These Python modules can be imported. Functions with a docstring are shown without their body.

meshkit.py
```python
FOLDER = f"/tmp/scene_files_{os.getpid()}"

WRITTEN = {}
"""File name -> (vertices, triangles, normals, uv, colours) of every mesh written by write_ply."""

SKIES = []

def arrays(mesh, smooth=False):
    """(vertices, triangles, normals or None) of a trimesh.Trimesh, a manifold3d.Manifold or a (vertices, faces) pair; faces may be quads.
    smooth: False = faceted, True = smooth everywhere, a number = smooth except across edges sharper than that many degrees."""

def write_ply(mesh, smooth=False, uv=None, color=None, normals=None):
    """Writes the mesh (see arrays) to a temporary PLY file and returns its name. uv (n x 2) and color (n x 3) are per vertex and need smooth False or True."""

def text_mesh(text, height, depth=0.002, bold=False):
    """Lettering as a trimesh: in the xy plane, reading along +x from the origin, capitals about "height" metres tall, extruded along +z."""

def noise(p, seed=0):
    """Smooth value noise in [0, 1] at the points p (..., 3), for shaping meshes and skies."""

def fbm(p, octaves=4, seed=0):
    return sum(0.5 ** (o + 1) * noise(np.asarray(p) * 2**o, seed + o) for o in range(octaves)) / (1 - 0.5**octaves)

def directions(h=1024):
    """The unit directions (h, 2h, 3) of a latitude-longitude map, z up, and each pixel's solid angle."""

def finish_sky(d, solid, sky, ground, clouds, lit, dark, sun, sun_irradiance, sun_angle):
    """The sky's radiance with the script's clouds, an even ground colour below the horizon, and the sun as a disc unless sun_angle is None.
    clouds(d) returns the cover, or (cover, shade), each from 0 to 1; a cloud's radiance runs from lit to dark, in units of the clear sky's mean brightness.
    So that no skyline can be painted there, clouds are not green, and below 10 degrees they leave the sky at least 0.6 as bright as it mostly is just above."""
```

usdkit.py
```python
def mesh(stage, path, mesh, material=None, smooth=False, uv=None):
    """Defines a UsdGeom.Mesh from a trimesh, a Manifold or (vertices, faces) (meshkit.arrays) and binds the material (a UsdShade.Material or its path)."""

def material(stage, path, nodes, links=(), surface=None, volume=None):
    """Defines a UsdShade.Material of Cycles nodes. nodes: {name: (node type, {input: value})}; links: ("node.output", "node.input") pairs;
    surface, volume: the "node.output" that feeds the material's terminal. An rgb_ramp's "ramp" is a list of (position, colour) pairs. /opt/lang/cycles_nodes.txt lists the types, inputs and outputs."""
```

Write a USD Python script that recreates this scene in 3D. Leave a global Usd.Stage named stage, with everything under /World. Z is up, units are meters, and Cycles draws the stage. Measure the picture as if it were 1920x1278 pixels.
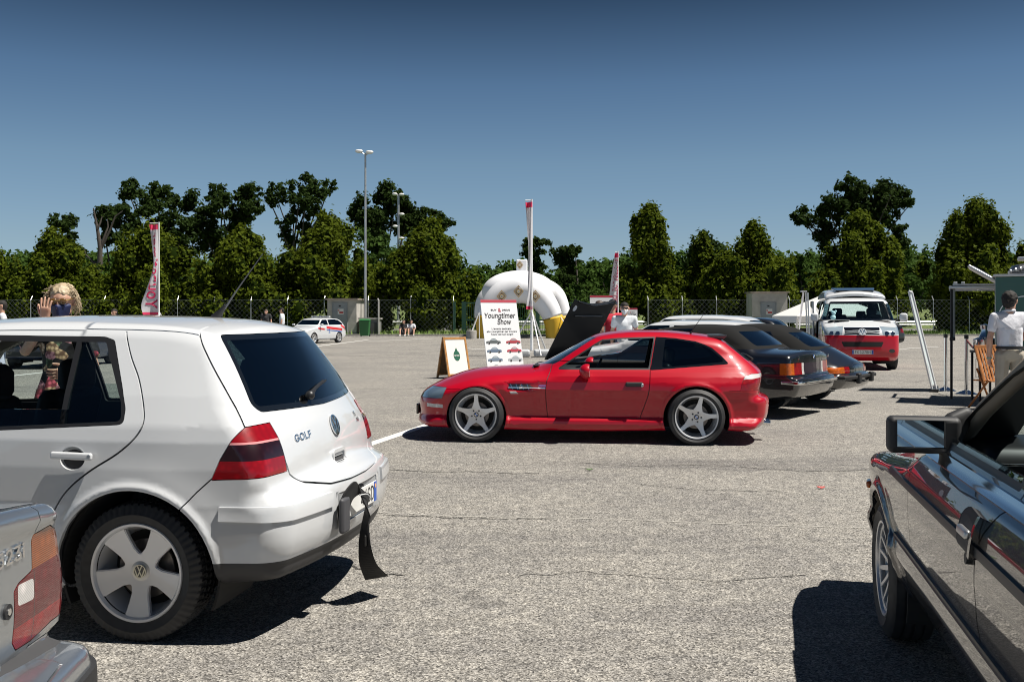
import math, random
import numpy as np, trimesh, shapely
from shapely import affinity
from shapely.geometry import Polygon, LineString, Point, MultiPolygon, box as sbox
from shapely.ops import unary_union
from scipy.spatial import cKDTree
from scipy.ndimage import map_coordinates, gaussian_filter
import manifold3d as m3
from pxr import Usd, UsdGeom, UsdLux, UsdShade, Gf, Sdf, Vt
import usdkit, meshkit

stage = Usd.Stage.CreateInMemory()
UsdGeom.SetStageUpAxis(stage, UsdGeom.Tokens.z)
UsdGeom.SetStageMetersPerUnit(stage, 1.0)
UsdGeom.Xform.Define(stage, '/World')
# ------------------------------------------------------------ camera, sky, sun
CAM_H, FPX, HOR = 1.44, 1867.0, 589.0            # eye height, focal length and horizon row (pixels of a 1920 wide picture)
cam = UsdGeom.Camera.Define(stage, '/World/camera')
cam.AddTranslateOp().Set(Gf.Vec3d(0, 0, CAM_H)); cam.AddRotateXOp().Set(90.0)
cam.CreateHorizontalApertureAttr(36.0); cam.CreateVerticalApertureAttr(36.0 * 681 / 1024)
cam.CreateFocalLengthAttr(36.0 * FPX / 1920)
cam.CreateVerticalApertureOffsetAttr(-(639 - HOR) / 1920 * 36.0)
cam.CreateClippingRangeAttr(Gf.Vec2f(0.05, 3000))
cam.CreateExposureAttr(0.9)
SUN = np.array([0.48, -0.12, 1.0]); SUN /= np.linalg.norm(SUN)
SUN_EL, SUN_ROT = math.asin(SUN[2]), math.atan2(SUN[0], SUN[1])
SKY_RAMP = [(0.0, (.47, .66, .98)), (.03, (.50, .64, .88)), (.069, (.52, .61, .74)), (.148, (.51, .60, .66)), (.224, (.37, .47, .55)), (.30, (.16, .22, .265)), (.36, (.115, .18, .23)), (1.0, (.115, .18, .23))]   # a polarised summer sky: deeper blue with height
sky = UsdLux.DomeLight.Define(stage, '/World/sky')
sky.GetPrim().SetCustomDataByKey('kind', 'structure')
sky_mat = usdkit.material(stage, '/World/Looks/sky', {
    'sky': ('sky_texture', {'sky_type': 'single_scattering', 'sun_disc': False, 'sun_elevation': SUN_EL, 'sun_rotation': SUN_ROT,
                            'altitude': 300.0, 'air_density': 1.0, 'aerosol_density': 0.5, 'ozone_density': 1.0}),
    'tc': ('texture_coordinate', {}), 'sep': ('separate_xyz', {}),
    'grad': ('rgb_ramp', {'ramp': SKY_RAMP}),
    'mul': ('mix', {'mix_type': 'multiply', 'fac': 1.0}),
    'bg': ('background_shader', {'strength': 0.06})},
    [('tc.generated', 'sep.vector'), ('sep.z', 'grad.fac'), ('sky.color', 'mul.color1'), ('grad.color', 'mul.color2'), ('mul.color', 'bg.color')], surface='bg.background')
UsdShade.MaterialBindingAPI.Apply(sky.GetPrim()).Bind(sky_mat)
sun = UsdLux.DistantLight.Define(stage, '/World/sun')
sun.CreateNormalizeAttr(True); sun.CreateIntensityAttr(1.15); sun.CreateAngleAttr(0.5); sun.CreateColorAttr(Gf.Vec3f(1.0, 0.955, 0.88))
_z = SUN; _x = np.cross([0, 0, 1.0], _z); _x /= np.linalg.norm(_x); _y = np.cross(_z, _x)
sun.AddTransformOp().Set(Gf.Matrix4d(*_x, 0, *_y, 0, *_z, 0, 0, 0, 0, 1))
# ------------------------------------------------------------ materials
MATS = {}
def mat(name, color, rough=0.5, metal=0.0, coat=0.0, spec=0.5, noise=None, bump=None, coat_rough=0.03, emit=0.0, sheen=0.0, coat_ior=1.5):
    """plain principled; noise=(scale, amount) varies the colour by amount; bump=(scale, strength, distance)"""
    if name in MATS: return MATS[name]
    n = {'p': ('principled_bsdf', {'base_color': color, 'roughness': rough, 'metallic': metal, 'coat_weight': coat, 'coat_roughness': coat_rough, 'specular_ior_level': spec, 'sheen_weight': sheen, 'coat_ior': coat_ior})}
    l = []
    if noise or bump: n['tc'] = ('texture_coordinate', {})
    if noise:
        s, a = noise; c = np.array(color)
        n['nz'] = ('noise_texture', {'scale': s, 'detail': 5.0, 'roughness': 0.6})
        n['rp'] = ('rgb_ramp', {'ramp': [(0.3, tuple(np.clip(c * (1 - a), 0, 1))), (0.7, tuple(np.clip(c * (1 + a), 0, 1)))]})
        l += [('tc.object', 'nz.vector'), ('nz.fac', 'rp.fac'), ('rp.color', 'p.base_color')]
    if bump:
        s, st, d = bump
        n['nb'] = ('noise_texture', {'scale': s, 'detail': 4.0})
        n['b'] = ('bump', {'strength': st, 'distance': d})
        l += [('tc.object', 'nb.vector'), ('nb.fac', 'b.height'), ('b.normal', 'p.normal')]
    MATS[name] = usdkit.material(stage, '/World/Looks/' + name, n, l, surface='p.BSDF')
    return MATS[name]
def lens_mat(name, color, ribs=70.0, depth=.5):
    """moulded lamp lens: fine horizontal ribs under a clear coat"""
    c = np.array(color)
    return node_mat(name, {'tc': ('texture_coordinate', {}), 'w': ('wave_texture', {'bands_direction': 'z', 'scale': ribs, 'distortion': 0.0, 'detail': 0.0}), 'v': ('voronoi_texture', {'scale': 26.0}), 'r': ('rgb_ramp', {'ramp': [(0, tuple(c * (1 - depth))), (.6, tuple(c)), (1, tuple(np.clip(c * 1.5, 0, 1)))]}), 'q': ('rgb_ramp', {'ramp': [(0, (1.25, 1.2, 1.2)), (.5, (.8, .8, .8))]}), 'x': ('mix', {'mix_type': 'multiply', 'fac': 1.0}), 'p': ('principled_bsdf', {'roughness': .35, 'specular_ior_level': .2, 'coat_weight': 1.0, 'coat_roughness': .03})},
        [('tc.object', 'w.vector'), ('tc.object', 'v.vector'), ('w.fac', 'r.fac'), ('v.distance', 'q.fac'), ('r.color', 'x.color1'), ('q.color', 'x.color2'), ('x.color', 'p.base_color')], 'p.BSDF')
def node_mat(name, nodes, links, surface):
    if name not in MATS: MATS[name] = usdkit.material(stage, '/World/Looks/' + name, nodes, links, surface=surface)
    return MATS[name]
def glass_mat(name, tint=(0.75, 0.85, 0.85), refl=1.0, base=.035):
    t = tuple(math.sqrt(c) for c in tint)          # a pane has two faces
    return node_mat(name, {'t': ('transparent_bsdf', {'color': t}), 'g': ('glossy_bsdf', {'roughness': 0.0, 'color': (refl, refl, refl)}),
        'lw': ('layer_weight', {'blend': .5}), 'pw': ('math', {'math_type': 'power', 'value2': 5.0}), 'ma': ('math', {'math_type': 'multiply_add', 'value2': 1 - base, 'value3': base}), 'm': ('mix_closure', {})},
        [('lw.facing', 'pw.value1'), ('pw.value', 'ma.value1'), ('ma.value', 'm.fac'), ('t.BSDF', 'm.closure1'), ('g.BSDF', 'm.closure2')], 'm.closure')
# ------------------------------------------------------------ prims
COUNT = {}
def numbered(parent, name):
    k = (parent, name); n = COUNT.get(k, 0); COUNT[k] = n + 1
    return f'{parent}/{name}' + (f'_{n:03d}' if n else '')
def _tag(p, label=None, cat=None, group=None, kind=None):
    for k, v in (('label', label), ('category', cat), ('group', group), ('kind', kind)):
        if v: p.SetCustomDataByKey(k, v)
def thing(name, label, cat, loc=(0, 0, 0), rot=0.0, group=None, scale=None, kind=None):
    path = numbered('/World', name); x = UsdGeom.Xform.Define(stage, path)
    x.AddTranslateOp().Set(Gf.Vec3d(*map(float, loc)))
    if rot: x.AddRotateZOp().Set(float(rot))
    if scale is not None: x.AddScaleOp().Set(Gf.Vec3f(*map(float, np.broadcast_to(scale, 3))))
    _tag(x.GetPrim(), label, cat, group, kind)
    return path
def put(parent, name, v, f, n, m, label=None):
    path = numbered(parent, name); g = UsdGeom.Mesh.Define(stage, path)
    g.CreatePointsAttr(Vt.Vec3fArray.FromNumpy(np.ascontiguousarray(v, np.float32)))
    g.CreateFaceVertexCountsAttr(Vt.IntArray.FromNumpy(np.full(len(f), 3, np.int32)))
    g.CreateFaceVertexIndicesAttr(Vt.IntArray.FromNumpy(np.ascontiguousarray(f, np.int32).ravel()))
    g.CreateSubdivisionSchemeAttr('none')
    if n is not None:
        g.CreateNormalsAttr(Vt.Vec3fArray.FromNumpy(np.ascontiguousarray(n, np.float32))); g.SetNormalsInterpolation('vertex')
    if m is not None: UsdShade.MaterialBindingAPI.Apply(g.GetPrim()).Bind(m)
    if label: _tag(g.GetPrim(), label)
    return path
def part(parent, name, mesh, m, smooth=False, label=None):
    """one Mesh under parent (or /World)"""
    if isinstance(mesh, m3.Manifold): mesh = tm(mesh)
    v, f, n = meshkit.arrays(mesh, smooth)
    return put(parent, name, v, f, n, m, label)
def solo(name, mesh, m, label, cat, smooth=False, group=None, kind=None):
    p = part('/World', name, mesh, m, smooth); _tag(stage.GetPrimAtPath(p), label, cat, group, kind); return p
def struct(name, mesh, m, smooth=False, kind='structure'):
    p = part('/World', name, mesh, m, smooth); _tag(stage.GetPrimAtPath(p), kind=kind); return p
def copy_of(src, label, loc, rot=0.0, scale=None, cat=None, group=None):
    s = stage.GetPrimAtPath(src); name = src.split('/')[-1].rstrip('0123456789').rstrip('_')
    path = numbered('/World', name); x = UsdGeom.Xform.Define(stage, path)
    x.GetPrim().GetReferences().AddInternalReference(src); x.GetPrim().SetInstanceable(True)
    x.ClearXformOpOrder()
    g = UsdGeom.Xformable(x.GetPrim())
    m = Gf.Matrix4d(1.0)
    sc = np.broadcast_to(1.0 if scale is None else scale, 3)
    a = math.radians(rot); c, s_ = math.cos(a), math.sin(a)
    m = Gf.Matrix4d(c * sc[0], s_ * sc[0], 0, 0, -s_ * sc[1], c * sc[1], 0, 0, 0, 0, float(sc[2]), 0, *map(float, loc), 1)
    g.AddTransformOp(opSuffix='place').Set(m)
    was = s.GetCustomData()
    _tag(x.GetPrim(), label, cat or was.get('category'), group or was.get('group'))
    return path
# ------------------------------------------------------------ shapes
def cat_(ms): return trimesh.util.concatenate([m for m in ms if m is not None and len(m.faces)])
def tm(m):
    me = m.to_mesh(); return trimesh.Trimesh(me.vert_properties[:, :3].astype(float), me.tri_verts.astype(int), process=False)
def man(t):
    return m3.Manifold(m3.Mesh(vert_properties=np.ascontiguousarray(t.vertices, np.float32), tri_verts=np.ascontiguousarray(t.faces, np.uint32)))
def box(c, s, rz=0.0, bevel=0.0):
    if bevel: m = tm(rbox(s, bevel))
    else: m = trimesh.creation.box(s)
    if rz: m.apply_transform(trimesh.transformations.rotation_matrix(math.radians(rz), [0, 0, 1]))
    m.apply_translation(c); return m
def rbox(s, r, seg=8):
    s = np.asarray(s, float) / 2 - r; sp = m3.Manifold.sphere(r, seg)
    return m3.Manifold.batch_hull([sp.translate((float(i * s[0]), float(j * s[1]), float(k * s[2]))) for i in (-1, 1) for j in (-1, 1) for k in (-1, 1)])
def tube(pts, r, seg=8, closed=False):
    pts = np.asarray(pts, float); r = np.broadcast_to(r, len(pts))
    d = np.gradient(pts, axis=0); d /= np.maximum(np.linalg.norm(d, axis=1, keepdims=True), 1e-9)
    up = np.array([0, 0, 1.0]) if abs(d[0][2]) < 0.9 else np.array([1.0, 0, 0]); V = []
    for p, t, q in zip(pts, d, r):
        u = np.cross(t, up); u /= max(np.linalg.norm(u), 1e-9); w = np.cross(u, t); up = w if abs(np.dot(w, t)) < .9 else up
        a = np.linspace(0, 2 * np.pi, seg, endpoint=False); V.append(p + q * (np.cos(a)[:, None] * u + np.sin(a)[:, None] * w))
    V = np.vstack(V); n = len(pts); F = []
    for i in range(n - 1):
        for j in range(seg):
            a, b = i * seg + j, i * seg + (j + 1) % seg; F += [[a, a + seg, b], [b, a + seg, b + seg]]
    c0, c1 = len(V), len(V) + 1; V = np.vstack([V, pts[0], pts[-1]])
    for j in range(seg): F += [[c0, j, (j + 1) % seg], [c1, (n - 1) * seg + (j + 1) % seg, (n - 1) * seg + j]]
    m = trimesh.Trimesh(V, F, process=False)
    return m
def lathe(prof, seg=48, axis='z'):
    """revolve (r, z) about z (or y)"""
    m = trimesh.creation.revolve(np.asarray(prof, float), sections=seg)
    if axis == 'y': m.apply_transform(trimesh.transformations.rotation_matrix(-math.pi / 2, [1, 0, 0]))
    return m
def extrude(poly, h, z0=0.0):
    ps = [poly] if isinstance(poly, Polygon) else [g for g in poly.geoms if isinstance(g, Polygon) and g.area > 1e-9]
    m = cat_([trimesh.creation.extrude_polygon(p, h, engine='earcut') for p in ps]); m.apply_translation([0, 0, z0]); return m
def orient(m, ex, ey, ez, o):
    """place a mesh whose local axes become ex, ey, ez at o"""
    m = m.copy(); T = np.eye(4); T[:3, 0], T[:3, 1], T[:3, 2], T[:3, 3] = ex, ey, ez, o; m.apply_transform(T)
    if np.linalg.det(T[:3, :3]) < 0: m.invert()
    return m
def text(s, h, depth=0.003, bold=False, center=True, width=None, shear=0.0):
    m = meshkit.text_mesh(s, h, depth, bold); 
    if shear: m.vertices[:, 0] += shear * m.vertices[:, 1]
    b = m.bounds
    if width: m.vertices[:, 0] = (m.vertices[:, 0] - b[0][0]) * width / (b[1][0] - b[0][0]) + b[0][0]; b = m.bounds
    if center: m.apply_translation([-(b[0][0] + b[1][0]) / 2, -h / 2, 0])
    return m
def spline(pts, n=10, closed=False):
    """Catmull-Rom through the points"""
    p = np.asarray(pts, float)
    q = np.vstack([p[-1], p, p[0], p[1]]) if closed else np.vstack([2 * p[0] - p[1], p, 2 * p[-1] - p[-2]])
    t = np.linspace(0, 1, n, endpoint=False)[:, None]; out = []
    for i in range(len(q) - 3):
        a, b, c, d = q[i:i + 4]
        out.append(0.5 * (2 * b + (c - a) * t + (2 * a - 5 * b + 4 * c - d) * t ** 2 + (3 * b - a - 3 * c + d) * t ** 3))
    return np.vstack(out + ([] if closed else [p[-1:]]))
def chaikin(pts, n=3):
    p = np.asarray(pts, float)
    for _ in range(n):
        q = np.roll(p, -1, 0); p = np.stack([0.75 * p + 0.25 * q, 0.25 * p + 0.75 * q], 1).reshape(-1, 2)
    return p
def rpoly(pts, r):
    p = Polygon(pts); return p.buffer(-r, 4).buffer(2 * r, 4).buffer(-r, 4) if r else p
def noisef(p, seed=0): return meshkit.noise(p, seed)
def gpt(px, py):
    """ground point seen at a pixel of the 1920 wide picture"""
    y = FPX * CAM_H / (py - HOR); return np.array([(px - 960) / FPX * y, y, 0.0])
def at(px, py, y): return np.array([(px - 960) / FPX * y, y, CAM_H - (py - HOR) * y / FPX])
# ------------------------------------------------------------ ground
asphalt = node_mat('asphalt', {
    'g': ('geometry', {}), 'v1': ('voronoi_texture', {'scale': 140.0, 'feature': 'f1'}), 'v2': ('voronoi_texture', {'scale': 75.0}),
    's1': ('separate_color', {}), 'r1': ('rgb_ramp', {'ramp': [(0, (.030, .028, .026)), (.20, (.105, .098, .089)), (.6, (.225, .213, .195)), (1, (.42, .40, .37))]}),
    's2': ('separate_color', {}), 'r2': ('rgb_ramp', {'ramp': [(0, (.66, .65, .63)), (.5, (.92, .92, .92)), (1, (1.12, 1.11, 1.08))]}),
    'n1': ('noise_texture', {'scale': .5, 'detail': 6.0, 'roughness': .6}), 'r3': ('rgb_ramp', {'ramp': [(.28, (.74, .74, .76)), (.5, (.98, .98, .97)), (.72, (1.14, 1.13, 1.10))]}),
    'n2': ('noise_texture', {'scale': 9.0, 'detail': 5.0}), 'r4': ('rgb_ramp', {'ramp': [(.3, (.78, .78, .79)), (.7, (1.18, 1.17, 1.15))]}),
    'm1': ('mix', {'mix_type': 'multiply', 'fac': 1.0}), 'm2': ('mix', {'mix_type': 'multiply', 'fac': 1.0}), 'm3': ('mix', {'mix_type': 'multiply', 'fac': 1.0}),
    'mp': ('mapping', {'scale': (.10, .9, 1.0), 'rotation': (0, 0, .06)}), 'n3': ('noise_texture', {'scale': 1.0, 'detail': 7.0, 'roughness': .65}), 'r5': ('rgb_ramp', {'ramp': [(.30, (.70, .70, .72)), (.44, (1, 1, 1)), (.62, (1, 1, 1)), (.75, (1.10, 1.09, 1.07))]}), 'm4': ('mix', {'mix_type': 'multiply', 'fac': 1.0}), 'n4': ('noise_texture', {'scale': 1.7, 'detail': 3.0, 'roughness': .5}), 'r6': ('rgb_ramp', {'ramp': [(.26, (.55, .55, .56)), (.33, (1, 1, 1)), (1, (1, 1, 1))]}), 'm5': ('mix', {'mix_type': 'multiply', 'fac': .8}),
    'b': ('bump', {'strength': .55, 'distance': .005}), 'p': ('principled_bsdf', {'roughness': .85})},
    [('g.position', x + '.vector') for x in ('v1', 'v2', 'n1', 'n2')] + [('v1.color', 's1.color'), ('s1.r', 'r1.fac'), ('v2.color', 's2.color'), ('s2.g', 'r2.fac'), ('n1.fac', 'r3.fac'), ('n2.fac', 'r4.fac'),
     ('r1.color', 'm1.color1'), ('r2.color', 'm1.color2'), ('m1.color', 'm2.color1'), ('r3.color', 'm2.color2'), ('m2.color', 'm3.color1'), ('r4.color', 'm3.color2'), ('g.position', 'mp.vector'), ('mp.vector', 'n3.vector'), ('n3.fac', 'r5.fac'), ('g.position', 'n4.vector'), ('n4.fac', 'r6.fac'), ('m3.color', 'm4.color1'), ('r5.color', 'm4.color2'), ('m4.color', 'm5.color1'), ('r6.color', 'm5.color2'), ('m5.color', 'p.base_color'), ('v1.distance', 'b.height'), ('b.normal', 'p.normal')], 'p.BSDF')
def sheet(x0, y0, x1, y1, z, nx=1, ny=1):
    X, Y = np.meshgrid(np.linspace(x0, x1, nx + 1), np.linspace(y0, y1, ny + 1), indexing='ij'); V = np.stack([X.ravel(), Y.ravel(), np.full(X.size, z)], 1)
    I = np.arange((nx + 1) * (ny + 1)).reshape(nx + 1, ny + 1); Q = np.stack([I[:-1, :-1], I[1:, :-1], I[1:, 1:], I[:-1, 1:]], -1).reshape(-1, 4)
    return trimesh.Trimesh(V, np.vstack([Q[:, [0, 1, 2]], Q[:, [0, 2, 3]]]), process=False)
struct('ground', sheet(-1500, -1500, 1500, 1500, 0), asphalt)

# ------------------------------------------------------------ markings, joints and cracks of the car park
LINE = mat('road_paint', (.62, .61, .58), .7, noise=(14, .22))
def ribbon(pts, w, z, jit=0.0, seed=0, n=1):
    p = np.asarray(pts, float); rng = np.random.default_rng(seed)
    if n > 1:
        t = np.linspace(0, len(p) - 1, n); p = np.stack([np.interp(t, np.arange(len(p)), p[:, k]) for k in range(2)], 1)
    if jit: p = p + gaussian_filter(rng.normal(0, 1, p.shape), (2, 0)) * jit
    d = np.gradient(p, axis=0); d /= np.linalg.norm(d, axis=1, keepdims=True); q = np.stack([-d[:, 1], d[:, 0]], 1); ww = w / 2 * (1 + (.5 * rng.normal(0, 1, len(p))[:, None].clip(-1.2, 1.5) if jit else 0))
    V = np.vstack([np.c_[p + q * ww, np.full(len(p), z)], np.c_[p - q * ww, np.full(len(p), z)]]); m = len(p); F = []
    for i in range(m - 1): F += [[i, i + m, i + 1], [i + 1, i + m, i + m + 1]]
    return trimesh.Trimesh(V, F, process=False)
for a, b in (((640, 851), (812, 793)), ((560, 653), (690, 637)), ((690, 640), (812, 634.5)), ((-60, 714), (90, 697)), ((240, 690), (560, 668)), ((1440, 668), (1760, 650)), ((1000, 660), (860, 652))):
    A, B = gpt(*a), gpt(*b); struct('parking_line', ribbon([A[:2], B[:2]], .13, .004), LINE)
CRACK = mat('crack_tar', (.035, .033, .03), .9); JOINT = mat('joint_seam', (.40, .38, .34), .9, noise=(20, .3))
def crack(px, w, seed, jit=.05, m=CRACK): struct('pavement_crack', ribbon([gpt(*p)[:2] for p in px], w, .003, jit, seed, 90), m)
crack([(700, 961), (760, 962), (860, 968), (1010, 970), (1200, 975), (1420, 984), (1660, 991)], .012, 1, .03, JOINT); crack([(716, 965), (880, 972), (1040, 973)], .010, 2, .03)
crack([(720, 880), (800, 884), (900, 885), (1010, 889)], .014, 3); crack([(1080, 868), (1200, 874), (1330, 872), (1500, 884), (1660, 880)], .010, 4)
crack([(600, 664), (700, 668), (860, 655)], .05, 5, .2); crack([(660, 1062), (700, 1075), (760, 1078)], .012, 6, .02); crack([(640, 1060), (560, 1108)], .008, 7, .02)
crack([(1560, 708), (1700, 716), (1800, 712), (1890, 716)], .03, 8, .1); crack([(1650, 668), (1760, 672), (1830, 668)], .04, 9, .15); crack([(640, 728), (760, 730), (830, 724)], .025, 10, .1)
crack([(1180, 905), (1300, 918), (1480, 922)], .007, 11); crack([(960, 1080), (1100, 1072), (1330, 1090), (1520, 1078)], .006, 12, .03)
# ------------------------------------------------------------ kerb, verge, road and bank beyond the fence
KY = 66.0
CONC = mat('concrete', (.30, .285, .26), .85, noise=(3, .22), bump=(30, .3, .01)); GRASS = mat('verge_grass', (.085, .115, .028), .9, noise=(1.2, .35), bump=(9, .8, .08))
struct('kerb', cat_([box((x, KY, .06), (1.96, .22, .12)) for x in np.arange(-62, 62, 2.0)]), CONC)
struct('verge', sheet(-120, KY + .11, 120, 82, .10, 1, 1), GRASS)
struct('road', sheet(-160, 82, 160, 92, .105, 1, 1), mat('road_asphalt', (.13, .125, .12), .9, noise=(4, .2)))
xs = np.linspace(-170, 170, 60); prof = [(92, .11), (97, .4), (104, 2.1), (109, 2.7), (122, 2.8), (200, 2.8)]
V = np.array([(x, y, z + (.35 * (meshkit.noise(np.array([[x * .06, y * .08, 0]]))[0] - .5) if z > .3 else 0)) for x in xs for y, z in prof]); F = []
for i in range(59):
    for j in range(5): a = i * 6 + j; F += [[a, a + 6, a + 1], [a + 1, a + 6, a + 7]]
struct('bank', trimesh.Trimesh(V, F, process=False), GRASS, True)
# tufts along the kerb
rng = np.random.default_rng(5); T_, F_ = [], []
for i in range(5200):
    x = rng.uniform(-58, 58); y = KY + .15 + abs(rng.normal(0, 3.0)); h = rng.uniform(.12, .38); a = rng.uniform(0, 6.28); d = np.array([math.cos(a), math.sin(a), 0]) * rng.uniform(.03, .07); t = rng.normal(0, .08, 2)
    b = len(T_); T_ += [(x - d[0], y - d[1], .08), (x + d[0], y + d[1], .08), (x + t[0], y + t[1], .10 + h)]; F_.append([b, b + 1, b + 2])
struct('grass_tufts', trimesh.Trimesh(T_, F_, process=False), mat('grass_blade', (.11, .17, .03), .8, noise=(.8, .4)), kind='stuff')
# ------------------------------------------------------------ car bodies: a smooth implicit solid, meshed, hollowed and cut into panels
def nets(F, o, h):
    s = F < 0
    c = [s[i:s.shape[0] - 1 + i, j:s.shape[1] - 1 + j, k:s.shape[2] - 1 + k] for i in (0, 1) for j in (0, 1) for k in (0, 1)]
    tot = sum(x.astype(np.int8) for x in c); I = np.argwhere((tot > 0) & (tot < 8))
    idx = np.full(tot.shape, -1, np.int64); idx[tuple(I.T)] = np.arange(len(I))
    P = np.zeros((len(I), 3)); W = np.zeros(len(I))
    for ax in range(3):
        e = np.eye(3, dtype=int)[ax]; o1, o2 = np.eye(3, dtype=int)[(ax + 1) % 3], np.eye(3, dtype=int)[(ax + 2) % 3]
        for a in (0, 1):
            for b in (0, 1):
                q = I + a * o1 + b * o2; r = q + e; f0, f1 = F[tuple(q.T)], F[tuple(r.T)]
                m = (f0 < 0) != (f1 < 0); t = np.where(m, f0 / np.where(m, f0 - f1, 1), 0)
                P += np.where(m[:, None], q + t[:, None] * e, 0); W += m
    V = P / W[:, None] * h + o; Q = []
    for ax in range(3):
        e = np.eye(3, dtype=int)[ax]; b1, b2 = np.eye(3, dtype=int)[(ax + 1) % 3], np.eye(3, dtype=int)[(ax + 2) % 3]
        n = np.array(F.shape) - e; A = s[:n[0], :n[1], :n[2]]; B = s[e[0]:, e[1]:, e[2]:]
        E = np.argwhere(A != B); E = E[(E[:, (ax + 1) % 3] > 0) & (E[:, (ax + 2) % 3] > 0) & (E[:, (ax + 1) % 3] < F.shape[(ax + 1) % 3] - 1) & (E[:, (ax + 2) % 3] < F.shape[(ax + 2) % 3] - 1)]
        fl = A[tuple(E.T)]; g = lambda q: idx[tuple(q.T)]
        q = np.stack([g(E - b1 - b2), g(E - b2), g(E), g(E - b1)], 1); q[~fl] = q[~fl][:, ::-1]; Q.append(q)
    Q = np.vstack(Q); return V, np.vstack([Q[:, [0, 1, 2]], Q[:, [0, 2, 3]]])
def grad(f, p, e=2e-3):
    g = np.empty_like(p)
    for k in range(3):
        d = np.zeros(3); d[k] = e; g[:, k] = (f(p + d) - f(p - d)) / (2 * e)
    return g
def implicit(f, lo, hi, h, level=0.0, normals=True):
    lo, hi = np.asarray(lo, float), np.asarray(hi, float); n = np.ceil((hi - lo) / h).astype(int) + 1
    ax = [lo[k] + h * np.arange(n[k]) for k in range(3)]
    G = np.stack(np.meshgrid(*ax, indexing='ij'), -1).reshape(-1, 3)
    F = np.concatenate([f(G[i:i + 400000]) for i in range(0, len(G), 400000)]).reshape(n) - level
    V, T = nets(F, lo, h); ff = lambda p: f(p) - level
    for _ in range(3):
        g = grad(ff, V); st = (ff(V) / np.maximum((g * g).sum(1), 0.2))[:, None] * g
        l = np.linalg.norm(st, axis=1, keepdims=True); V = V - st * np.minimum(1, 0.6 * h / np.maximum(l, 1e-9))
    N = None
    if normals:
        N = grad(f, V, 3e-3); N /= np.maximum(np.linalg.norm(N, axis=1, keepdims=True), 1e-9)
    return V, T, N
def to_man(V, T, N=None):
    p = V if N is None else np.hstack([V, N])
    return m3.Manifold(m3.Mesh(vert_properties=np.ascontiguousarray(p, np.float32), tri_verts=np.ascontiguousarray(T, np.uint32))).as_original()
class Sil:
    """signed distance to a closed outline in (x, z)"""
    def __init__(s, pts, h=0.008, pad=0.5, sm=1.2):
        pts = np.asarray(pts); s.h = h; s.lo = pts.min(0) - pad; n = np.ceil((pts.max(0) + pad - s.lo) / h).astype(int) + 1
        poly = Polygon(pts).buffer(0); X, Z = np.meshgrid(s.lo[0] + h * np.arange(n[0]), s.lo[1] + h * np.arange(n[1]), indexing='ij')
        ls = LineString(np.vstack([pts, pts[:1]])); m = int(ls.length / 0.004); dense = shapely.get_coordinates(shapely.line_interpolate_point(ls, np.linspace(0, ls.length, m)))
        d = cKDTree(dense).query(np.stack([X.ravel(), Z.ravel()], 1), workers=-1)[0].reshape(X.shape)
        s.g = gaussian_filter(np.where(shapely.contains_xy(poly, X, Z), -d, d), sm)
    def __call__(s, x, z): return map_coordinates(s.g, [(x - s.lo[0]) / s.h, (z - s.lo[1]) / s.h], order=1, mode='nearest')
def rmax(a, b, r):
    return np.minimum(-r, np.maximum(a, b)) + np.hypot(np.maximum(a + r, 0), np.maximum(b + r, 0))
def smin(a, b, k):
    h = np.clip(0.5 + 0.5 * (b - a) / k, 0, 1); return b + (a - b) * h - k * h * (1 - h)
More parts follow.
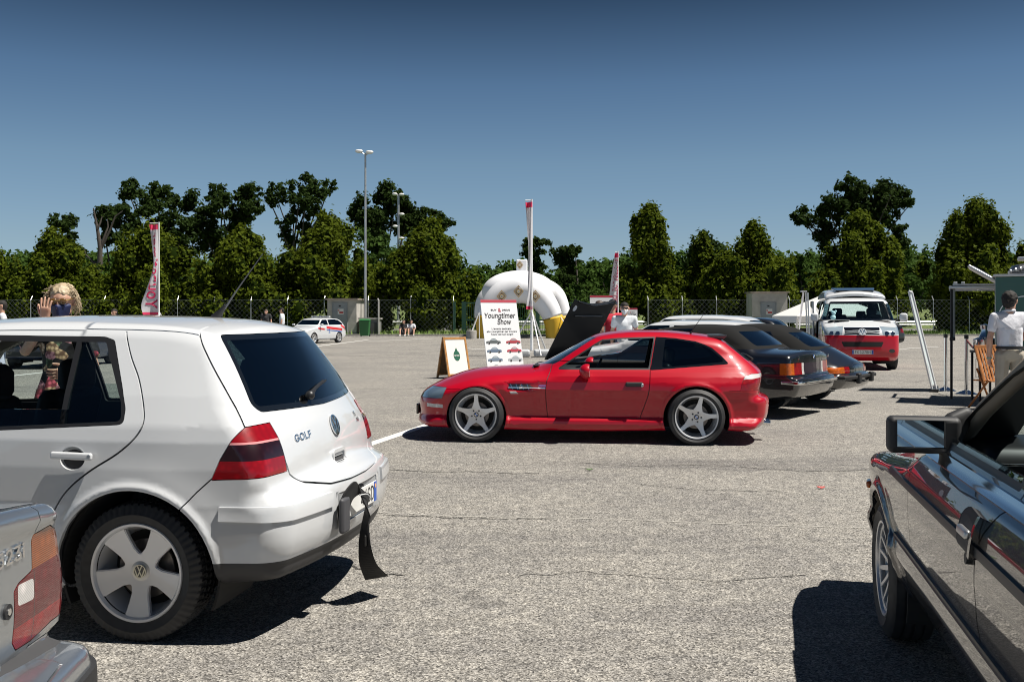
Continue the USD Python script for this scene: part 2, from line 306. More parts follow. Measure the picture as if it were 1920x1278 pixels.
def sstep(x, a, b):
    t = np.clip((x - a) / (b - a), 0, 1); return t * t * (3 - 2 * t)
def body_fn(sil, width, rear=0.06, front=0.12, roof=0.045, k=0.06, xr=0.0, xf=2.4, W=0.85, extra=None, p=2.2):
    """half width from width(x, z); rear / front / roof = how far ends and top fall back towards the sides (numbers or functions of z / x)"""
    F = lambda v, q: v(q) if callable(v) else v
    def f(P):
        x, a, z = P[:, 0], np.abs(P[:, 1]), P[:, 2]; u = np.minimum(a / W, 1.2)
        t = np.clip((x - xr) / (xf - xr), 0, 1)
        xx = x - (1 - t) * F(rear, z) * u ** p + t * F(front, z) * u ** p
        zz = z + F(roof, x) * (u / 0.72) ** 2.0 * sstep(z, 0.5, 0.8)
        d1 = sil(xx, zz); d2 = (a - width(x, z)) * 0.97
        r = rmax(d1, d2, F(k, P) if callable(k) else k)
        return extra(P, r) if extra else r
    return f
def prism_y(poly, y0, y1):
    """solid over a polygon in (x, z), from y0 to y1"""
    return _prism(poly, y1 - y0).transform(np.array([[1, 0, 0, 0], [0, 0, -1, y1], [0, 1, 0, 0]], float))
def prism_x(poly, x0, x1):
    """solid over a polygon in (y, z)"""
    return _prism(poly, x1 - x0).transform(np.array([[0, 0, 1, x0], [1, 0, 0, 0], [0, 1, 0, 0]], float))
def prism_z(poly, z0, z1): return _prism(poly, z1 - z0).translate((0, 0, float(z0)))
def _prism(poly, h):
    if not hasattr(poly, 'geom_type'): poly = Polygon(poly)
    rings = []
    for g in ([poly] if poly.geom_type == 'Polygon' else poly.geoms):
        g = shapely.geometry.polygon.orient(g); rings += [np.array(g.exterior.coords)[:-1]] + [np.array(i.coords)[:-1] for i in g.interiors]
    return m3.Manifold.extrude(m3.CrossSection(rings, m3.FillRule.Positive), float(h))
def cyl_y(x, z, r, y0, y1, seg=64):
    return m3.Manifold.cylinder(float(y1 - y0), r, r, seg).transform(np.array([[1, 0, 0, x], [0, 0, -1, y1], [0, 1, 0, z]], float))
class Shell:
    """outer skin of a car: self.rest is what is not yet taken as a panel"""
    def __init__(s, f, lo, hi, h=0.02, t=0.014, hin=None, lining=True):
        V, T, N = implicit(f, lo, hi, h); s.outer = to_man(V, T, N); s.oid = s.outer.original_id(); s.f = f
        hin = hin or 2.6 * h
        s.in1 = to_man(*implicit(f, lo, hi, hin, -t, False)[:2]); s.in2 = to_man(*implicit(f, lo, hi, hin, -t - 0.02, False)[:2]) if lining else None
        s.rest = s.outer - s.in1; s.lin = (s.in1 - s.in2) if lining else None
        for m, n in ((s.outer, 'outer'), (s.in1, 'inner')):
            if m.is_empty(): print('EMPTY', n, m.status())
    def cut(s, prism, lining=True):
        s.rest = s.rest - prism
        if lining and s.lin is not None: s.lin = s.lin - prism
    def take(s, prism, gap=None, lining=False):
        """the skin inside prism; gap = a fatter prism removed from the rest"""
        p = s.rest ^ prism; s.rest = s.rest - (gap if gap is not None else prism)
        if lining and s.lin is not None: s.lin = s.lin - prism
        return p
    def put(s, parent, name, m, material, label=None, off=0.0):
        me = m.to_mesh(); vp, tv = me.vert_properties, me.tri_verts.astype(int)
        if not len(tv): print('empty part', parent, name); return None
        P = vp[:, :3].astype(float); own = np.zeros(len(tv), bool); ri = np.array(me.run_index) // 3
        for i, oid in enumerate(me.run_original_id):
            if oid == s.oid: own[ri[i]:ri[i + 1]] = True
        N = vp[:, 3:6].astype(float) if vp.shape[1] >= 6 else np.zeros_like(P)
        N /= np.maximum(np.linalg.norm(N, axis=1, keepdims=True), 1e-9)
        if off: P = P + off * N * np.isin(np.arange(len(P)), tv[own])[:, None]
        T1 = tv[own]; T2 = tv[~own]; used, inv = np.unique(T1, return_inverse=True)
        v1, n1 = P[used], N[used]; f1 = inv.reshape(-1, 3)
        v2 = P[T2].reshape(-1, 3); g = np.cross(P[T2[:, 1]] - P[T2[:, 0]], P[T2[:, 2]] - P[T2[:, 0]]); g /= np.maximum(np.linalg.norm(g, axis=1, keepdims=True), 1e-12)
        v = np.vstack([v1, v2]); n = np.vstack([n1, np.repeat(g, 3, 0)]); f = np.vstack([f1, np.arange(len(v2)).reshape(-1, 3) + len(v1)])
        return put(parent, name, v, f, n, material, label)
    def pair(s, parent, name, m, material, label=None):
        return [s.put(parent, name, m ^ prism_z(sbox(-9, 0, 9, 9) if sd > 0 else sbox(-9, -9, 9, 0), -1, 9), material, label) for sd in (1, -1)]
    def proj(s, pts, off=0.0):
        """points moved onto the skin along its gradient; also the normals there"""
        p = np.array(pts, float)
        for _ in range(8):
            g = grad(s.f, p, 3e-3); p = p - (s.f(p) / np.maximum((g * g).sum(1), 0.2))[:, None] * g
        n = grad(s.f, p, 3e-3); n /= np.linalg.norm(n, axis=1, keepdims=True); return p + off * n, n
    def stick(s, mesh, center, right, lift=0.0):
        """a flat mesh (xy plane, z = out) laid on the skin at center, its x axis along right"""
        c, n = s.proj([center]); c, n = c[0], n[0]; r = np.asarray(right, float); r = r - n * np.dot(r, n); r /= np.linalg.norm(r); u = np.cross(n, r)
        m = mesh.copy()
        if max(m.extents[:2]) > .09 and len(m.vertices) < 400: m = trimesh.Trimesh(*trimesh.remesh.subdivide_to_size(m.vertices, m.faces, .05, 8), process=False); m.merge_vertices()
        v = m.vertices; q = c + v[:, :1] * r + v[:, 1:2] * u
        q, nn = s.proj(q); m.vertices = q + nn * (v[:, 2:3] + lift); return m
def fat(poly, d): return poly.buffer(d, 4)
# ------------------------------------------------------------ wheels (axis along y, outer face at +y, hub at origin)
def tyre_mesh(R, w, rr, seg=96, groove=True):
    if seg >= 120: seg = 360
    h = w / 2; sh = 0.022; b = 0.008
    prof = [(rr - .012, -h * .78), (rr, -h * .86), (rr + .012, -h * .92), ((R + rr) / 2, -h - b), (R - .03, -h * .97), (R - .012, -h * .9), (R - .003, -h * .80)]
    for g in ((-.45, -.37), (-.06, .06), (.37, .45)) if groove else ():
        prof += [(R, g[0] * h - .001), (R - .007, g[0] * h), (R - .007, g[1] * h), (R, g[1] * h + .001)]
    prof += [(R - .003, h * .80), (R - .012, h * .9), (R - .03, h * .97), ((R + rr) / 2, h + b), (rr + .02, h * .95), (rr + .012, h * .92), (rr, h * .86), (rr - .012, h * .78), (rr - .012, -h * .78)]
    m = lathe(prof, seg, 'y')
    if seg == 360:      # cross grooves of the tread blocks
        v = m.vertices; r = np.hypot(v[:, 0], v[:, 2]); a = np.arctan2(v[:, 2], v[:, 0]) / (2 * np.pi) * 60; on = (r > R - .0045) & (((a + np.abs(v[:, 1]) / h * 1.2) % 1) < .34); k = np.where(on, (R - .008) / r, 1.0); v[:, 0] *= k; v[:, 2] *= k; m.vertices = v
        on = (r > R - .035) & (r < R - .009) & (((a + 1.0) % 1) < .34) ; v = m.vertices; v[:, 1] -= np.where(on, .003 * np.sign(v[:, 1]), 0); m.vertices = v
    return m
def dished(poly, thick, fdish, bevel=0.004, mx=0.02):
    """a flat cut-out given bevelled edges and bent to depth fdish(r); out along +y"""
    m = trimesh.creation.extrude_polygon(poly, thick, engine='earcut') if poly.geom_type == 'Polygon' else extrude(poly, thick)
    tops = []
    inner = poly.buffer(-bevel, 2)
    t2 = extrude(inner, bevel, thick)
    # chamfer: hull-less, a ring of side faces between outer edge (z=thick) and inner edge (z=thick+bevel)
    m = cat_([m, t2])
    v, f = trimesh.remesh.subdivide_to_size(m.vertices, m.faces, mx, 12)
    r = np.hypot(v[:, 0], v[:, 1]); v = np.stack([v[:, 0], v[:, 2] + fdish(r), -v[:, 1]], 1)
    out = trimesh.Trimesh(v, f, process=False); out.merge_vertices(); return out
def rot2(p, deg): return affinity.rotate(p, deg, origin=(0, 0))
def vw_logo(r):
    """ring with a V above a W, in the xy plane"""
    ring = Point(0, 0).buffer(r, 24).difference(Point(0, 0).buffer(r * .86, 24)); lw = r * .085
    L = [LineString([(-.36 * r, .82 * r), (0, .06 * r), (.36 * r, .82 * r)]), LineString([(-.80 * r, .42 * r), (-.36 * r, -.78 * r), (0, -.10 * r), (.36 * r, -.78 * r), (.80 * r, .42 * r)])]
    g = unary_union([l.buffer(lw, cap_style=2, join_style=2) for l in L]).intersection(Point(0, 0).buffer(r * .9, 24))
    return unary_union([ring, g])
def roundel(parent, o, ex, ey, r, lift=0.002):
    """blue and white quartered badge with a black ring; ex, ey span its plane"""
    ex, ey = np.asarray(ex, float), np.asarray(ey, float); n = np.cross(ex, ey); C = Point(0, 0).buffer(r * .66, 16)
    P = lambda nm, g, z0, z1, m, par=parent: part(par, nm, orient(extrude(g, z1 - z0, z0), ex, ey, n, o), m)
    b = P('roundel', Point(0, 0).buffer(r, 24), 0, lift, mat('badge_black', (.01, .01, .012), .2, coat=1))
    for i, (s, t) in enumerate(((1, 1), (-1, 1), (-1, -1), (1, -1))):
        q = C.intersection(sbox(min(0, s) * r, min(0, t) * r, max(0, s) * r, max(0, t) * r))
        P('quarter', q, lift, lift * 1.6, mat('badge_blue', (.03, .15, .5), .2, coat=1) if i % 2 else mat('badge_white', (.75, .75, .75), .25, coat=1), b)
    return b
def put_on_hub(parent, name, m, M_, hub, side, rotz, material, smooth=40, label=None):
    m = m.copy(); T = trimesh.transformations.rotation_matrix(math.radians(rotz), [0, 0, 1])
    if side < 0: m.apply_transform(trimesh.transformations.rotation_matrix(math.pi, [0, 0, 1]))
    m.apply_transform(T); m.apply_translation(hub); return part(parent, name, m, material, smooth, label)
def wheel(parent, hub, side, R=.31, w=.2, rr=.205, style='five_wide', steer=0.0, seg=96, spin=0.0, rimmat=None, face_out=None, logo=None):
    """tyre, rim, spokes, brake disc as one wheel part with sub-parts"""
    rimmat = rimmat or mat('alloy', (.60, .60, .60), .33, .75)
    hub = np.asarray(hub, float); rub = mat('tyre_rubber', (.018, .018, .019), .62, noise=(30, .3), bump=(60, .15, .004))
    A = lambda nm, m, mm, sm=40, par=None, lab=None: put_on_hub(par or wp, nm, m, None, hub, side, steer, mm, sm, lab)
    wp = put_on_hub(parent, 'wheel', tyre_mesh(R, w, rr, seg), None, hub, side, steer, rub, 35)
    h = w / 2; fo = h * .86 if face_out is None else face_out
    A('rim', lathe([(rr - .002, h * .95), (rr + .008, h * .97), (rr + .012, h * .90), (rr + .004, h * .80), (rr - .006, h * .6), (rr - .03, -h * .2), (rr - .03, -h * .85), (rr - .036, -h * .85), (rr - .038, -h * .2), (rr - .016, h * .55), (rr - .010, h * .8), (rr - .002, h * .95)], seg, 'y'), rimmat, 35)
    A('brake_disc', lathe([(0, -.012), (.135, -.012), (.135, 0), (0, 0)], 40, 'y'), mat('brake_steel', (.22, .20, .19), .4, .9, noise=(20, .3)))
    A('hub_backing', lathe([(0, -.05), (rr - .036, -.05), (rr - .036, -.045), (0, -.045)], 32, 'y'), mat('wheel_dark', (.012, .012, .012), .8))
    ro = rr - .006
    if style == 'five_wide':
        sp = []
        for i in range(5):
            s = Polygon([(-.045, .04), (.045, .04), (.040, .10), (.048, .14), (.064, ro), (-.064, ro), (-.048, .14), (-.040, .10)]).buffer(.004).buffer(-.004); sp.append(rot2(s, 72 * i + spin))
        g = unary_union(sp + [Point(0, 0).buffer(.072, 24), Point(0, 0).buffer(ro, 48).difference(Point(0, 0).buffer(ro - .012, 48))]).buffer(-.012, 4).buffer(.024, 4).buffer(-.012, 4).intersection(Point(0, 0).buffer(ro, 64))
        m = dished(g, .018, lambda r: fo - .026 - .030 * (1 - np.clip(r / ro, 0, 1) ** 1.6) + .0, .004, .03 if seg >= 80 else .09)
        A('spokes', m, rimmat, 35)
        A('hub_cap', lathe([(0, fo - .026), (.028, fo - .026), (.034, fo - .030), (.052, fo - .032), (.058, fo - .04), (.058, fo - .06), (0, fo - .06)], 40, 'y'), mat('alloy_cap', (.50, .50, .50), .35, .9))
        A('lug_bolt', cat_([box((.064 * math.sin(math.radians(72 * i + 36 + spin)), fo - .036, .064 * math.cos(math.radians(72 * i + 36 + spin))), (.008, .012, .008)) for i in range(5)]), mat('wheel_dark', 0), False)
        m = extrude(Point(0, 0).buffer(.031, 24), .002); A('cap_plate', orient(m, (1, 0, 0), (0, 0, 1), (0, 1, 0), (0, fo - .0262, 0)), mat('cap_black', (.012, .012, .014), .3, coat=1), False)
        m = orient(extrude(vw_logo(.031), .003), (-1, 0, 0), (0, 0, 1), (0, 1, 0), (0, fo - .0255, 0)); A('cap_emblem', m, mat('emblem_silver', (.62, .60, .50), .3, .8), False)
    elif style == 'five_star':
        sp = []
        for i in range(5):
            s = Polygon([(-.06, .03), (-.052, .07), (-.036, .105), (-.024, .15), (-.021, ro), (.021, ro), (.024, .15), (.036, .105), (.052, .07), (.06, .03)]); sp.append(rot2(s, 72 * i + spin))
        g = unary_union(sp + [Point(0, 0).buffer(.06, 24)]).buffer(.008, 4).buffer(-.008, 4)
        for i in range(5): g = g.difference(affinity.translate(Point(0, 0).buffer(.0095, 8), .052 * math.sin(math.radians(72 * i + 36 + spin)), .052 * math.cos(math.radians(72 * i + 36 + spin))))
        def dz(r): return fo - .030 - .022 * (1 - np.clip(r / ro, 0, 1) ** 2)
        m = dished(g, .02, dz, .004, .028 if seg >= 80 else .09)
        v = m.vertices; an = np.degrees(np.arctan2(v[:, 0], -v[:, 2])) ; an = (np.degrees(np.arctan2(v[:, 0], v[:, 2])) - spin * 0); r = np.hypot(v[:, 0], v[:, 2])
        A('spokes', m, rimmat, 35)
        for i in range(5):
            a = math.radians(72 * i + 36 + spin); A('lug_bolt', lathe([(0, .0), (.009, 0), (.009, .004), (0, .004)], 10, 'y').apply_translation([-.052 * math.sin(a), fo - .052, -.052 * math.cos(a)]), mat('wheel_dark', 0))
        o = hub + np.array([0, side * (fo - .026), 0]); roundel(wp, o, (-side, 0, 0), (0, 0, 1), .028)
    elif style in ('mesh', 'plain', 'ten'):
        ns = {'mesh': 14, 'plain': 8, 'ten': 10}[style]; sp = []
        for i in range(ns): sp.append(rot2(Polygon([(-.013, .04), (.013, .04), (.010, ro), (-.010, ro)]), 360 / ns * i + spin))
        g = unary_union(sp + [Point(0, 0).buffer(.06, 20), Point(0, 0).buffer(ro, 40).difference(Point(0, 0).buffer(ro - .02, 40))])
        A('spokes', dished(g, .016, lambda r: fo - .02 - .025 * (1 - np.clip(r / ro, 0, 1) ** 2), .003, .05 if seg >= 80 else .10), rimmat, 35)
    return wp
# ------------------------------------------------------------ white hatchback
GLASS = glass_mat('car_glass', (.62, .72, .72)); GLASS_TINT = glass_mat('tinted_glass', (.10, .17, .20), base=.11)
RUBBER = mat('black_rubber', (.012, .012, .013), .45); TRIM = mat('dark_trim', (.015, .015, .016), .6, bump=(300, .1, .001))
CLOTH = mat('seat_cloth', (.012, .013, .016), .85, noise=(80, .4)); CHROME = mat('chrome', (.75, .75, .75), .08, 1.0)
LINING = mat('cabin_lining', (.03, .03, .032), .8)
RED_LENS = lens_mat('red_lens', (.26, .001, .005)); SMOKE_LENS = lens_mat('smoked_lens', (.018, .003, .005))
AMBER_LENS = lens_mat('amber_lens', (.48, .10, .006)); CLEAR_LENS = lens_mat('clear_lens', (.55, .53, .51), 90, .3)
WHITE_PAINT = mat('white_paint', (.52, .53, .54), .38, coat=1.0, coat_rough=.03, noise=(2.0, .012))
def seat(parent, x, y, z, w=.5, back_h=.62, tilt=12, m=None, rest=True, bench=False):
    m = m or CLOTH; t = math.radians(tilt)
    q = part(parent, 'seat', box((x + .24, y, z), (.5, w, .16), bevel=.05), m, 40)
    b = tm(rbox((.13, w, back_h), .05)); b.apply_translation([0, 0, back_h / 2]); b.apply_transform(trimesh.transformations.rotation_matrix(-t, [0, 1, 0])); b.apply_translation([x, y, z + .02]); part(parent, 'backrest', b, m, 40)
    if rest:
        hx, hz = x - math.sin(t) * (back_h + .1), z + math.cos(t) * (back_h + .1)
        for yy in ((y,) if not bench else (y - w * .28, y + w * .28)):
            h = part(parent, 'headrest', box((hx, yy, hz), (.11, .27, .19), bevel=.045), m, 40)
            part(h, 'headrest_post', cat_([tube([(hx + .01, yy + s * .06, hz - .16), (hx, yy + s * .06, hz - .05)], .006, 6) for s in (-1, 1)]), CHROME)
def steering(parent, x, y, z, r=.18, tilt=25):
    a = np.linspace(0, 2 * np.pi, 28); t = math.radians(tilt)
    p = np.stack([-np.sin(t) * r * np.sin(a) * -1 * -1, r * np.cos(a), np.cos(t) * r * np.sin(a)], 1) + (x, y, z)
    m = cat_([tube(p, .014, 8)] + [tube([(x, y, z), p[k]], .012, 6) for k in (0, 9, 18)] + [box((x, y, z), (.05, .12, .1), bevel=.02)]); part(parent, 'steering_wheel', m, TRIM, 40)
def wheel_well(parent, x, z, r, side, y_in=.40, y_out=.80):
    c = (cyl_y(x, z, r + .012, y_in, y_out) - cyl_y(x, z, r, y_in + .01, y_out + .1)) ^ prism_z(sbox(-9, -9, 9, 9), .15, 2)
    if side < 0: c = c.mirror((0, 1, 0))
    part(parent, 'wheel_well', c, mat('wheel_dark', (.012, .012, .012), .8))
def both(p): return p + p.mirror((0, 1, 0))
def grown(s, d, lo, hi, h=.02):
    lo, hi = np.asarray(lo, float), np.asarray(hi, float)
    ff = lambda p: np.maximum(s.f(p) - d, np.maximum((p - hi + 1.5 * h).max(1), (lo + 1.5 * h - p).max(1)))
    V, T, N = implicit(ff, lo, hi, h); m = to_man(V, T, N); return m, m.original_id()
def put_grown(s, parent, name, m, oid, material, label=None):
    o = s.oid; s.oid = oid; r = s.put(parent, name, m, material, label); s.oid = o; return r
def white_hatch():
    g = thing('white_hatchback', 'white hatchback with its rear side window wound down and a strap on its bumper', 'car', np.array([-1.5453, 5.2879, 0]) * .9787, 170.5, scale=.9787)
    top = spline([(3.30, .62), (3.27, .72), (3.1, .83), (2.7, .95), (2.25, 1.03), (2.0, 1.17), (1.62, 1.36), (1.3, 1.435), (.9, 1.462), (.6, 1.467), (.35, 1.465), (.03, 1.456), (-.15, 1.440), (-.262, 1.415), (-.30, 1.385), (-.40, 1.26), (-.50, 1.12), (-.575, 1.0), (-.615, .93), (-.645, .83), (-.66, .74), (-.70, .705), (-.755, .67), (-.775, .60), (-.775, .47), (-.755, .39), (-.735, .36), (-.705, .29), (-.60, .265)], 8)
    bot = [(-.3, .25), (.5, .2), (2.0, .19), (3.1, .2), (3.32, .28), (3.37, .42), (3.36, .56)]
    sil = Sil(np.vstack([top, spline(bot, 6)]))
    zk = np.array([.1, .25, .36, .45, .62, .78, .90, .97, 1.10, 1.25, 1.36, 1.42, 1.47, 1.7]); wk = np.array([.79, .815, .838, .852, .866, .862, .850, .832, .772, .692, .632, .598, .55, .40])
    def width(x, z):
        w = np.interp(z, zk, wk); w = w - .05 * sstep(-x, .05, .75) * sstep(z, .5, .62) - .03 * sstep(-x, .1, .7) * (1 - sstep(z, .5, .62)) - .10 * np.clip((x - 2.3) / 1.1, 0, 1) ** 2
        for cx in (.003, 2.52):
            r = np.hypot(x - cx, z - .312); w = w + .014 * np.exp(-((r - .388) / .020) ** 2) * (z > .2) + .010 * np.exp(-((r - .40) / .09) ** 2)
        return w
    rear = lambda z: np.interp(z, [.3, .64, .70, .76, .95, 1.05, 1.4], [.115, .115, .085, .075, .075, .08, .065])
    k = lambda P: np.where(P[:, 0] < .4, np.interp(P[:, 2], [.3, .62, .72, .95, 1.05, 1.42], [.10, .10, .06, .075, .09, .05]), .07)
    f = body_fn(sil, width, rear, .16, .045, k, xr=-.2, xf=2.2, W=.86)
    lo, hi = (-.95, -.98, .1), (3.5, .98, 1.56); s = Shell(f, lo, hi, .02, .014)
    # glazing
    wo = rpoly([(1.20, 1.374), (.837, 1.371), (.28, 1.366), (.225, 1.35), (.117, 1.137), (.075, 1.044), (.068, .978), (.10, .972), (.682, .938), (1.17, .925)], .02)
    wi = rpoly([(1.185, 1.343), (.827, 1.343), (.266, 1.340), (.106, 1.072), (.084, .992), (.12, .986), (.685, .955), (1.16, .942)], .016)
    fo = rpoly([(1.28, 1.374), (1.55, 1.345), (1.75, 1.25), (2.05, 1.02), (2.06, .90), (1.26, .922)], .02)
    bar = LineString([(.412, 1.40), (.368, .93)]).buffer(.0125, cap_style=2)
    M = {}
    M['seal'] = [s.take(both(prism_y(wo, .3, 1)), lining=True)]; M['seal'].append(s.take(both(prism_y(fo, .3, 1)), lining=True))
    inner = both(prism_y(wi, .3, 1)) + both(prism_y(fo.buffer(-.02), .3, 1)); seal = (M['seal'][0] + M['seal'][1]); gl = seal ^ inner; seal = seal - (inner - both(prism_y(bar, .3, 1)))
    quarter = gl ^ both(prism_y([(.398, 1.5), (.355, .9), (-.2, .9), (-.2, 1.5)], .3, 1)); front = gl ^ prism_z(sbox(1.22, -1, 3, 1), .5, 2)
    low = (gl ^ prism_z(sbox(.36, -1, 1.22, 1), .8, 1.035)) - quarter
    s.pair(g, 'window_seal', seal - low - quarter - front, RUBBER)
    s.pair(g, 'quarter_glass', quarter - both(prism_y(bar, .3, 1)), GLASS); s.pair(g, 'lowered_side_glass', low, GLASS); s.pair(g, 'front_side_glass', front, GLASS)
    ws = rpoly([(-.58, 1.34), (.58, 1.34), (.70, 1.0), (-.70, 1.0)], .04); w_ = s.take(prism_x(ws, 1.3, 2.6), lining=True); s.put(g, 'windscreen', w_, GLASS)
    ho = rpoly([(-.545, 1.372), (.545, 1.372), (.655, 1.055), (.62, 1.022), (0, 1.008), (-.62, 1.022), (-.655, 1.055)], .035)
    h_ = s.take(prism_x(ho, -1.2, -.1), gap=prism_x(fat(ho, .003), -1.2, -.1), lining=True)
    hi_ = prism_x(ho.buffer(-.024), -1.2, -.1); s.put(g, 'rear_window_border', h_ - hi_, mat('black_glass', (.006, .007, .008), .06, coat=1))
    rw = s.put(g, 'rear_window', h_ ^ hi_, GLASS_TINT)
    # rear lamps
    lamp_side = Polygon([(-.485, .965), (-.56, .972), (-.95, .972), (-.95, .752), (-.6, .750), (-.363, .741), (-.40, .83), (-.445, .91)])
    lamp = prism_y(lamp_side, .606, 1.2); lgap = prism_y(fat(lamp_side, .004), .601, 1.2); L = s.take(both(lamp), both(lgap))
    Z = lambda a, b: prism_z(sbox(-9, -9, 9, 9), a, b)
    for sd in (1, -1):
        half = prism_z(sbox(-9, 0, 9, 9) if sd > 0 else sbox(-9, -9, 9, 0), 0, 3); q = L ^ half
        tl = s.put(g, 'tail_lamp', q ^ Z(.75, .822) + Z(.70, .75), RED_LENS); s.put(tl, 'red_lens', q ^ Z(.902, 1), RED_LENS); s.put(tl, 'smoked_lens', q ^ Z(.822, .893), SMOKE_LENS); s.put(tl, 'reversing_lens', q ^ Z(.893, .902), mat('pink_lens', (.6, .25, .25), .15, coat=1))
    # hatch, bumper, doors
    hs = spline([(-.158, 1.415), (-.284, 1.243), (-.374, 1.125), (-.446, 1.025), (-.485, .966)], 6)
    A = prism_y(np.vstack([[(-.158, 1.6)], hs, [(-.485, .5), (-1.2, .5), (-1.2, 1.6)]]), -1.2, 1.2)
    hb = np.array([(.90, 1.6), (.90, .953), (.604, .953), (.600, .79), (.58, .735), (.52, .69), (.36, .658), (.12, .647)]); B = lambda d: prism_x(fat(Polygon(np.vstack([hb, hb[::-1] * (-1, 1)])), d), -1.3, .2)
    A2 = prism_y(fat(Polygon(np.vstack([[(-.158, 1.6)], hs, [(-.485, .5), (-1.2, .5), (-1.2, 1.6)]])), .0085), -1.2, 1.2)
    H = s.take(A ^ B(-.001), A2 ^ B(.0085))
    hh = rpoly([(-.06, .712), (.10, .712), (.10, .768), (-.06, .768)], .014); hp = prism_x(hh, -1, -.5); H = H - hp
    hatch = s.put(g, 'tailgate', H, WHITE_PAINT)
    pn, nn = s.proj([(-.65, .02, .74)])
    part(hatch, 'tailgate_handle', cat_([tm(prism_x(fat(hh, .012).difference(hh.buffer(-.006)), pn[0][0] - .006, pn[0][0] + .01)), tm(prism_x(sbox(-.05, .742, .09, .765), pn[0][0] + .002, pn[0][0] + .02))]), WHITE_PAINT)
    part(hatch, 'handle_recess', tm(prism_x(hh, pn[0][0] + .022, pn[0][0] + .03)), mat('grey_plastic', (.2, .2, .2), .5))
    bs = Polygon([(-.12, .45), (-.233, .611), (-.30, .683), (-.363, .741), (-.6, .752), (-1.2, .80), (-1.2, .1), (-.28, .1), (-.1, .3)])
    cut = both(cyl_y(.003, .312, .377, .45, 1.2)) + both(cyl_y(2.52, .312, .372, .45, 1.2))
    s.cut(cut)
    rec = prism_x(rpoly([(-.29, .440), (.325, .440), (.325, .600), (-.29, .600)], .012), -1.2, -.60)
    VAL = s.take(prism_y(fat(bs, -.0), -1.2, 1.2) ^ Z(.05, .372)); s.put(g, 'bumper_valance', VAL, mat('valance_plastic', (.03, .03, .032), .55, bump=(200, .1, .001)))
    BU = s.take(prism_y(bs, -1.2, 1.2) ^ Z(.372, 1), prism_y(fat(bs, .0065), -1.2, 1.2) ^ Z(.37, 1)); bumper = s.put(g, 'rear_bumper', BU - rec, WHITE_PAINT)
    gm, gid = grown(s, .013, lo, (-.1, .98, .8), .02); gm = gm - s.in1
    st = rpoly([(-.30, .563), (-1.2, .545), (-1.2, .622), (-.36, .622)], .0); stp = prism_y(st, .39, 1.2) - prism_z(sbox(-.40, -2, 3, 2), 0, 2)
    for sd in (1, -1):
        q = gm ^ (stp if sd > 0 else stp.mirror((0, 1, 0))); put_grown(s, bumper, 'rub_strip', q, gid, WHITE_PAINT)
        part(bumper, 'strip_gasket', tm(((s.outer - s.in1) ^ (fatm(stp, sd)))), RUBBER) if False else None
    door = np.vstack([spline([(.204, 1.419), (.126, 1.278), (.053, 1.173), (-.001, 1.064), (-.022, .982), (.009, .918), (.086, .85), (.198, .781), (.279, .722), (.336, .666), (.375, .608), (.404, .558)], 5), [(.42, .42), (.44, .25), (1.22, .25), (1.235, .9), (1.235, 1.45), (.215, 1.45)]])
    dp = lambda d: both(prism_y(fat(Polygon(door), d), .607, 1.2))
    E0 = m3.Manifold.sphere(1, 40).scale((.062, .034, .052)); hc, hn = s.proj([(.30, .9, .826)]); hc = hc[0] + (0, .004, 0)
    bowl = E0.translate(tuple(hc)); D = s.take(dp(-.0005), dp(.0085)); D = D - bowl; dr = s.pair(g, 'rear_door', D, WHITE_PAINT)[0]
    cup = (m3.Manifold.sphere(1, 40).scale((.066, .037, .056)).translate(tuple(hc)) - bowl) ^ prism_y(sbox(-1, 0, 3, 2), .3, hc[1] - .006)
    part(dr, 'handle_cup', cup, mat('cup_grey', (.42, .43, .44), .4, coat=.5), 40)
    hb_ = s.stick(tm(rbox((.205, .034, .022), .010, 12)), (.292, .9, .838), (-1, 0, -.02), .022); part(dr, 'door_handle', hb_, WHITE_PAINT, 50)
    part(dr, 'handle_lock', s.stick(extrude(Point(0, 0).buffer(.008), .004), (.200, .9, .838), (-1, 0, 0), .032), mat('alloy_cap', (.5, .5, .5), .35, .9))
    fd = [(1.245, 1.45), (1.246, .25), (2.2, .25), (2.22, .9), (1.9, 1.45)]; s.pair(g, 'front_door', s.take(both(prism_y(fd, .607, 1.2)), both(prism_y(fat(Polygon(fd), .006), .607, 1.2))), WHITE_PAINT)
    for sd in (1, -1):  # roof ditch
        yy = .598 * sd; s.cut(prism_z(Polygon([(-.20, yy - .002), (1.85, yy - .002), (1.85, yy + .004), (-.20, yy + .004)]), 1.3, 1.6), False)
    s.put(g, 'body', s.rest - cut, WHITE_PAINT)
    s.put(g, 'cabin_lining', s.lin - cut, LINING)
    # badges
    lc = (-.66, 0, .907); R_ = (0, -1, 0)
    lp = part(hatch, 'badge_disc', s.stick(extrude(Point(0, 0).buffer(.052, 32), .006), lc, R_), mat('badge_dark', (.03, .035, .04), .15, coat=1)); part(hatch, 'badge_emblem', s.stick(extrude(vw_logo(.054), .006), lc, R_, .004), CHROME)
    part(hatch, 'model_lettering', s.stick(text('GOLF', .032, .004, True, width=.17), (-.66, .40, .903), R_), CHROME)
    part(hatch, 'engine_lettering', cat_([s.stick(text('V5', .026, .004, True), (-.62, -.40, .925), R_), s.stick(text('4MO', .02, .004, True), (-.62, -.43, .885), R_)]), CHROME)
    # plate in its recess, strap
    pc, pnn = s.proj([(-.78, 0, .52)]); px = pc[0][0] + .004
    part(bumper, 'plate_recess', tm(prism_x(sbox(-.34, .43, .34, .61), px + .012, px + .020)), mat('recess_grey', (.30, .31, .32), .4, coat=.6))
    pl = part(bumper, 'number_plate', box((px - .002, .0, .518), (.006, .50, .11), bevel=.003), mat('plate_white', (.72, .72, .70), .35, coat=.5))
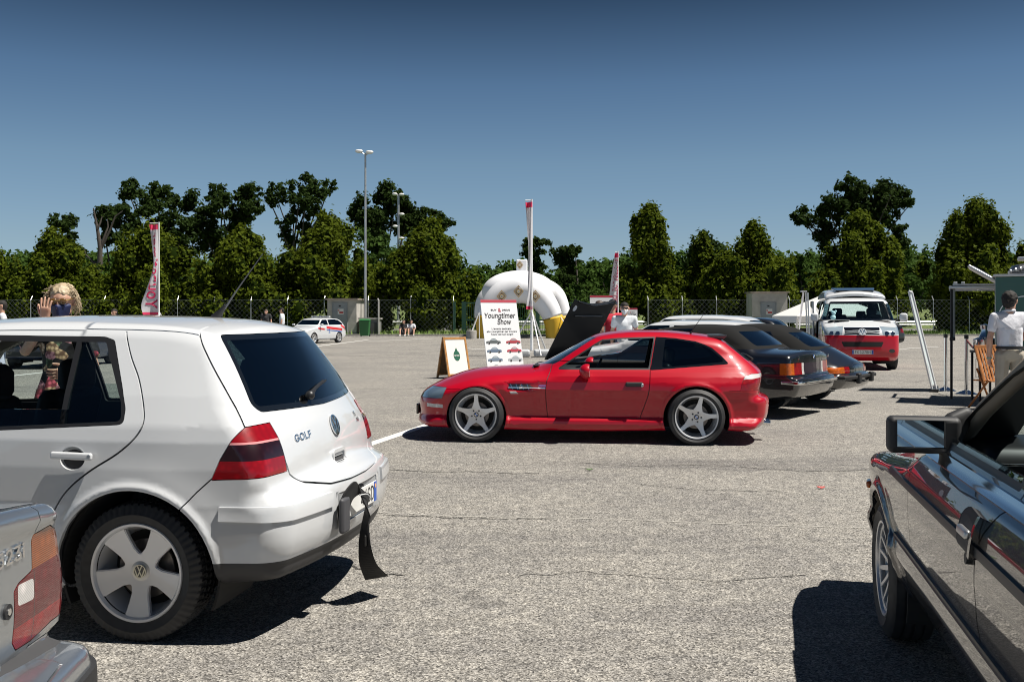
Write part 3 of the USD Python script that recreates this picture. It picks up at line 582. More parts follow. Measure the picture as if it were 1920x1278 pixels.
    [part(pl, 'plate_band', box((px - .0055, s_ * .228, .518), (.002, .042, .104)), mat('plate_blue', (.02, .09, .42), .35)) for s_ in (-1, 1)]
    part(pl, 'plate_spot', orient(extrude(Point(0, 0).buffer(.011), .001), (0, -1, 0), (0, 0, 1), (-1, 0, 0), (px - .0066, -.228, .548)), mat('plate_orange', (.75, .35, .12), .4))
    part(pl, 'plate_letters', orient(text('46SD', .075, .0015, False, width=.22), (0, -1, 0), (0, 0, 1), (-1, 0, 0), (px - .005, -.095, .518)), mat('ink', (.01, .01, .01), .5))
    # antenna, wiper
    an = part(g, 'aerial', lathe([(0, 0), (.030, 0), (.026, .012), (.014, .05), (.010, .09), (0, .092)], 16).apply_transform(trimesh.transformations.rotation_matrix(math.radians(-38), [0, 1, 0])).apply_translation([.03, 0, 1.448]), RUBBER, 50)
    part(an, 'aerial_rod', tube([(-.02, 0, 1.50), (-.09, 0, 1.60), (-.235, 0, 1.79)], [.006, .004, .0022], 8), mat('rod_grey', (.10, .10, .11), .4))
    wp, wn = s.proj([(-.53, .16, 1.045), (-.52, .05, 1.075), (-.50, -.11, 1.10), (-.53, .20, 1.035), (-.50, -.18, 1.105)], .022)
    w = part(rw, 'wiper_arm', tube(wp[:3], [.016, .009, .006], 8), RUBBER, 40); part(rw, 'wiper_blade', tube([wp[1] - wn[1] * .008, wp[4] - wn[4] * .008], .006, 6), RUBBER); part(rw, 'wiper_pivot', trimesh.creation.icosphere(2, .024).apply_translation(wp[0]), RUBBER, True)
    # wheels and cabin
    for x in (.003, 2.52):
        for sd in (1, -1):
            wheel(g, (x, sd * (.742 if x < 1 else .755), .312), sd, .314, .20, .212, 'five_wide', rimmat=mat('silver_alloy', (.66, .66, .67), .34, .5), seg=120 if (sd > 0 and x < 1) else 48); wheel_well(g, x, .312, .377, sd)
    seat(g, .16, 0, .47, 1.15, .60, 18, bench=True); seat(g, 1.25, .37, .42, .50, .62, 14); seat(g, 1.25, -.37, .42, .50, .62, 14)
    part(g, 'parcel_shelf', box((-.22, 0, .94), (.34, 1.15, .03), bevel=.01), LINING); part(g, 'dashboard', box((2.0, 0, .86), (.5, 1.35, .22), bevel=.06), TRIM, 40); steering(g, 1.78, .37, .92)
    return g
HATCH = white_hatch()
# black strap hanging from the bumper of the hatchback
def strap():
    T = thing('tow_strap', 'black webbing strap looped over the white bumper and hanging above the ground', 'strap', np.array([-1.5453, 5.2879, 0]) * .9787, 170.5, scale=.9787)
    P = np.array([(-.77, .33, .49), (-.80, .31, .56), (-.815, .25, .605), (-.825, .17, .60), (-.835, .11, .545), (-.84, .10, .47), (-.835, .12, .40), (-.83, .115, .33), (-.825, .05, .20), (-.83, -.09, .085)])
    W = np.array([(0, .02, .045), (0, .02, .05), (-.01, .03, .045), (0, .045, .03), (0, .055, .0), (-.02, .03, -.01), (-.025, .025, 0), (-.035, .03, .0), (-.055, .04, .01), (-.075, .045, .025)])
    p = spline(P, 8); w = spline(W, 8); n = len(p); e = np.array([.004, 0, 0]); V = np.vstack([p - w - e, p + w - e, p + w + e, p - w + e]); F = []
    for i in range(n - 1):
        for a, b in ((0, 1), (1, 2), (2, 3), (3, 0)): F += [[a * n + i, b * n + i, a * n + i + 1], [b * n + i, b * n + i + 1, a * n + i + 1]]
    F += [[0, n, 2 * n], [0, 2 * n, 3 * n], [n - 1, 3 * n - 1, 2 * n - 1], [n - 1, 4 * n - 1, 3 * n - 1]]
    m = trimesh.Trimesh(V, F, process=False); part(T, 'webbing', m, mat('webbing', (.012, .012, .013), .8, bump=(300, .4, .002)))
    part(T, 'loop_pad', box((-.80, .335, .50), (.03, .10, .17), bevel=.014), mat('pad_grey', (.05, .05, .055), .6), 40)
    part(T, 'buckle', box((-.845, .12, .335), (.012, .07, .055), bevel=.004), mat('buckle_black', (.02, .02, .02), .3), 40)
    part(T, 'edge_thread', tube(spline([(-.835, .21, .575), (-.85, .13, .565), (-.855, .07, .52)], 6), .0025, 6), mat('thread_white', (.6, .6, .6), .6))
strap()
# ------------------------------------------------------------ red coupe
RED_PAINT = mat('red_paint', (.36, .0, .010), .4, spec=.2, coat=1.0, coat_rough=.02, noise=(1.5, .02))
HEADLAMP = mat('headlamp_glass', (.10, .14, .18), .08, coat=1.0, spec=.8); BLACK_GLOSS = mat('gloss_black', (.006, .006, .007), .12, coat=1.0)
HALF = lambda sd: prism_z(sbox(-9, 0, 9, 9) if sd > 0 else sbox(-9, -9, 9, 0), -1, 9)
ZB = lambda a, b: prism_z(sbox(-9, -9, 9, 9), a, b)
def mirror_pod(g, s, x, z, y, m, size=(.085, .10, .085), sd=1, tilt=0):
    foot = part(g, 'mirror', tm(m3.Manifold.batch_hull([m3.Manifold.sphere(.03, 12).translate((x + .03, sd * (y - .10), z - .07)), m3.Manifold.sphere(.025, 12).translate((x, sd * (y + .01), z - .03))])), TRIM, True)
    e = trimesh.creation.icosphere(3); e.vertices *= size; v = e.vertices; v[:, 0] = np.maximum(v[:, 0], -size[0] * .35); e.apply_translation((x, sd * (y + .04), z)); part(foot, 'mirror_shell', e, m, 50)
    q = orient(extrude(affinity.scale(Point(0, 0).buffer(1, 16), size[1] * .86, size[2] * .86), .003), (0, 1, 0), (0, 0, 1), (-1, 0, 0), (x - size[0] * .35 - .002, sd * (y + .04), z)); part(foot, 'mirror_glass', q, mat('mirror_face', (.8, .8, .8), .02, 1.0))
def red_coupe():
    g = thing('red_coupe', 'red shooting-brake coupe parked side-on in the middle, star-spoke wheels and side gills', 'car', np.array([2.111, 11.735, 0]) * 1.007, 174, scale=1.007)
    top = spline([(3.215, .185), (3.222, .215), (3.205, .26), (3.192, .30), (3.205, .40), (3.19, .48), (3.14, .545), (3.06, .598), (2.933, .662), (2.692, .753), (2.445, .800), (2.206, .818), (1.962, .832), (1.84, .842), (1.765, .855), (1.66, .905), (1.40, 1.048), (1.165, 1.176), (1.007, 1.218), (.773, 1.243), (.535, 1.250), (.304, 1.245), (.067, 1.226), (-.162, 1.198), (-.30, 1.165), (-.40, 1.105), (-.55, .99), (-.685, .882), (-.745, .828), (-.772, .79), (-.770, .70), (-.755, .58), (-.765, .535), (-.84, .505), (-.862, .47), (-.862, .40), (-.845, .30), (-.80, .20), (-.74, .165), (-.62, .15)], 6)
    bot = [(-.4, .17), (.35, .15), (1.2, .135), (2.08, .14), (2.8, .16), (3.05, .16), (3.17, .163)]
    sil = Sil(np.vstack([top, spline(bot, 5)]))
    zk = np.array([.05, .15, .20, .25, .30, .38, .50, .585, .68, .74, .79, .84, .90, 1.0, 1.1, 1.18, 1.25, 1.5]); wk = np.array([.79, .825, .842, .836, .798, .804, .820, .837, .828, .806, .772, .725, .690, .640, .590, .540, .48, .30])
    def width(x, z):
        w = np.interp(z, zk, wk); sk = np.clip((z - .1) / .1, 0, 1) * np.clip((.86 - z) / .22, 0, 1)
        w = w + .052 * np.exp(-((x - .0) / .46) ** 2) * sk + .030 * np.exp(-((x - 2.44) / .42) ** 2) * sk
        w = w - .020 * np.exp(-((z - .26) / .05) ** 2) * (1 - sstep(np.abs(x - 1.23), .78, .95)) * 0
        w = w - .06 * sstep(-x, .25, .85) * sstep(z, .2, .3) - .05 * sstep(-x, .0, .6) * sstep(z, .85, 1.0) - .11 * np.clip((x - 2.75) / .5, 0, 1) ** 1.6
        w = w - .06 * sstep(z, .80, .95) * np.exp(-((x - 1.75) / .3) ** 2) * 0
        for cx, R, a in ((.006, .375, .012), (2.437, .350, .012)):
            r = np.hypot(x - cx, z - .285); w = w + a * np.exp(-((r - R) / .022) ** 2) * (z > .14)
        # recess behind the side gill
        w = w - .020 * sstep(x, 1.66, 2.02) * sstep(-x, -2.14, -2.06) * sstep(z, .56, .60) * sstep(-z, -.682, -.672)
        return w
    rear = lambda z: np.interp(z, [.2, .48, .56, .78, .9, 1.2], [.17, .17, .13, .12, .09, .07]); front = lambda z: np.interp(z, [.1, .4, .6], [.24, .26, .27])
    k = lambda P: np.interp(P[:, 2], [.19, .27, .5, .6, .8, 1.0, 1.25], [.03, .07, .08, .10, .11, .07, .08])
    f = body_fn(sil, width, rear, front, lambda x: np.where(x > 1.8, .05, .045), k, xr=.0, xf=2.3, W=.84, p=2.6)
    lo, hi = (-1.0, -1.02, .02), (3.35, 1.02, 1.36); s = Shell(f, lo, hi, .021, .012, .055)
    wo = rpoly([(1.55, .812), (1.125, 1.093), (1.036, 1.146), (.85, 1.163), (.440, 1.176), (.508, .815)], .012); wi = wo.buffer(-.016)
    ro = rpoly([(.435, 1.176), (.219, 1.162), (-.004, 1.127), (-.10, 1.095), (-.186, 1.055), (-.285, .969), (-.365, .880), (.502, .809)], .012)
    ri = rpoly([(.33, 1.150), (.20, 1.143), (-.01, 1.108), (-.10, 1.076), (-.17, 1.04), (-.262, .962), (-.325, .905), (.375, .838)], .02)
    S1 = s.take(both(prism_y(wo, .25, 1.1)), lining=True); s.pair(g, 'window_seal', S1 - both(prism_y(wi, .25, 1.1)), RUBBER)
    S2 = s.take(both(prism_y(ro, .25, 1.1)), lining=True); ip = both(prism_y(ri, .25, 1.1)); s.pair(g, 'quarter_window_border', S2 - ip, mat('black_glass', 0)); s.pair(g, 'quarter_window', S2 ^ ip, glass_mat('quarter_glass', (.32, .40, .42), base=.05))
    ws = rpoly([(-.47, 1.168), (.47, 1.168), (.63, .868), (0, .845), (-.63, .868)], .03); s.put(g, 'windscreen', s.take(prism_x(ws, 1.0, 2.3), lining=True), GLASS)
    hg = rpoly([(-.44, 1.105), (.44, 1.105), (.53, .905), (-.53, .905)], .03); hgm = s.take(prism_x(hg, -1.2, -.2), lining=True); rw = s.put(g, 'rear_window', hgm, GLASS_TINT)
    # lamps
    tp = [(-.472, .596), (-.489, .681), (-.524, .745), (-.60, .772), (-1.2, .79), (-1.2, .596)]; T = s.take(both(prism_y(tp, .46, 1.2)), both(prism_y(fat(Polygon(tp), .003), .456, 1.2)))
    up = prism_y([(-.505, .716), (-.60, .720), (-.70, .735), (-1.2, .75), (-1.2, .9), (-.505, .9)], -1.2, 1.2)
    for sd in (1, -1):
        q = T ^ HALF(sd); tl = s.put(g, 'tail_lamp', q - up, RED_LENS); s.put(tl, 'white_lens', q ^ up, mat('white_lens', (.45, .42, .41), .25, coat=1))
    hp = [(2.96, .600), (2.785, .604), (2.83, .487), (3.4, .475), (3.4, .565)]; T = s.take(both(prism_y(hp, .42, 1.2)), both(prism_y(fat(Polygon(hp), .003), .417, 1.2)))
    for sd in (1, -1):
        hl = s.put(g, 'headlamp', T ^ HALF(sd), HEADLAMP)
    tp = [(3.02, .425), (3.02, .385), (2.822, .377), (2.822, .415)]; s.pair(g, 'turn_signal', s.take(both(prism_y(tp, .5, 1.2))), CLEAR_LENS)
    # arches, doors, seams
    arch = both(cyl_y(.006, .285, .358, .42, 1.2)) + both(cyl_y(2.437, .285, .338, .42, 1.2)); s.cut(arch)
    dr = np.vstack([spline([(1.595, .90), (1.600, .83), (1.618, .764), (1.650, .652), (1.652, .475), (1.635, .284)], 4), spline([(.623, .284), (.570, .43), (.530, .55), (.514, .68), (.507, .83), (.50, .90)], 4)])
    D = s.take(both(prism_y(Polygon(dr), .3, 1.2)), both(prism_y(fat(Polygon(dr), .008), .3, 1.2))); door = s.pair(g, 'door', D, RED_PAINT)[0]
    for y0 in (.3,):
        for ln in ([(.38, .284), (2.07, .284)], [(-.345, .598), (-.47, .596)], [(2.615, .592), (2.79, .590)]):
            s.cut(both(prism_y(LineString(ln).buffer(.0025, cap_style=2), y0, 1.2)), False)
    s.put(g, 'body', s.rest - arch, RED_PAINT); s.put(g, 'cabin_lining', s.lin - arch, LINING)
    # trim
    X = (-1, 0, 0); st = lambda par, nm, poly, c, m, t=.004, lift=0., sm=False: part(par, nm, s.stick(extrude(poly, t), c, X, lift), m, sm)
    for sd in (1, -1):
        X = (-sd, 0, 0); c = (1.88, sd * 1.0, .632)
        gl = st(g, 'side_gill', affinity.scale(Polygon([(-.225, .028), (.06, .028), (.02, -.008), (.2, -.012), (-.12, -.05), (-.2, -.012)]), sd if sd < 0 else 1, 1, origin=(0, 0)) if False else Polygon([(-.20, .032), (.03, .030), (.075, .0), (-.01, -.034), (-.13, -.034), (-.20, -.004)]), c, BLACK_GLOSS, .002, .001)
        st(gl, 'gill_bar', Polygon([(-.215, .003), (.21, -.002), (.21, -.014), (-.215, -.009)]), c, CHROME, .006, .004)
        for i in range(4): st(gl, 'gill_fin', Polygon([(-.185 + i * .062, .034), (-.178 + i * .062, .034), (-.155 + i * .062, -.030), (-.162 + i * .062, -.030)]), c, CHROME, .004, .003)
        st(g, 'side_marker', Polygon([(-.05, .014), (.022, .014), (.05, -.014), (-.036, -.014)]), (2.005, sd * 1.0, .528), CLEAR_LENS, .004)
        h = s.stick(tm(rbox((.19, .05, .03), .012, 10)), (.685, sd, .675), X, .008); hd = part(door, 'door_handle', h, TRIM, 50); part(hd, 'lock_cap', s.stick(tm(rbox((.03, .04, .02), .008, 8)), (.60, sd, .678), X, .016), mat('alloy_cap', (.5, .5, .5), .35, .9), 50)
        mirror_pod(g, s, 1.20, .80, .84, RED_PAINT, sd=sd)
        for x, spin, r in ((.006, 22, .358), (2.437, 36, .338)):
            wheel(g, (x, sd * .775 if x > 1 else sd * .785, .308), sd, .310, .225 if x > 1 else .245, .226, 'five_star', spin=spin, seg=80 if sd > 0 else 40, rimmat=mat('bright_alloy', (.72, .72, .73), .30, .55)); wheel_well(g, x, .285, r, sd, .42, .79)
    st(g, 'side_badge', Polygon([(-.04, .012), (.04, .012), (.04, -.012), (-.04, -.012)]), (1.70, 1.0, .652), mat('badge_violet', (.30, .10, .30), .3, coat=1), .003)
    part(g, 'plate_holder', box((3.225, 0, .31), (.03, .50, .12), bevel=.008), BLACK_GLOSS, 40)
    sp = extrude(Polygon([(-.43, 0), (.43, 0), (.36, .03), (-.36, .03)]), .02)
    part(g, 'roof_spoiler', tm(m3.Manifold.batch_hull([man(box((-.20, 0, 1.180), (.08, .86, .02))), man(box((-.36, 0, 1.190), (.012, .92, .012))), man(box((-.32, 0, 1.150), (.012, .86, .012)))])), mat('spoiler_grey', (.05, .06, .065), .35, coat=.5))
    for y in (.33, .24, -.24, -.33): part(g, 'exhaust_tip', lathe([(.034, -.12), (.036, 0), (.031, 0), (.029, -.1), (.034, -.12)], 20).apply_transform(trimesh.transformations.rotation_matrix(-math.pi / 2 - .12, [0, 1, 0])).apply_translation((-.86, y, .195)), CHROME, 40)
    part(g, 'aerial', cat_([tube([(.03, .30, 1.20), (.02, .30, 1.235)], [.016, .008], 8), tube([(.02, .30, 1.23), (-.14, .30, 1.46)], [.005, .0025], 6)]), RUBBER)
    wp, wn = s.proj([(-.68, .05, .88), (-.62, -.02, .93), (-.60, -.25, .95)], .03); part(rw, 'wiper_arm', tube(wp, [.018, .008, .006], 8), RUBBER)
    part(g, 'cowl_grille', box((1.80, 0, .838), (.07, .9, .014), bevel=.004), RUBBER)
    # cabin
    for y in (.36, -.36): seat(g, .46, y, .28, .50, .60, 16, mat('leather_black', (.012, .012, .013), .4))
    part(g, 'dashboard', box((1.45, 0, .70), (.40, 1.22, .20), bevel=.07), TRIM, 40); steering(g, 1.12, .36, .76, .17); part(g, 'parcel_shelf', box((-.25, 0, .74), (.6, 1.1, .03), bevel=.01), LINING)
    return g
RED = red_coupe()
# ------------------------------------------------------------ other vehicles
BLACK_PAINT = mat('black_paint', (.004, .004, .005), .3, coat=1.0, coat_rough=.01, coat_ior=1.85); SILVER_PAINT = mat('silver_paint', (.40, .43, .455), .26, .85, coat=1.0, coat_rough=.02, noise=(3, .02))
LEATHER = mat('leather_black', (.012, .012, .013), .4); BEIGE = mat('beige_trim', (.16, .135, .105), .8); PLATE_W, PLATE_B, INK = mat('plate_white', 0), mat('plate_blue', 0), mat('ink', 0)
def sp(pts, n=6): return spline(pts, n)
def w_of(zk, wk, ends=(), arches=(), z0=.2):
    zk, wk = np.array(zk, float), np.array(wk, float)
    def w(x, z):
        q = np.interp(z, zk, wk)
        for x0, x1, a in ends: q = q - a * np.clip((x - x0) / (x1 - x0), 0, 1) ** 1.8
        for cx, cz, R, a, s in arches: q = q + a * np.exp(-((np.hypot(x - cx, z - cz) - R) / s) ** 2) * (z > z0)
        return q
    return w
def dark_sedan():
    g = thing('dark_sedan', 'glossy black sedan at the right edge with square door mirror and open side window', 'car', np.array([2.5286, 4.4096, 0]) * .979, 77.7, scale=.979)
    top = sp([(.86, .45), (.875, .60), (.85, .74), (.76, .80), (.40, .855), (.0, .89), (-.45, .935), (-.58, .965), (-.72, 1.035), (-1.05, 1.21), (-1.32, 1.345), (-1.50, 1.395), (-1.9, 1.415), (-2.4, 1.40), (-2.8, 1.34), (-3.2, 1.12), (-3.42, 1.0), (-3.8, .965), (-4.0, .95), (-4.05, .9), (-4.08, .7), (-4.08, .45)])
    sil = Sil(np.vstack([top, sp([(-3.9, .3), (-3.0, .24), (-.3, .24), (.75, .28)], 4)]))
    width = w_of([.1, .25, .36, .42, .47, .525, .535, .60, .72, .80, .86, .92, .955, .985, 1.1, 1.25, 1.36, 1.45], [.70, .75, .815, .835, .852, .842, .836, .848, .858, .856, .845, .815, .775, .755, .71, .655, .60, .48], [(.2, .9, .10), (-3.2, -4.1, .08)], [(0, .305, .372, .022, .026), (-2.6, .305, .372, .022, .026)])
    f = body_fn(sil, width, lambda z: .08 + 0 * z, lambda z: np.interp(z, [.8, 1.0], [.14, .10]), .03, lambda P: np.interp(P[:, 2], [.3, .8, .95, 1.1, 1.4], [.06, .06, .07, .06, .09]), xr=-3.0, xf=0., W=.84)
    lo, hi = (-4.2, -1, .15), (1.0, 1, 1.5); s = Shell(f, lo, hi, .022, .012, .06)
    win = rpoly([(-.70, .985), (-.98, 1.135), (-1.28, 1.285), (-1.42, 1.335), (-1.86, 1.350), (-1.90, .985)], .015); rwin = rpoly([(-1.98, .985), (-1.95, 1.350), (-2.45, 1.34), (-2.78, 1.25), (-2.95, .99)], .015)
    A = s.take(both(prism_y(win, .3, 1.1)), lining=True); inn = both(prism_y(win.buffer(-.022), .3, 1.1)); s.pair(g, 'window_seal', A - inn, RUBBER)
    low = (A ^ inn) ^ ZB(.9, 1.022); s.pair(g, 'lowered_window', low, GLASS)
    A = s.take(both(prism_y(rwin, .3, 1.1)), lining=True); s.pair(g, 'rear_side_window', A, GLASS_TINT)
    s.put(g, 'windscreen', s.take(prism_x(rpoly([(-.53, 1.325), (.53, 1.325), (.66, 1.0), (-.66, 1.0)], .03), -1.6, .2), lining=True), GLASS); s.put(g, 'rear_window', s.take(prism_x(rpoly([(-.52, 1.32), (.52, 1.32), (.62, 1.02), (-.62, 1.02)], .03), -4, -2.6), lining=True), GLASS_TINT)
    arch = both(cyl_y(0, .305, .352, .42, 1.2)) + both(cyl_y(-2.6, .305, .352, .42, 1.2)); s.cut(arch)
    d1 = Polygon([(-.55, 1.2), (-.60, .985), (-.72, .95), (-.755, .80), (-.76, .545), (-1.815, .545), (-1.83, .80), (-1.93, .96), (-1.94, 1.45), (-1.4, 1.45)]); d2 = Polygon([(-1.945, 1.45), (-1.937, .96), (-1.838, .80), (-1.823, .545), (-2.25, .545), (-2.45, .72), (-2.75, .80), (-2.95, .98), (-2.8, 1.45)])
    door = s.pair(g, 'front_door', s.take(both(prism_y(fat(d1, -.0005), .56, 1.2)), both(prism_y(fat(d1, .004), .56, 1.2))), BLACK_PAINT)[0]; s.pair(g, 'rear_door', s.take(both(prism_y(fat(d2, -.003), .56, 1.2)), both(prism_y(fat(d2, .001), .56, 1.2))), BLACK_PAINT)
    gm, gid = grown(s, .010, lo, hi, .025); gm = gm - s.in1
    for sd in (1, -1):
        q = gm ^ HALF(sd); put_grown(s, g, 'rub_strip', q ^ ZB(.797, .823) ^ prism_y(sbox(-3.9, .5, -.33, 1.2), .6 if sd > 0 else -1.2, 1.2 if sd > 0 else -.6), gid, RUBBER)
        put_grown(s, g, 'belt_moulding', (q - s.outer) ^ ZB(.940, .972) ^ prism_y(sbox(-2.96, .9, -.80, 1.1), .6 if sd > 0 else -1.2, 1.2 if sd > 0 else -.6), gid, CHROME)
        put_grown(s, g, 'sill_strip', q ^ ZB(.527, .548) ^ prism_y(sbox(-2.2, .5, -.36, .6), .6 if sd > 0 else -1.2, 1.2 if sd > 0 else -.6), gid, RUBBER)
    s.put(g, 'body', s.rest - arch, BLACK_PAINT); s.put(g, 'cabin_lining', s.lin - arch, BEIGE)
    X = (-1, 0, 0)
    hd = part(door, 'handle_cup', s.stick(extrude(rpoly([(-.10, -.055), (.09, -.06), (.10, .05), (-.06, .062), (-.10, .04)], .03), .012), (-1.745, .9, .872), X), TRIM)
    part(hd, 'handle_lever', s.stick(tm(rbox((.11, .028, .02), .009, 10)), (-1.76, .9, .862), X, .022), mat('alloy_cap', 0), 50)
    part(hd, 'handle_bezel', s.stick(extrude(rpoly([(-.012, -.055), (.012, -.06), (.010, .06), (-.014, .055)], .004), .022), (-1.845, .9, .868), X), BLACK_GLOSS)
    part(door, 'door_lock', s.stick(extrude(Point(0, 0).buffer(.017, 12), .012), (-1.775, .9, .772), X), TRIM)
    m = rbox((.075, .255, .135), .022, 10).translate((-.955, .835, 1.03)); m = m - m3.Manifold.cube((.06, .165, .10), True).translate((-1.0, .848, 1.035))
    mi = part(g, 'mirror_housing', cat_([tm(m), tm(m3.Manifold.batch_hull([m3.Manifold.sphere(.03, 10).translate(p) for p in ((-.92, .73, .985), (-.92, .73, 1.08), (-.84, .74, .97), (-.90, .68, 1.10))]))]), TRIM, 40)
    part(mi, 'mirror_glass', box((-.975, .848, 1.035), (.006, .163, .098)), mat('mirror_face', 0))
    m = s.stick(tm(rbox((.09, .035, .03), .012, 8)), (.52, .9, .60), X, .006); part(g, 'side_lamp', m, AMBER_LENS, 40)
    part(g, 'front_bumper', tm(m3.Manifold.batch_hull([rbox((.1, 1.5, .2), .03).translate((.86, 0, .50)), rbox((.3, 1.60, .2), .03).translate((.56, 0, .50))]) - cyl_y(0, .305, .37, -1, 1)), TRIM, 40)
    for x in (0, -2.6):
        for sd in (1, -1): wheel(g, (x, sd * .745, .305), sd, .308, .20, .205, 'mesh', seg=80 if x == 0 and sd > 0 else 36); wheel_well(g, x, .305, .352, sd, .42, .79)
    part(g, 'dashboard', cat_([box((-.86, 0, .93), (.46, 1.34, .16), bevel=.06), box((-.98, 0, .82), (.3, 1.34, .2), bevel=.05)]), LEATHER, 40)
    v = part(g, 'air_vent', box((-1.10, .50, .92), (.012, .22, .065), bevel=.004), CHROME, 40); part(v, 'vent_slats', box((-1.107, .50, .92), (.006, .20, .05)), TRIM)
    v = part(g, 'air_vent', box((-1.10, -.50, .92), (.012, .22, .065), bevel=.004), CHROME, 40)
    for y in (.36, -.36): seat(g, -1.98, y, .42, .50, .60, 12, LEATHER)
    seat(g, -2.85, 0, .45, 1.2, .55, 15, LEATHER, rest=False); steering(g, -1.22, .36, .90)
    for sd in (1, -1): part(g, 'pillar_trim', tube([(-.74, sd * .655, .99), (-1.0, sd * .635, 1.13), (-1.36, sd * .575, 1.315)], [.028, .03, .03], 8), BEIGE, True)
    return g
dark_sedan()
def silver_sedan():
    g = thing('silver_sedan', 'silver sedan cut off at the bottom left corner, boot badge and tail lamp showing', 'car', np.array([-2.19, 1.93, 0]) * .965, 177.1, scale=.965)
    top = sp([(3.6, .4), (3.62, .6), (3.4, .75), (2.6, .93), (2.2, 1.0), (1.9, 1.15), (1.4, 1.38), (.8, 1.44), (.2, 1.42), (-.15, 1.30), (-.42, 1.09), (-.60, 1.045), (-.85, 1.038), (-.985, 1.045), (-1.015, 1.033), (-1.015, 1.0), (-.998, .975), (-1.0, .93), (-1.005, .8), (-.995, .70), (-.99, .665), (-1.09, .655), (-1.125, .62), (-1.13, .50), (-1.10, .36), (-1.0, .28)], 7)
    sil = Sil(np.vstack([top, sp([(-.5, .24), (1., .22), (3., .22), (3.5, .27)], 4)]))
    width = w_of([.1, .3, .5, .64, .675, .8, .92, 1.0, 1.05, 1.2, 1.4, 1.5], [.80, .86, .885, .885, .875, .872, .840, .775, .735, .68, .58, .45], [(-.1, -1.1, .10), (2.9, 3.7, .12)], [(0, .31, .39, .012, .025)])
    f = body_fn(sil, width, lambda z: np.interp(z, [.3, .64, .68, .98, 1.03], [.10, .10, .06, .055, .08]), .2, .03, lambda P: np.interp(P[:, 2], [.3, .64, .68, .95, 1.02, 1.1, 1.4], [.10, .10, .05, .045, .018, .05, .09]), xr=-.6, xf=2.4, W=.87)
    lo, hi = (-1.25, -1, .12), (3.75, 1, 1.52); s = Shell(f, lo, hi, .025, .012, .07)
    wn = rpoly([(.05, 1.06), (.35, 1.34), (.85, 1.37), (1.38, 1.30), (1.85, 1.05)], .02); s.pair(g, 'side_window', s.take(both(prism_y(wn, .3, 1)), lining=True), GLASS_TINT)
    s.put(g, 'rear_window', s.take(prism_x(rpoly([(-.5, 1.34), (.5, 1.34), (.62, 1.10), (-.62, 1.10)], .03), -.6, .5), lining=True), GLASS_TINT); s.put(g, 'windscreen', s.take(prism_x(rpoly([(-.52, 1.34), (.52, 1.34), (.66, 1.04), (-.66, 1.04)], .03), 1.2, 2.6), lining=True), GLASS)
    M = lambda p: Polygon([(-y, z) for y, z in p])
    lampL = rpoly([(.580, .945), (.668, .952), (.80, .90), (.90, .78), (.90, .700), (.70, .700), (.586, .687), (.505, .690), (.480, .715), (.478, .835), (.50, .848), (.576, .861)], .008)
    for sd in (1, -1):
        lp = lampL if sd > 0 else affinity.scale(lampL, -1, 1, origin=(0, 0)); P = lambda q, x0=-1.5: prism_x(q if sd > 0 else affinity.scale(q, -1, 1, origin=(0, 0)), x0, -.80)
        L = s.take(P(lampL), P(fat(lampL, .003)))
        amber = P(sbox(.55, .864, 1, 1)); rev = P(rpoly([(.497, .846), (.581, .842), (.581, .790), (.496, .796)], .01)); lip = P(sbox(.5835, .6, .5865, .864)); sm = P(sbox(.60, .800, 1, .864))
        tl = s.put(g, 'tail_lamp', (L - amber - rev - lip) ^ ZB(0, .745), RED_LENS); s.put(tl, 'upper_red_lens', (L - amber - rev - lip) ^ ZB(.745, 1), lens_mat('deep_red_lens', (.11, .002, .005), 60))
        s.put(tl, 'amber_lens', L ^ amber, lens_mat('brown_amber_lens', (.24, .06, .010), 60)); s.put(tl, 'reversing_lens', L ^ rev, CLEAR_LENS); s.put(tl, 'lens_divider', L ^ lip, BLACK_GLOSS)
    lid = Polygon([(-.60, 1.2), (-.588, .96), (-.586, .687), (-.553, .641), (-.40, .637), (.40, .637), (.553, .641), (.586, .687), (.588, .96), (.60, 1.2)]); bp = s.take(prism_x(lid, -1.5, -.55) ^ ZB(.6, 1.1), prism_x(fat(lid, .004), -1.5, -.545) ^ ZB(.6, 1.1)); bo = s.put(g, 'boot_lid', bp, SILVER_PAINT)
    bm = [(-.30, .2), (-.36, .668), (-1.5, .676), (-1.5, .1)]; bu = s.take(prism_y(bm, -1.2, 1.2), prism_y(fat(Polygon(bm), .003), -1.2, 1.2)); bu_ = s.put(g, 'rear_bumper', bu, SILVER_PAINT)
    gm, gid = grown(s, .014, lo, (-.2, .98, .9), .02); put_grown(s, bu_, 'bumper_strip', (gm - s.in1) ^ prism_y([(-.40, .47), (-1.4, .47), (-1.4, .585), (-.40, .585)], -1.2, 1.2), gid, TRIM)
    arch = both(cyl_y(0, .31, .365, .42, 1.2)) + both(cyl_y(2.83, .31, .365, .42, 1.2)); s.cut(arch)
    s.put(g, 'body', s.rest - arch, SILVER_PAINT); s.put(g, 'cabin_lining', s.lin - arch, LINING)
    R_ = (0, -1, 0); part(bo, 'model_badge', s.stick(text('523i', .034, .006, True, width=.135), (-1.0, -.462, .925), R_), CHROME)
    part(bo, 'lock_barrel', s.stick(extrude(Point(0, 0).buffer(.018, 14), .006), (-1.0, -.440, .80), R_), TRIM); part(bo, 'lock_core', s.stick(extrude(Point(0, 0).buffer(.008, 10), .008), (-1.0, -.440, .80), R_), CHROME)
    part(bo, 'plate_panel', s.stick(extrude(rpoly([(-.36, -.07), (.36, -.07), (.36, .06), (-.36, .06)], .02), .004), (-1.0, 0, .74), R_), TRIM)
    for x in (0, 2.83):
        for sd in (1, -1): wheel(g, (x, sd * .755, .312), sd, .315, .21, .21, 'ten', seg=36); wheel_well(g, x, .31, .365, sd, .42, .8)
silver_sedan()
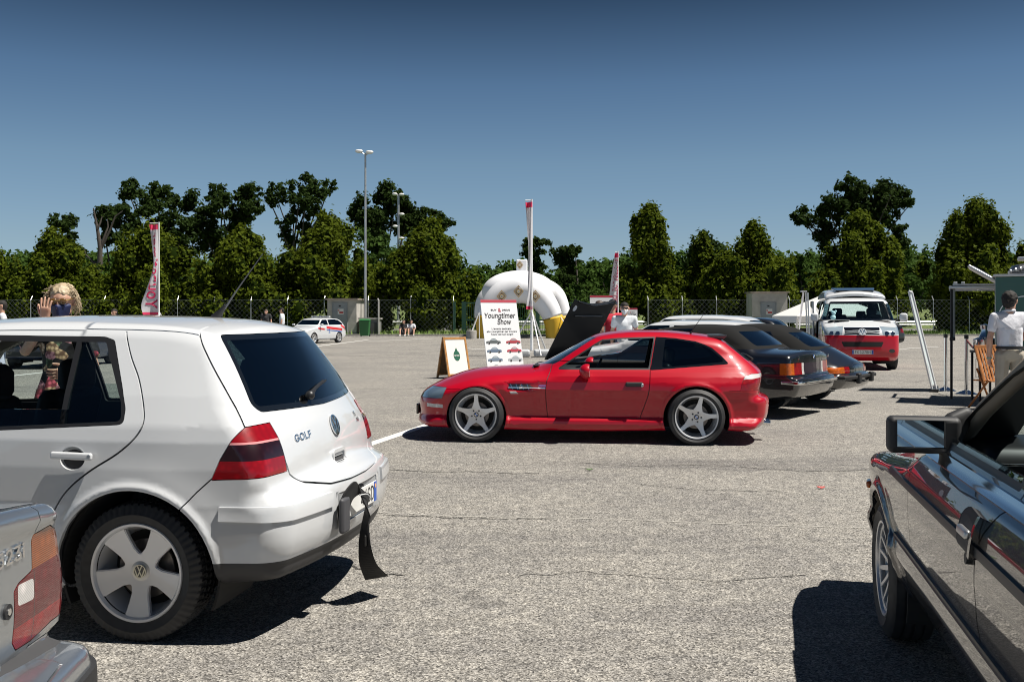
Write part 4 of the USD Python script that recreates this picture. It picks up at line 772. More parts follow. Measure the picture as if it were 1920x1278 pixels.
def plate(g, c, ex, ez, w=.52, h=.11, txt=None):
    n = np.cross(ex, ez); P = lambda nm, m, mm, lift, par: part(par, nm, orient(m, ex, ez, n, np.asarray(c) + n * lift), mm)
    p = P('number_plate', extrude(sbox(-w / 2, -h / 2, w / 2, h / 2), .008), PLATE_W, 0, g)
    for sgn in (-1, 1): P('plate_band', extrude(sbox(sgn * (w / 2 - .022) - .02, -h / 2 + .004, sgn * (w / 2 - .022) + .02, h / 2 - .004), .002), PLATE_B, .008, p)
    if txt: P('plate_letters', text(txt, h * .66, .002, False, width=w * .72), INK, .0085, p)
    return p
# black cabriolet with its bonnet up, and the fastback beside it: parked side by side
ROWROT = 144.0; RF = np.array([math.cos(math.radians(ROWROT)), math.sin(math.radians(ROWROT)), 0]); RL = np.array([-RF[1], RF[0], 0])
def rowpos(px, Y, x, y):
    """origin of a car whose point (x, y) stands over the ground at depth Y under pixel column px"""
    c = np.array([(px - 960) / FPX * Y, Y, 0]); return c - RF * x - RL * y
SOFT = mat('soft_top_cloth', (.008, .008, .008), .95, spec=.2, bump=(500, .2, .001)); SOFT_GLASS = glass_mat('soft_window', (.25, .33, .38), base=.10)
def cabriolet():
    g = thing('black_cabriolet', 'black soft-top cabriolet behind the red coupe, bonnet raised and amber and red tail lamps', 'car', rowpos(1478, 13.6, -.82, .80), ROWROT)
    top = sp([(3.30, .40), (3.32, .60), (3.27, .72), (2.7, .78), (2.3, .85), (1.96, .90), (1.86, .94), (1.45, 1.19), (1.30, 1.24), (.9, 1.285), (.35, 1.275), (.10, 1.235), (-.28, 1.0), (-.36, .955), (-.45, .940), (-.80, .925), (-.865, .90), (-.885, .85), (-.90, .60), (-.97, .565), (-1.0, .53), (-.99, .42), (-.93, .30)], 6)
    sil = Sil(np.vstack([top, sp([(-.5, .24), (1, .22), (3, .22)], 4)]))
    width = w_of([.1, .25, .4, .57, .6, .75, .86, .92, 1.0, 1.2, 1.4], [.74, .79, .81, .825, .82, .82, .795, .755, .70, .61, .5], [(-.3, -1.0, .05), (2.6, 3.4, .08)], [(0, .30, .345, .014, .02), (2.55, .3, .345, .014, .02)])
    f = body_fn(sil, width, .06, .12, .03, lambda P: np.interp(P[:, 2], [.3, .8, .95, 1.2], [.05, .04, .06, .12]), xr=-.4, xf=2.2, W=.81)
    s = Shell(f, (-1.1, -.95, .12), (3.45, .95, 1.4), .034, .012, .06)
    hoodcut = prism_z(sbox(2.0, -.66, 3.22, .66), .66, 1.2); s.take(hoodcut)
    s.pair(g, 'side_window', s.take(both(prism_y(rpoly([(1.80, .96), (1.42, 1.165), (1.25, 1.205), (.72, 1.22), (.62, .955)], .02), .3, 1)), lining=True), GLASS_TINT); s.put(g, 'windscreen', s.take(prism_x(rpoly([(-.56, 1.17), (.56, 1.17), (.64, .95), (-.64, .95)], .03), 1.3, 2.2), lining=True), GLASS)
    rw = s.take(prism_x(rpoly([(-.46, 1.19), (.46, 1.19), (.53, .99), (-.53, .99)], .04), -.6, .6) , lining=True); st = s.take(prism_y([(1.32, 1.4), (1.30, 1.205), (.72, 1.235), (.60, .955), (.0, .945), (-.42, .948), (-.6, 1.0), (-.6, 1.4)], -1, 1))
    t = s.put(g, 'soft_top', st, SOFT); s.put(t, 'rear_window', rw, SOFT_GLASS)
    lp = Polygon([(-.70, .765), (-1.2, .765), (-1.2, .605), (-.70, .605)]); L = s.take(both(prism_y(lp, .36, 1)), both(prism_y(fat(lp, .004), .355, 1)))
    for sd in (1, -1):
        q = L ^ HALF(sd); a = both(prism_y(sbox(-9, 0, 9, 2), .66, 1)); w = both(prism_y(sbox(-9, 0, 9, 2), .3, .43)); tl = s.put(g, 'tail_lamp', q - a - w, RED_LENS); s.put(tl, 'amber_lens', q ^ a, AMBER_LENS); s.put(tl, 'reversing_lens', q ^ w, CLEAR_LENS)
    s.put(g, 'plate_panel', s.take(prism_x(sbox(-.35, .61, .35, .76), -1.2, -.7)), mat('panel_plum', (.02, .01, .02), .3, coat=1))
    arch = both(cyl_y(0, .30, .335, .42, 1.2)) + both(cyl_y(2.55, .30, .335, .42, 1.2)); s.cut(arch)
    for ln in ([(-.98, .58), (-.3, .58)], [(.62, .95), (.60, .30)], [(1.84, .93), (1.86, .30)]): s.cut(both(prism_y(LineString(ln).buffer(.003), .3, 1.2)), False)
    s.put(g, 'body', s.rest - arch, BLACK_PAINT); s.put(g, 'cabin_lining', s.lin - arch, LINING)
    part(g, 'bumper_chrome', tm(m3.Manifold.batch_hull([rbox((.05, 1.3, .05), .012).translate((-1.0, 0, .50)), rbox((.25, 1.62, .05), .012).translate((-.84, 0, .50))])), CHROME, 40)
    roundel(g, (-.895, 0, .84), (0, -1, 0), (0, 0, 1), .038)
    for y in (.70, -.70): part(g, 'boot_button', orient(extrude(Point(0, 0).buffer(.022, 12), .006), (0, -1, 0), (0, 0, 1), (-1, 0, 0), (-.895, y * .86, .835)), CHROME)
    # raised bonnet, hinged at the nose
    n = 13; U = np.linspace(-.64, .64, n); V = np.linspace(0, 1.06, 10); pts = []
    for v in V:
        for u in U:
            b = .03 * (1 - (u / .64) ** 2); vv = v + .10 * (u / .64) ** 2 * (v / 1.06) ** 3; pts.append((3.29 - .50 * vv + b * .85 , u, .70 + .84 * vv + b * .5))
    pts = np.array(pts); F = []
    for i in range(9):
        for j in range(n - 1): a = i * n + j; F += [[a, a + 1, a + n], [a + 1, a + n + 1, a + n]]
    F = np.array(F); N = len(pts); e = np.array([.02, 0, .012]); B = [(i * n, (i + 1) * n) for i in range(9)] + [((i + 1) * n + n - 1, i * n + n - 1) for i in range(9)] + [(j + 1, j) for j in range(n - 1)] + [(9 * n + j, 9 * n + j + 1) for j in range(n - 1)]
    m = trimesh.Trimesh(np.vstack([pts, pts + e]), np.vstack([F[:, ::-1], F + N, [[a, b, a + N] for a, b in B], [[b, b + N, a + N] for a, b in B]]), process=False); m.fix_normals()
    bn = part(g, 'bonnet', m, mat('bonnet_black', (.005, .005, .0055), .5, spec=.25, coat=.15), 40)
    part(bn, 'bonnet_brace', cat_([tube([pts[9 * n + 1] - .015, pts[9 * n + 6] - (.03, 0, .02), pts[9 * n + 11] - .015], .014, 6), tube([pts[7 * n + 2] - (.02, 0, .01), pts[7 * n + 10] - (.02, 0, .01)], .012, 6)]), BLACK_GLOSS, True)
    c = pts[8 * n + 11]; part(bn, 'round_sticker', orient(extrude(Point(0, 0).buffer(.05, 16), .004), (0, -1, 0), (-.5, 0, .85), (-.85, 0, -.5), c + (-.008, 0, -.004)), mat('sticker_grey', (.5, .52, .55), .4))
    for x in (0, 2.55):
        for sd in (1, -1): wheel(g, (x, sd * .72, .30), sd, .305, .20, .20, 'mesh', seg=36); wheel_well(g, x, .30, .335, sd, .42, .76)
    for y in (.34, -.34): seat(g, .75, y, .38, .5, .55, 14, LEATHER)
    steering(g, 1.42, .34, .84)
cabriolet()
def fastback():
    g = thing('black_fastback', 'low black rear-engined sports car with cloth roof beside the van, amber tail lamps', 'car', rowpos(1562, 15.2, -.80, .78), ROWROT)
    top = sp([(3.1, .42), (3.12, .55), (2.9, .72), (2.3, .80), (1.75, .90), (1.35, 1.16), (1.1, 1.25), (.7, 1.285), (.3, 1.255), (-.05, 1.13), (-.45, .92), (-.75, .76), (-.90, .67), (-.94, .60), (-.945, .52), (-1.0, .50), (-1.03, .46), (-1.02, .38), (-.96, .30)], 6)
    sil = Sil(np.vstack([top, sp([(-.5, .22), (1, .2), (2.8, .22)], 4)]))
    width = w_of([.1, .3, .5, .66, .74, .82, .90, 1.1, 1.25], [.74, .80, .825, .80, .75, .70, .66, .57, .46], [(-.3, -1.05, .13), (2.4, 3.2, .12)], [(0, .31, .355, .012, .02), (2.27, .31, .345, .012, .02)])
    wd = lambda x, z: width(x, z) + .05 * np.exp(-(x / .5) ** 2) * np.clip((.85 - z) / .3, 0, 1)
    f = body_fn(sil, wd, .13, .25, .05, lambda P: np.interp(P[:, 2], [.3, .5, .8, 1.2], [.05, .08, .13, .12]), xr=-.3, xf=2.0, W=.82)
    s = Shell(f, (-1.15, -.98, .12), (3.25, .98, 1.4), .036, .012, .06)
    s.pair(g, 'side_window', s.take(both(prism_y(rpoly([(1.60, .93), (1.28, 1.14), (.95, 1.18), (.30, 1.15), (.10, .93)], .02), .3, 1)), lining=True), GLASS_TINT); s.put(g, 'windscreen', s.take(prism_x(rpoly([(-.5, 1.18), (.5, 1.18), (.6, .92), (-.6, .92)], .03), 1.1, 2.2), lining=True), GLASS)
    rw = s.take(prism_x(rpoly([(-.40, 1.15), (.40, 1.15), (.50, .93), (-.50, .93)], .04), -.6, .4), lining=True); st = s.take(prism_y([(1.18, 1.4), (1.12, 1.195), (.3, 1.165), (.05, .90), (-.45, .88), (-.5, 1.0), (-.3, 1.4)], -1, 1)); t = s.put(g, 'cloth_roof', st, SOFT); s.put(t, 'plastic_rear_window', rw, glass_mat('plastic_window', (.55, .62, .66), base=.14))
    lp = Polygon([(-.66, .625), (-1.2, .625), (-1.2, .53), (-.66, .53)]); L = s.take(both(prism_y(lp, .36, 1)), both(prism_y(fat(lp, .004), .355, 1)))
    for sd in (1, -1):
        q = L ^ HALF(sd); a = both(prism_y(sbox(-9, 0, 9, 2), .52, 1)); tl = s.put(g, 'tail_lamp', q - a, RED_LENS); s.put(tl, 'amber_lens', q ^ a, AMBER_LENS)
    arch = both(cyl_y(0, .31, .345, .42, 1.2)) + both(cyl_y(2.27, .31, .335, .42, 1.2)); s.cut(arch); s.put(g, 'body', s.rest - arch, BLACK_PAINT); s.put(g, 'cabin_lining', s.lin - arch, LINING)
    for y in (.32, -.32): part(g, 'bumper_guard', box((-1.05, y, .45), (.07, .10, .16), bevel=.02), TRIM, 40)
    part(g, 'bumper_strip', tm(m3.Manifold.batch_hull([rbox((.05, 1.2, .05), .012).translate((-1.03, 0, .47)), rbox((.25, 1.56, .05), .012).translate((-.86, 0, .47))])), TRIM, 40)
    for x in (0, 2.27):
        for sd in (1, -1): wheel(g, (x, sd * .72, .305), sd, .31, .20, .20, 'five_star', seg=36); wheel_well(g, x, .31, .345, sd, .42, .77)
fastback()
def van():
    Y = 25.6; px = 1617; rot = -90 - 13
    F = np.array([math.cos(math.radians(rot)), math.sin(math.radians(rot)), 0]); c = np.array([(px - 960) / FPX * Y, Y, 0]) - F * .86
    g = thing('camper_van', 'white over red camper van facing the camera with raised roof and open sliding door', 'van', c, rot)
    top = sp([(.90, .34), (.915, .50), (.905, .70), (.88, .90), (.82, 1.02), (.70, 1.10), (.30, 1.235), (.10, 1.30), (-.05, 1.42), (-.30, 1.70), (-.42, 1.81), (-.62, 1.875), (-1.2, 1.915), (-2.5, 1.92), (-3.6, 1.90), (-3.75, 1.80), (-3.85, 1.2), (-3.88, .6), (-3.86, .35)], 6)
    sil = Sil(np.vstack([top, sp([(-3.5, .25), (-1, .22), (.7, .24)], 4)]), h=.012)
    width = w_of([.1, .3, .5, .9, 1.15, 1.3, 1.8, 1.95], [.88, .93, .95, .95, .945, .92, .80, .70], [(.2, .95, .09)], [(0, .33, .385, .012, .025)])
    f = body_fn(sil, width, .06, lambda z: np.interp(z, [.4, 1.1, 1.3, 1.8], [.12, .14, .16, .10]), .025, lambda P: np.interp(P[:, 2], [.4, 1.1, 1.5, 1.9], [.10, .09, .08, .10]), xr=-3.3, xf=-.2, W=.93)
    s = Shell(f, (-4.0, -1.1, .12), (1.05, 1.1, 2.05), .045, .014, .07)
    wsc = rpoly([(-.70, 1.785), (.70, 1.785), (.83, 1.30), (.5, 1.275), (-.5, 1.275), (-.83, 1.30)], .05); wm = s.take(prism_x(wsc, -.9, .9), lining=True); wi = prism_x(wsc.buffer(-.035), -.9, .9); s.put(g, 'windscreen_border', wm - wi, mat('black_glass', 0)); ws = s.put(g, 'windscreen', wm ^ wi, GLASS)
    sw = rpoly([(.02, 1.28), (-.33, 1.72), (-.95, 1.76), (-.98, 1.26)], .03); s.pair(g, 'cab_side_window', s.take(both(prism_y(sw, .5, 1.2)), lining=True), GLASS_TINT)
    op = prism_y(rpoly([(-1.10, .42), (-1.10, 1.80), (-2.05, 1.80), (-2.05, .42)], .05), -1.2, -.5); s.cut(op)
    s.pair(g, 'rear_side_window', s.take(both(prism_y(rpoly([(-2.2, 1.26), (-2.2, 1.76), (-3.5, 1.74), (-3.55, 1.26)], .04), .5, 1.2)), lining=True), GLASS_TINT); s.put(g, 'rear_window', s.take(prism_x(rpoly([(-.65, 1.75), (.65, 1.75), (.75, 1.25), (-.75, 1.25)], .05), -4.2, -3.4), lining=True), GLASS)
    hl = Polygon([(.45, 1.13), (.82, 1.10), (.99, 1.13), (.99, .93), (.80, .905), (.50, .905)]); Lm = s.take(prism_x(hl, .25, 1.2) + prism_x(affinity.scale(hl, -1, 1, origin=(0, 0)), .25, 1.2))
    for sd in (1, -1):
        h = s.put(g, 'headlamp', Lm ^ HALF(sd), mat('lamp_clear', (.22, .27, .31), .08, coat=1)); c0, n0 = s.proj([(.9, sd * .62, 1.0), (.88, sd * .78, 1.02)], .004)
        for cc, nn in zip(c0, n0): part(h, 'reflector', orient(extrude(Point(0, 0).buffer(.058, 14), .004), (0, 1, 0), np.cross(nn, (0, 1, 0)), nn, cc), mat('lamp_reflector', (.5, .53, .56), .12, 1))
    gr = rpoly([(-.44, 1.10), (.44, 1.10), (.42, .925), (-.42, .925)], .01); gm_ = s.put(g, 'grille', s.take(prism_x(gr, .3, 1.2)), BLACK_GLOSS)
    for z in (1.075, .99): q, _ = s.proj([(.9, y, z) for y in np.linspace(-.43, .43, 9)], .008); part(gm_, 'grille_bar', tube(q, .012, 6), mat('badge_silver', (.55, .57, .60), .3, .4), True)
    q, nn = s.proj([(.9, 0, 1.01)], .012); part(gm_, 'badge', orient(extrude(vw_logo(.10), .014), (0, 1, 0), np.cross(nn[0], (0, 1, 0)), nn[0], q[0]), mat('badge_silver', (.55, .57, .60), .3, .4)); part(gm_, 'badge_ground', orient(extrude(Point(0, 0).buffer(.098), .008), (0, 1, 0), np.cross(nn[0], (0, 1, 0)), nn[0], q[0]), mat('badge_blue_grey', (.08, .12, .17), .3, coat=1))
    it = rpoly([(-.52, .735), (.52, .735), (.46, .60), (-.46, .60)], .02); s.put(g, 'air_intake', s.take(prism_x(it, .3, 1.2)), mat('intake_black', (.008, .008, .008), .7))
    for y in (.72, -.72): s.put(g, 'fog_lamp', s.take(prism_x(affinity.translate(affinity.scale(Point(0, 0).buffer(1, 10), .075, .05), y, .50), .3, 1.2)), BLACK_GLOSS)
    arch = both(cyl_y(0, .335, .375, .5, 1.3)) + both(cyl_y(-3.0, .335, .375, .5, 1.3)); s.cut(arch)
    VR = mat('van_red', (.42, .003, .012), .35, spec=.3, coat=1); s.put(g, 'red_lower_body', s.take(ZB(0, .895) - prism_y(sbox(-1.3, 0, -2.2, 2), -1.3, 1.3) * 0 if False else ZB(0, .895)) - arch, VR); s.put(g, 'body', s.rest - arch, WHITE_PAINT); s.put(g, 'cabin_lining', s.lin - arch, LINING)
    q, nn = s.proj([(.9, 0, .47)], .006); plate(g, q[0], np.array([0, 1., 0]), np.array([0, 0, 1.]), txt='X·127BW' if False else 'FX 127BH')
    # raised roof
    rp = sp([(-.75, 1.93), (-.72, 2.00), (-.9, 2.075), (-1.6, 2.16), (-2.6, 2.20), (-3.4, 2.18), (-3.6, 2.05), (-3.55, 1.93)], 5); rf = body_fn(Sil(rp, h=.012), w_of([1.9, 2.0, 2.2], [.80, .77, .66]), .08, .10, .05, .06, xr=-3.4, xf=-1, W=.78); V, T, N = implicit(rf, (-3.8, -.95, 1.8), (-.5, .95, 2.3), .05)
    r = put(g, 'pop_up_roof', V, T, N, WHITE_PAINT); part(r, 'roof_bellows', box((-2.2, 0, 1.95), (2.5, 1.45, .10), bevel=.02), SOFT); part(r, 'roof_panel', tm(m3.Manifold.batch_hull([rbox((.05, 1.0, .03), .01).translate((-.93, 0, 2.085)), rbox((.05, 1.15, .03), .01).translate((-1.5, 0, 2.16))])), BLACK_GLOSS, 40); part(r, 'marker_strip', box((-.745, 0, 1.985), (.02, .40, .03)), RED_LENS)
    for sd in (1, -1):
        m = part(g, 'door_mirror', box((.02, sd * 1.12, 1.36), (.13, .20, .22), bevel=.05), WHITE_PAINT, 40); part(m, 'mirror_arm', box((.02, sd * .98, 1.28), (.06, .14, .05), bevel=.015), TRIM)
    dm = box((-2.45, -1.02, 1.12), (1.0, .05, 1.40), bevel=.02); part(g, 'sliding_door', dm, WHITE_PAINT, 40)
    for x in (0, -3.0):
        for sd in (1, -1): wheel(g, (x, sd * .83, .335), sd, .338, .23, .21, 'five_wide', seg=36); wheel_well(g, x, .335, .375, sd, .5, .86)
    part(g, 'dashboard', box((-.05, 0, 1.16), (.5, 1.6, .24), bevel=.08), TRIM, 40); steering(g, -.40, .42, 1.25, .2, 40)
    for y in (.45, -.45): seat(g, -.95, y, .80, .5, .62, 10)
    seat(g, -2.9, 0, .75, 1.4, .6, 10, bench=True)
    part(g, 'dash_plush', cat_([trimesh.creation.icosphere(2, .07).apply_translation((.13, -.66, 1.36)), trimesh.creation.icosphere(2, .055).apply_translation((.12, -.64, 1.47)), trimesh.creation.icosphere(1, .03).apply_translation((.12, -.69, 1.52)), trimesh.creation.icosphere(1, .03).apply_translation((.12, -.59, 1.52))]), mat('plush_blue', (.35, .58, .62), .8), True)
    part(g, 'dash_papers', box((.16, -.42, 1.295), (.16, .36, .012)), mat('paper_white', (.7, .7, .68), .6))
    return g
van()
# plain small cars farther away: a boxy five-door body with glass, lamps and wheels
def far_car(name, label, loc, rot, paint, H=1.36, L=3.9, W=.80, estate=False, group=None, scale=None, h=.075, dark_trim=True):
    g = thing(name, label, 'car', loc, rot, group, scale); r = L - .80
    tail = [(-.10 if estate else .25, H - .01), (-.55 if estate else -.35, H - .08), (-.68, 1.05 if estate else .98), (-.74, .80), (-.80, .62), (-.80, .42), (-.72, .28)]
    top = sp([(r, .30), (r + .03, .55), (r - .05, .74), (r - .5, .86), (r - .95, .93), (r - 1.15, .99), (r - 1.65, H - .07), (r - 1.95, H - .01), (.7, H)] + tail, 5)
    sil = Sil(np.vstack([top, sp([(-.4, .22), (1, .2), (r - .3, .22)], 3)]), h=.014)
    wb = L - 1.47; width = w_of([.1, .25, .45, .8, .92, 1.0, H], [W - .06, W - .02, W, W - .005, W - .03, W - .07, W - .22], [(-.3, -.9, .06), (r - .6, r + .1, .08)], [(0, .29, .33, .012, .03), (wb - .05, .29, .33, .012, .03)])
    f = body_fn(sil, width, .06, .12, .03, .06, xr=-.3, xf=r - 1., W=W); s = Shell(f, (-1.0, -1, .1), (r + .25, 1, H + .15), h, .016, h * 1.3)
    s.pair(g, 'side_window', s.take(both(prism_y(rpoly([(r - 1.28, .97), (r - 1.72, H - .10), (.2, H - .09), (-.3 if estate else -.12, H - .12), (-.52, .99)], .03).difference(sbox(r - 2.2, .5, r - 2.12, 1.5)), .2, 1)), lining=True), GLASS_TINT)
    s.put(g, 'windscreen', s.take(prism_x(rpoly([(-W + .26, H - .11), (W - .26, H - .11), (W - .14, 1.0), (-W + .14, 1.0)], .04), r - 2.0, r - .9), lining=True), GLASS_TINT); s.put(g, 'rear_window', s.take(prism_x(rpoly([(-W + .26, H - .12), (W - .26, H - .12), (W - .16, 1.02), (-W + .16, 1.02)], .04), -1.2, .1 if not estate else -.4), lining=True), GLASS_TINT)
    s.put(g, 'grille', s.take(prism_x(rpoly([(-.38, .70), (.38, .70), (.38, .58), (-.38, .58)], .01), r - .4, r + .3)), BLACK_GLOSS)
    for sd in (1, -1):
        s.put(g, 'headlamp', s.take(prism_x(sbox(min(sd * .40, sd * .68), .58, max(sd * .40, sd * .68), .71), r - .4, r + .3)), mat('lamp_clear', 0)); s.put(g, 'tail_lamp', s.take(prism_x(sbox(min(sd * .45, sd * 1.), .68, max(sd * .45, sd * 1.), .84), -1.2, -.55)), RED_LENS)
        part(g, 'door_mirror', box((r - 1.3, sd * (W + .08), 1.0), (.10, .16, .11), bevel=.03), paint, 40)
    arch = both(cyl_y(0, .29, .32, .42, 1.2, 32)) + both(cyl_y(wb - .05, .29, .32, .42, 1.2, 32)); s.cut(arch)
    s.put(g, 'bumper', s.take(ZB(.34, .46) ^ (prism_z(sbox(-2, -2, -.45, 2), 0, 1) + prism_z(sbox(r - .35, -2, r + 1, 2), 0, 1))), TRIM if dark_trim else paint)
    s.put(g, 'body', s.rest - arch, paint); s.put(g, 'cabin_lining', s.lin - arch, LINING)
    for x in (0, wb - .05):
        for sd in (1, -1): wheel(g, (x, sd * (W - .08), .29), sd, .295, .19, .19, 'plain', seg=28); wheel_well(g, x, .29, .32, sd, .42, W - .06)
    for y in (.34, -.34): seat(g, 1.0, y, .42, .48, .55, 12)
    return g, s
def gp(px, Y): return np.array([(px - 960) / FPX * Y, Y, 0.0])
far_car('white_estate', 'white estate car just behind the cabriolet, roof and side glass showing above it', gp(1378, 17.6), 150, WHITE_PAINT, 1.34, 3.9, .80, True)
far_car('white_hatch', 'second white hatchback, farther back and with a higher roof line than the estate', gp(1385, 21.5), 154, WHITE_PAINT, 1.43, 4.0, .80)
far_car('dark_hatch', 'dark hatchback at the end of the row near the right concrete kiosk', gp(1432, 26.0), 152, BLACK_PAINT, 1.38, 3.8, .80)
far_car('black_coupe', 'black car half hidden behind the right side of the van', gp(1702, 41.0) + (-.85, .8, 0), 180, BLACK_PAINT, 1.30, 4.1, .82)
far_car('navy_car', 'dark blue car with bright trimmed grille seen through the open window of the white hatchback', gp(62, 26.0) + (0, 3.2, 0), -92, mat('navy_paint', (.012, .02, .05), .3, coat=1), 1.38, 4.0, .82)
far_car('grey_car', 'grey car on the road beyond the green gate, left of the inflatable arch', gp(905, 84.0), 175, mat('grey_paint', (.22, .24, .25), .35, .3, coat=1), 1.42, 4.2, .84)
def rally():
    g, s = far_car('rally_car', 'white rally hatchback with red and blue stripes in front of the left kiosk', gp(584, 49.5) + (.45, 1.6, 0), -113, WHITE_PAINT, 1.36, 3.9, .82, scale=.93, h=.06, dark_trim=False)
    RS, BS = mat('stripe_red', (.55, .02, .02), .35, coat=1), mat('stripe_blue', (.03, .10, .35), .35, coat=1)
    for sd in (1, -1):
        X = (sd * -1, 0, 0); k = -sd
        def lay(nm, poly, c, m): part(g, nm, s.stick(extrude(affinity.scale(Polygon(poly), k, 1, origin=(0, 0)), .004), (c[0], sd * 1., c[1]), X), m)
        lay('red_stripe', [(-.75, .06), (.75, .20), (.75, .06), (-.75, -.06)], (.45, .72), RS); lay('blue_stripe', [(-.75, .03), (.75, .13), (.75, .08), (-.75, -.02)], (.45, .60), BS); lay('rear_flash', [(-.25, .0), (.10, .16), (.15, .05), (-.15, -.10)], (-.35, .95), RS); lay('front_flash', [(-.3, .05), (.3, .12), (.3, .02), (-.3, -.03)], (1.7, .74), RS)
        part(g, 'race_number', s.stick(text('1', .22, .004, True), (.95, sd * 1., .66), X), BS)
    part(g, 'sun_strip', box((.55, 0, 1.41), (.12, 1.15, .09), bevel=.01), WHITE_PAINT); part(g, 'sun_strip_lettering', orient(text('MARTINI RACING', .055, .004, True, width=.95), (0, 1, 0), (0, 0, 1), (1, 0, 0), (.612, 0, 1.41)), INK)
    return g
rally()
# ------------------------------------------------------------ trees: limbs plus leaf-sized faces spread through clumps
def leaf_mat(name, lo, hi):
    return node_mat(name, {'g': ('geometry', {}), 'r': ('rgb_ramp', {'ramp': [(0, lo), (.5, tuple((np.array(lo) + np.array(hi)) / 2)), (1, hi)]}), 'd': ('principled_bsdf', {'roughness': .55, 'specular_ior_level': .03}), 't': ('translucent_bsdf', {}), 'm': ('mix_closure', {'fac': .34})},
        [('g.random_per_island', 'r.fac'), ('r.color', 'd.base_color'), ('r.color', 't.color'), ('d.BSDF', 'm.closure1'), ('t.BSDF', 'm.closure2')], 'm.closure')
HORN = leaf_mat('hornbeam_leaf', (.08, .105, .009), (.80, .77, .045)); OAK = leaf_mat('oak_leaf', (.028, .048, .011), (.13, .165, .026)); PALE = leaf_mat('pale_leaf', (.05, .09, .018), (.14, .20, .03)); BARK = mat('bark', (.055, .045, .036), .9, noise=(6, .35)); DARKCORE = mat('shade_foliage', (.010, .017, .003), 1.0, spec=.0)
def leaves(P, N, size, rng, up=.55):
    """bent quads at points P facing roughly N"""
    n = len(P); d = N + rng.normal(0, .75, (n, 3)); d[:, 2] += up; d /= np.linalg.norm(d, axis=1, keepdims=True)
    u = np.cross(d, rng.normal(0, 1, (n, 3))); u /= np.linalg.norm(u, axis=1, keepdims=True); v = np.cross(d, u); s = size * rng.uniform(.6, 1.35, (n, 1)); k = rng.uniform(.45, .8, (n, 1))
    a, b, c, e = P - u * s * .5, P + v * s * k * .5 + d * s * .12, P + u * s * .5, P - v * s * k * .5 + d * s * .12
    V = np.stack([a, b, c, e], 1).reshape(-1, 3); I = np.arange(n)[:, None] * 4; return V, np.vstack([I + [0, 1, 2], I + [0, 2, 3]])
def crown_points(blobs, dens, rng, shell=.35):
    P, N = [], []
    for c, r in blobs:
        c, r = np.asarray(c, float), np.broadcast_to(np.asarray(r, float), 3); n = int(dens * 4 * np.pi * (np.mean(r) ** 2)); d = rng.normal(0, 1, (n, 3)); d /= np.linalg.norm(d, axis=1, keepdims=True)
        q = (1 - shell * rng.random((n, 1)) ** 1.4 + .12 * rng.normal(0, 1, (n, 1)).clip(-1, 1.3)) * (1 + 1.1 * (meshkit.noise(d * 2.6 + c * 1.7)[:, None] - .5)); P.append(c + d * r * q); N.append(d)
    return np.vstack(P), np.vstack(N)
def blob_mesh(blobs, k=.72, sub=2):
    ms = []
    for c, r in blobs:
        m = trimesh.creation.icosphere(sub); v = m.vertices * np.broadcast_to(r, 3) * k; v *= 1 + .22 * (meshkit.noise(m.vertices * 2.3 + np.asarray(c)) - .5)[:, None]; m.vertices = v + c; ms.append(m)
    return cat_(ms)
def tree(name, label, cat, loc, blobs, limbs, leaf, size, dens, seed, group=None, core=None, shell=.35):
    t = thing(name, label, cat, loc, 0, group); rng = np.random.default_rng(seed)
    P, N = crown_points(blobs, dens, rng, shell); V, F = leaves(P, N, size, rng); put(t, 'crown', V, F, None, leaf)
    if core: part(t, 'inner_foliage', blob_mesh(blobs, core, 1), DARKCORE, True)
    part(t, 'trunk', cat_([tube(p, r, 7) for p, r in limbs]), BARK, True); return t
# clipped hornbeams in a row behind the kerb: a broad egg of many upright sprays
def hornbeam_blobs(w, h, rng, taper=1.0):
    B = []; z0 = .35
    for i in range(78):
        z = z0 + .5 + (h - z0 - 1.0) * rng.random() ** .9; t = (z - z0) / (h - z0); rad = w * np.interp(t, [0, .10, .28, .5, .7, .85, 1], [.74, .96, 1, .84 * taper + .02, .58 * taper, .34 * taper, .05]); a = rng.uniform(0, 6.283); q = rng.uniform(.45, .92) if i % 4 else .15
        r = rng.uniform(.14, .25) * w * (1 - .5 * t); B.append(((math.cos(a) * (rad - r * .8) * q, math.sin(a) * (rad - r * .8) * q, z), (r, r, r * 1.6)))
    for i in range(16): # leading shoots at the top
        a = rng.uniform(0, 6.283); q = rng.uniform(0, .30) * w; B.append(((math.cos(a) * q, math.sin(a) * q, h - .55 - q * .9 + rng.uniform(-.2, .35)), (.09 * w, .09 * w, .8)))
    return B
TY = 74.0; S75 = TY / FPX
HORN_LABELS = ['hornbeam cut by the left picture edge', 'second hornbeam from the left, behind the woman', 'third hornbeam from the left, behind the left feather flag', 'fourth hornbeam from the left, above the roof aerial', 'fifth hornbeam from the left, behind the tall lamp post and left kiosk', 'sixth hornbeam from the left, shading the two seated people', 'tall narrow hornbeam behind the right feather flag', 'hornbeam left of the right concrete kiosk', 'hornbeam behind the camper van', 'big hornbeam behind the green trailer at the right', 'slim hornbeam between the flag and kiosk hornbeams', 'hornbeam at the right picture edge']
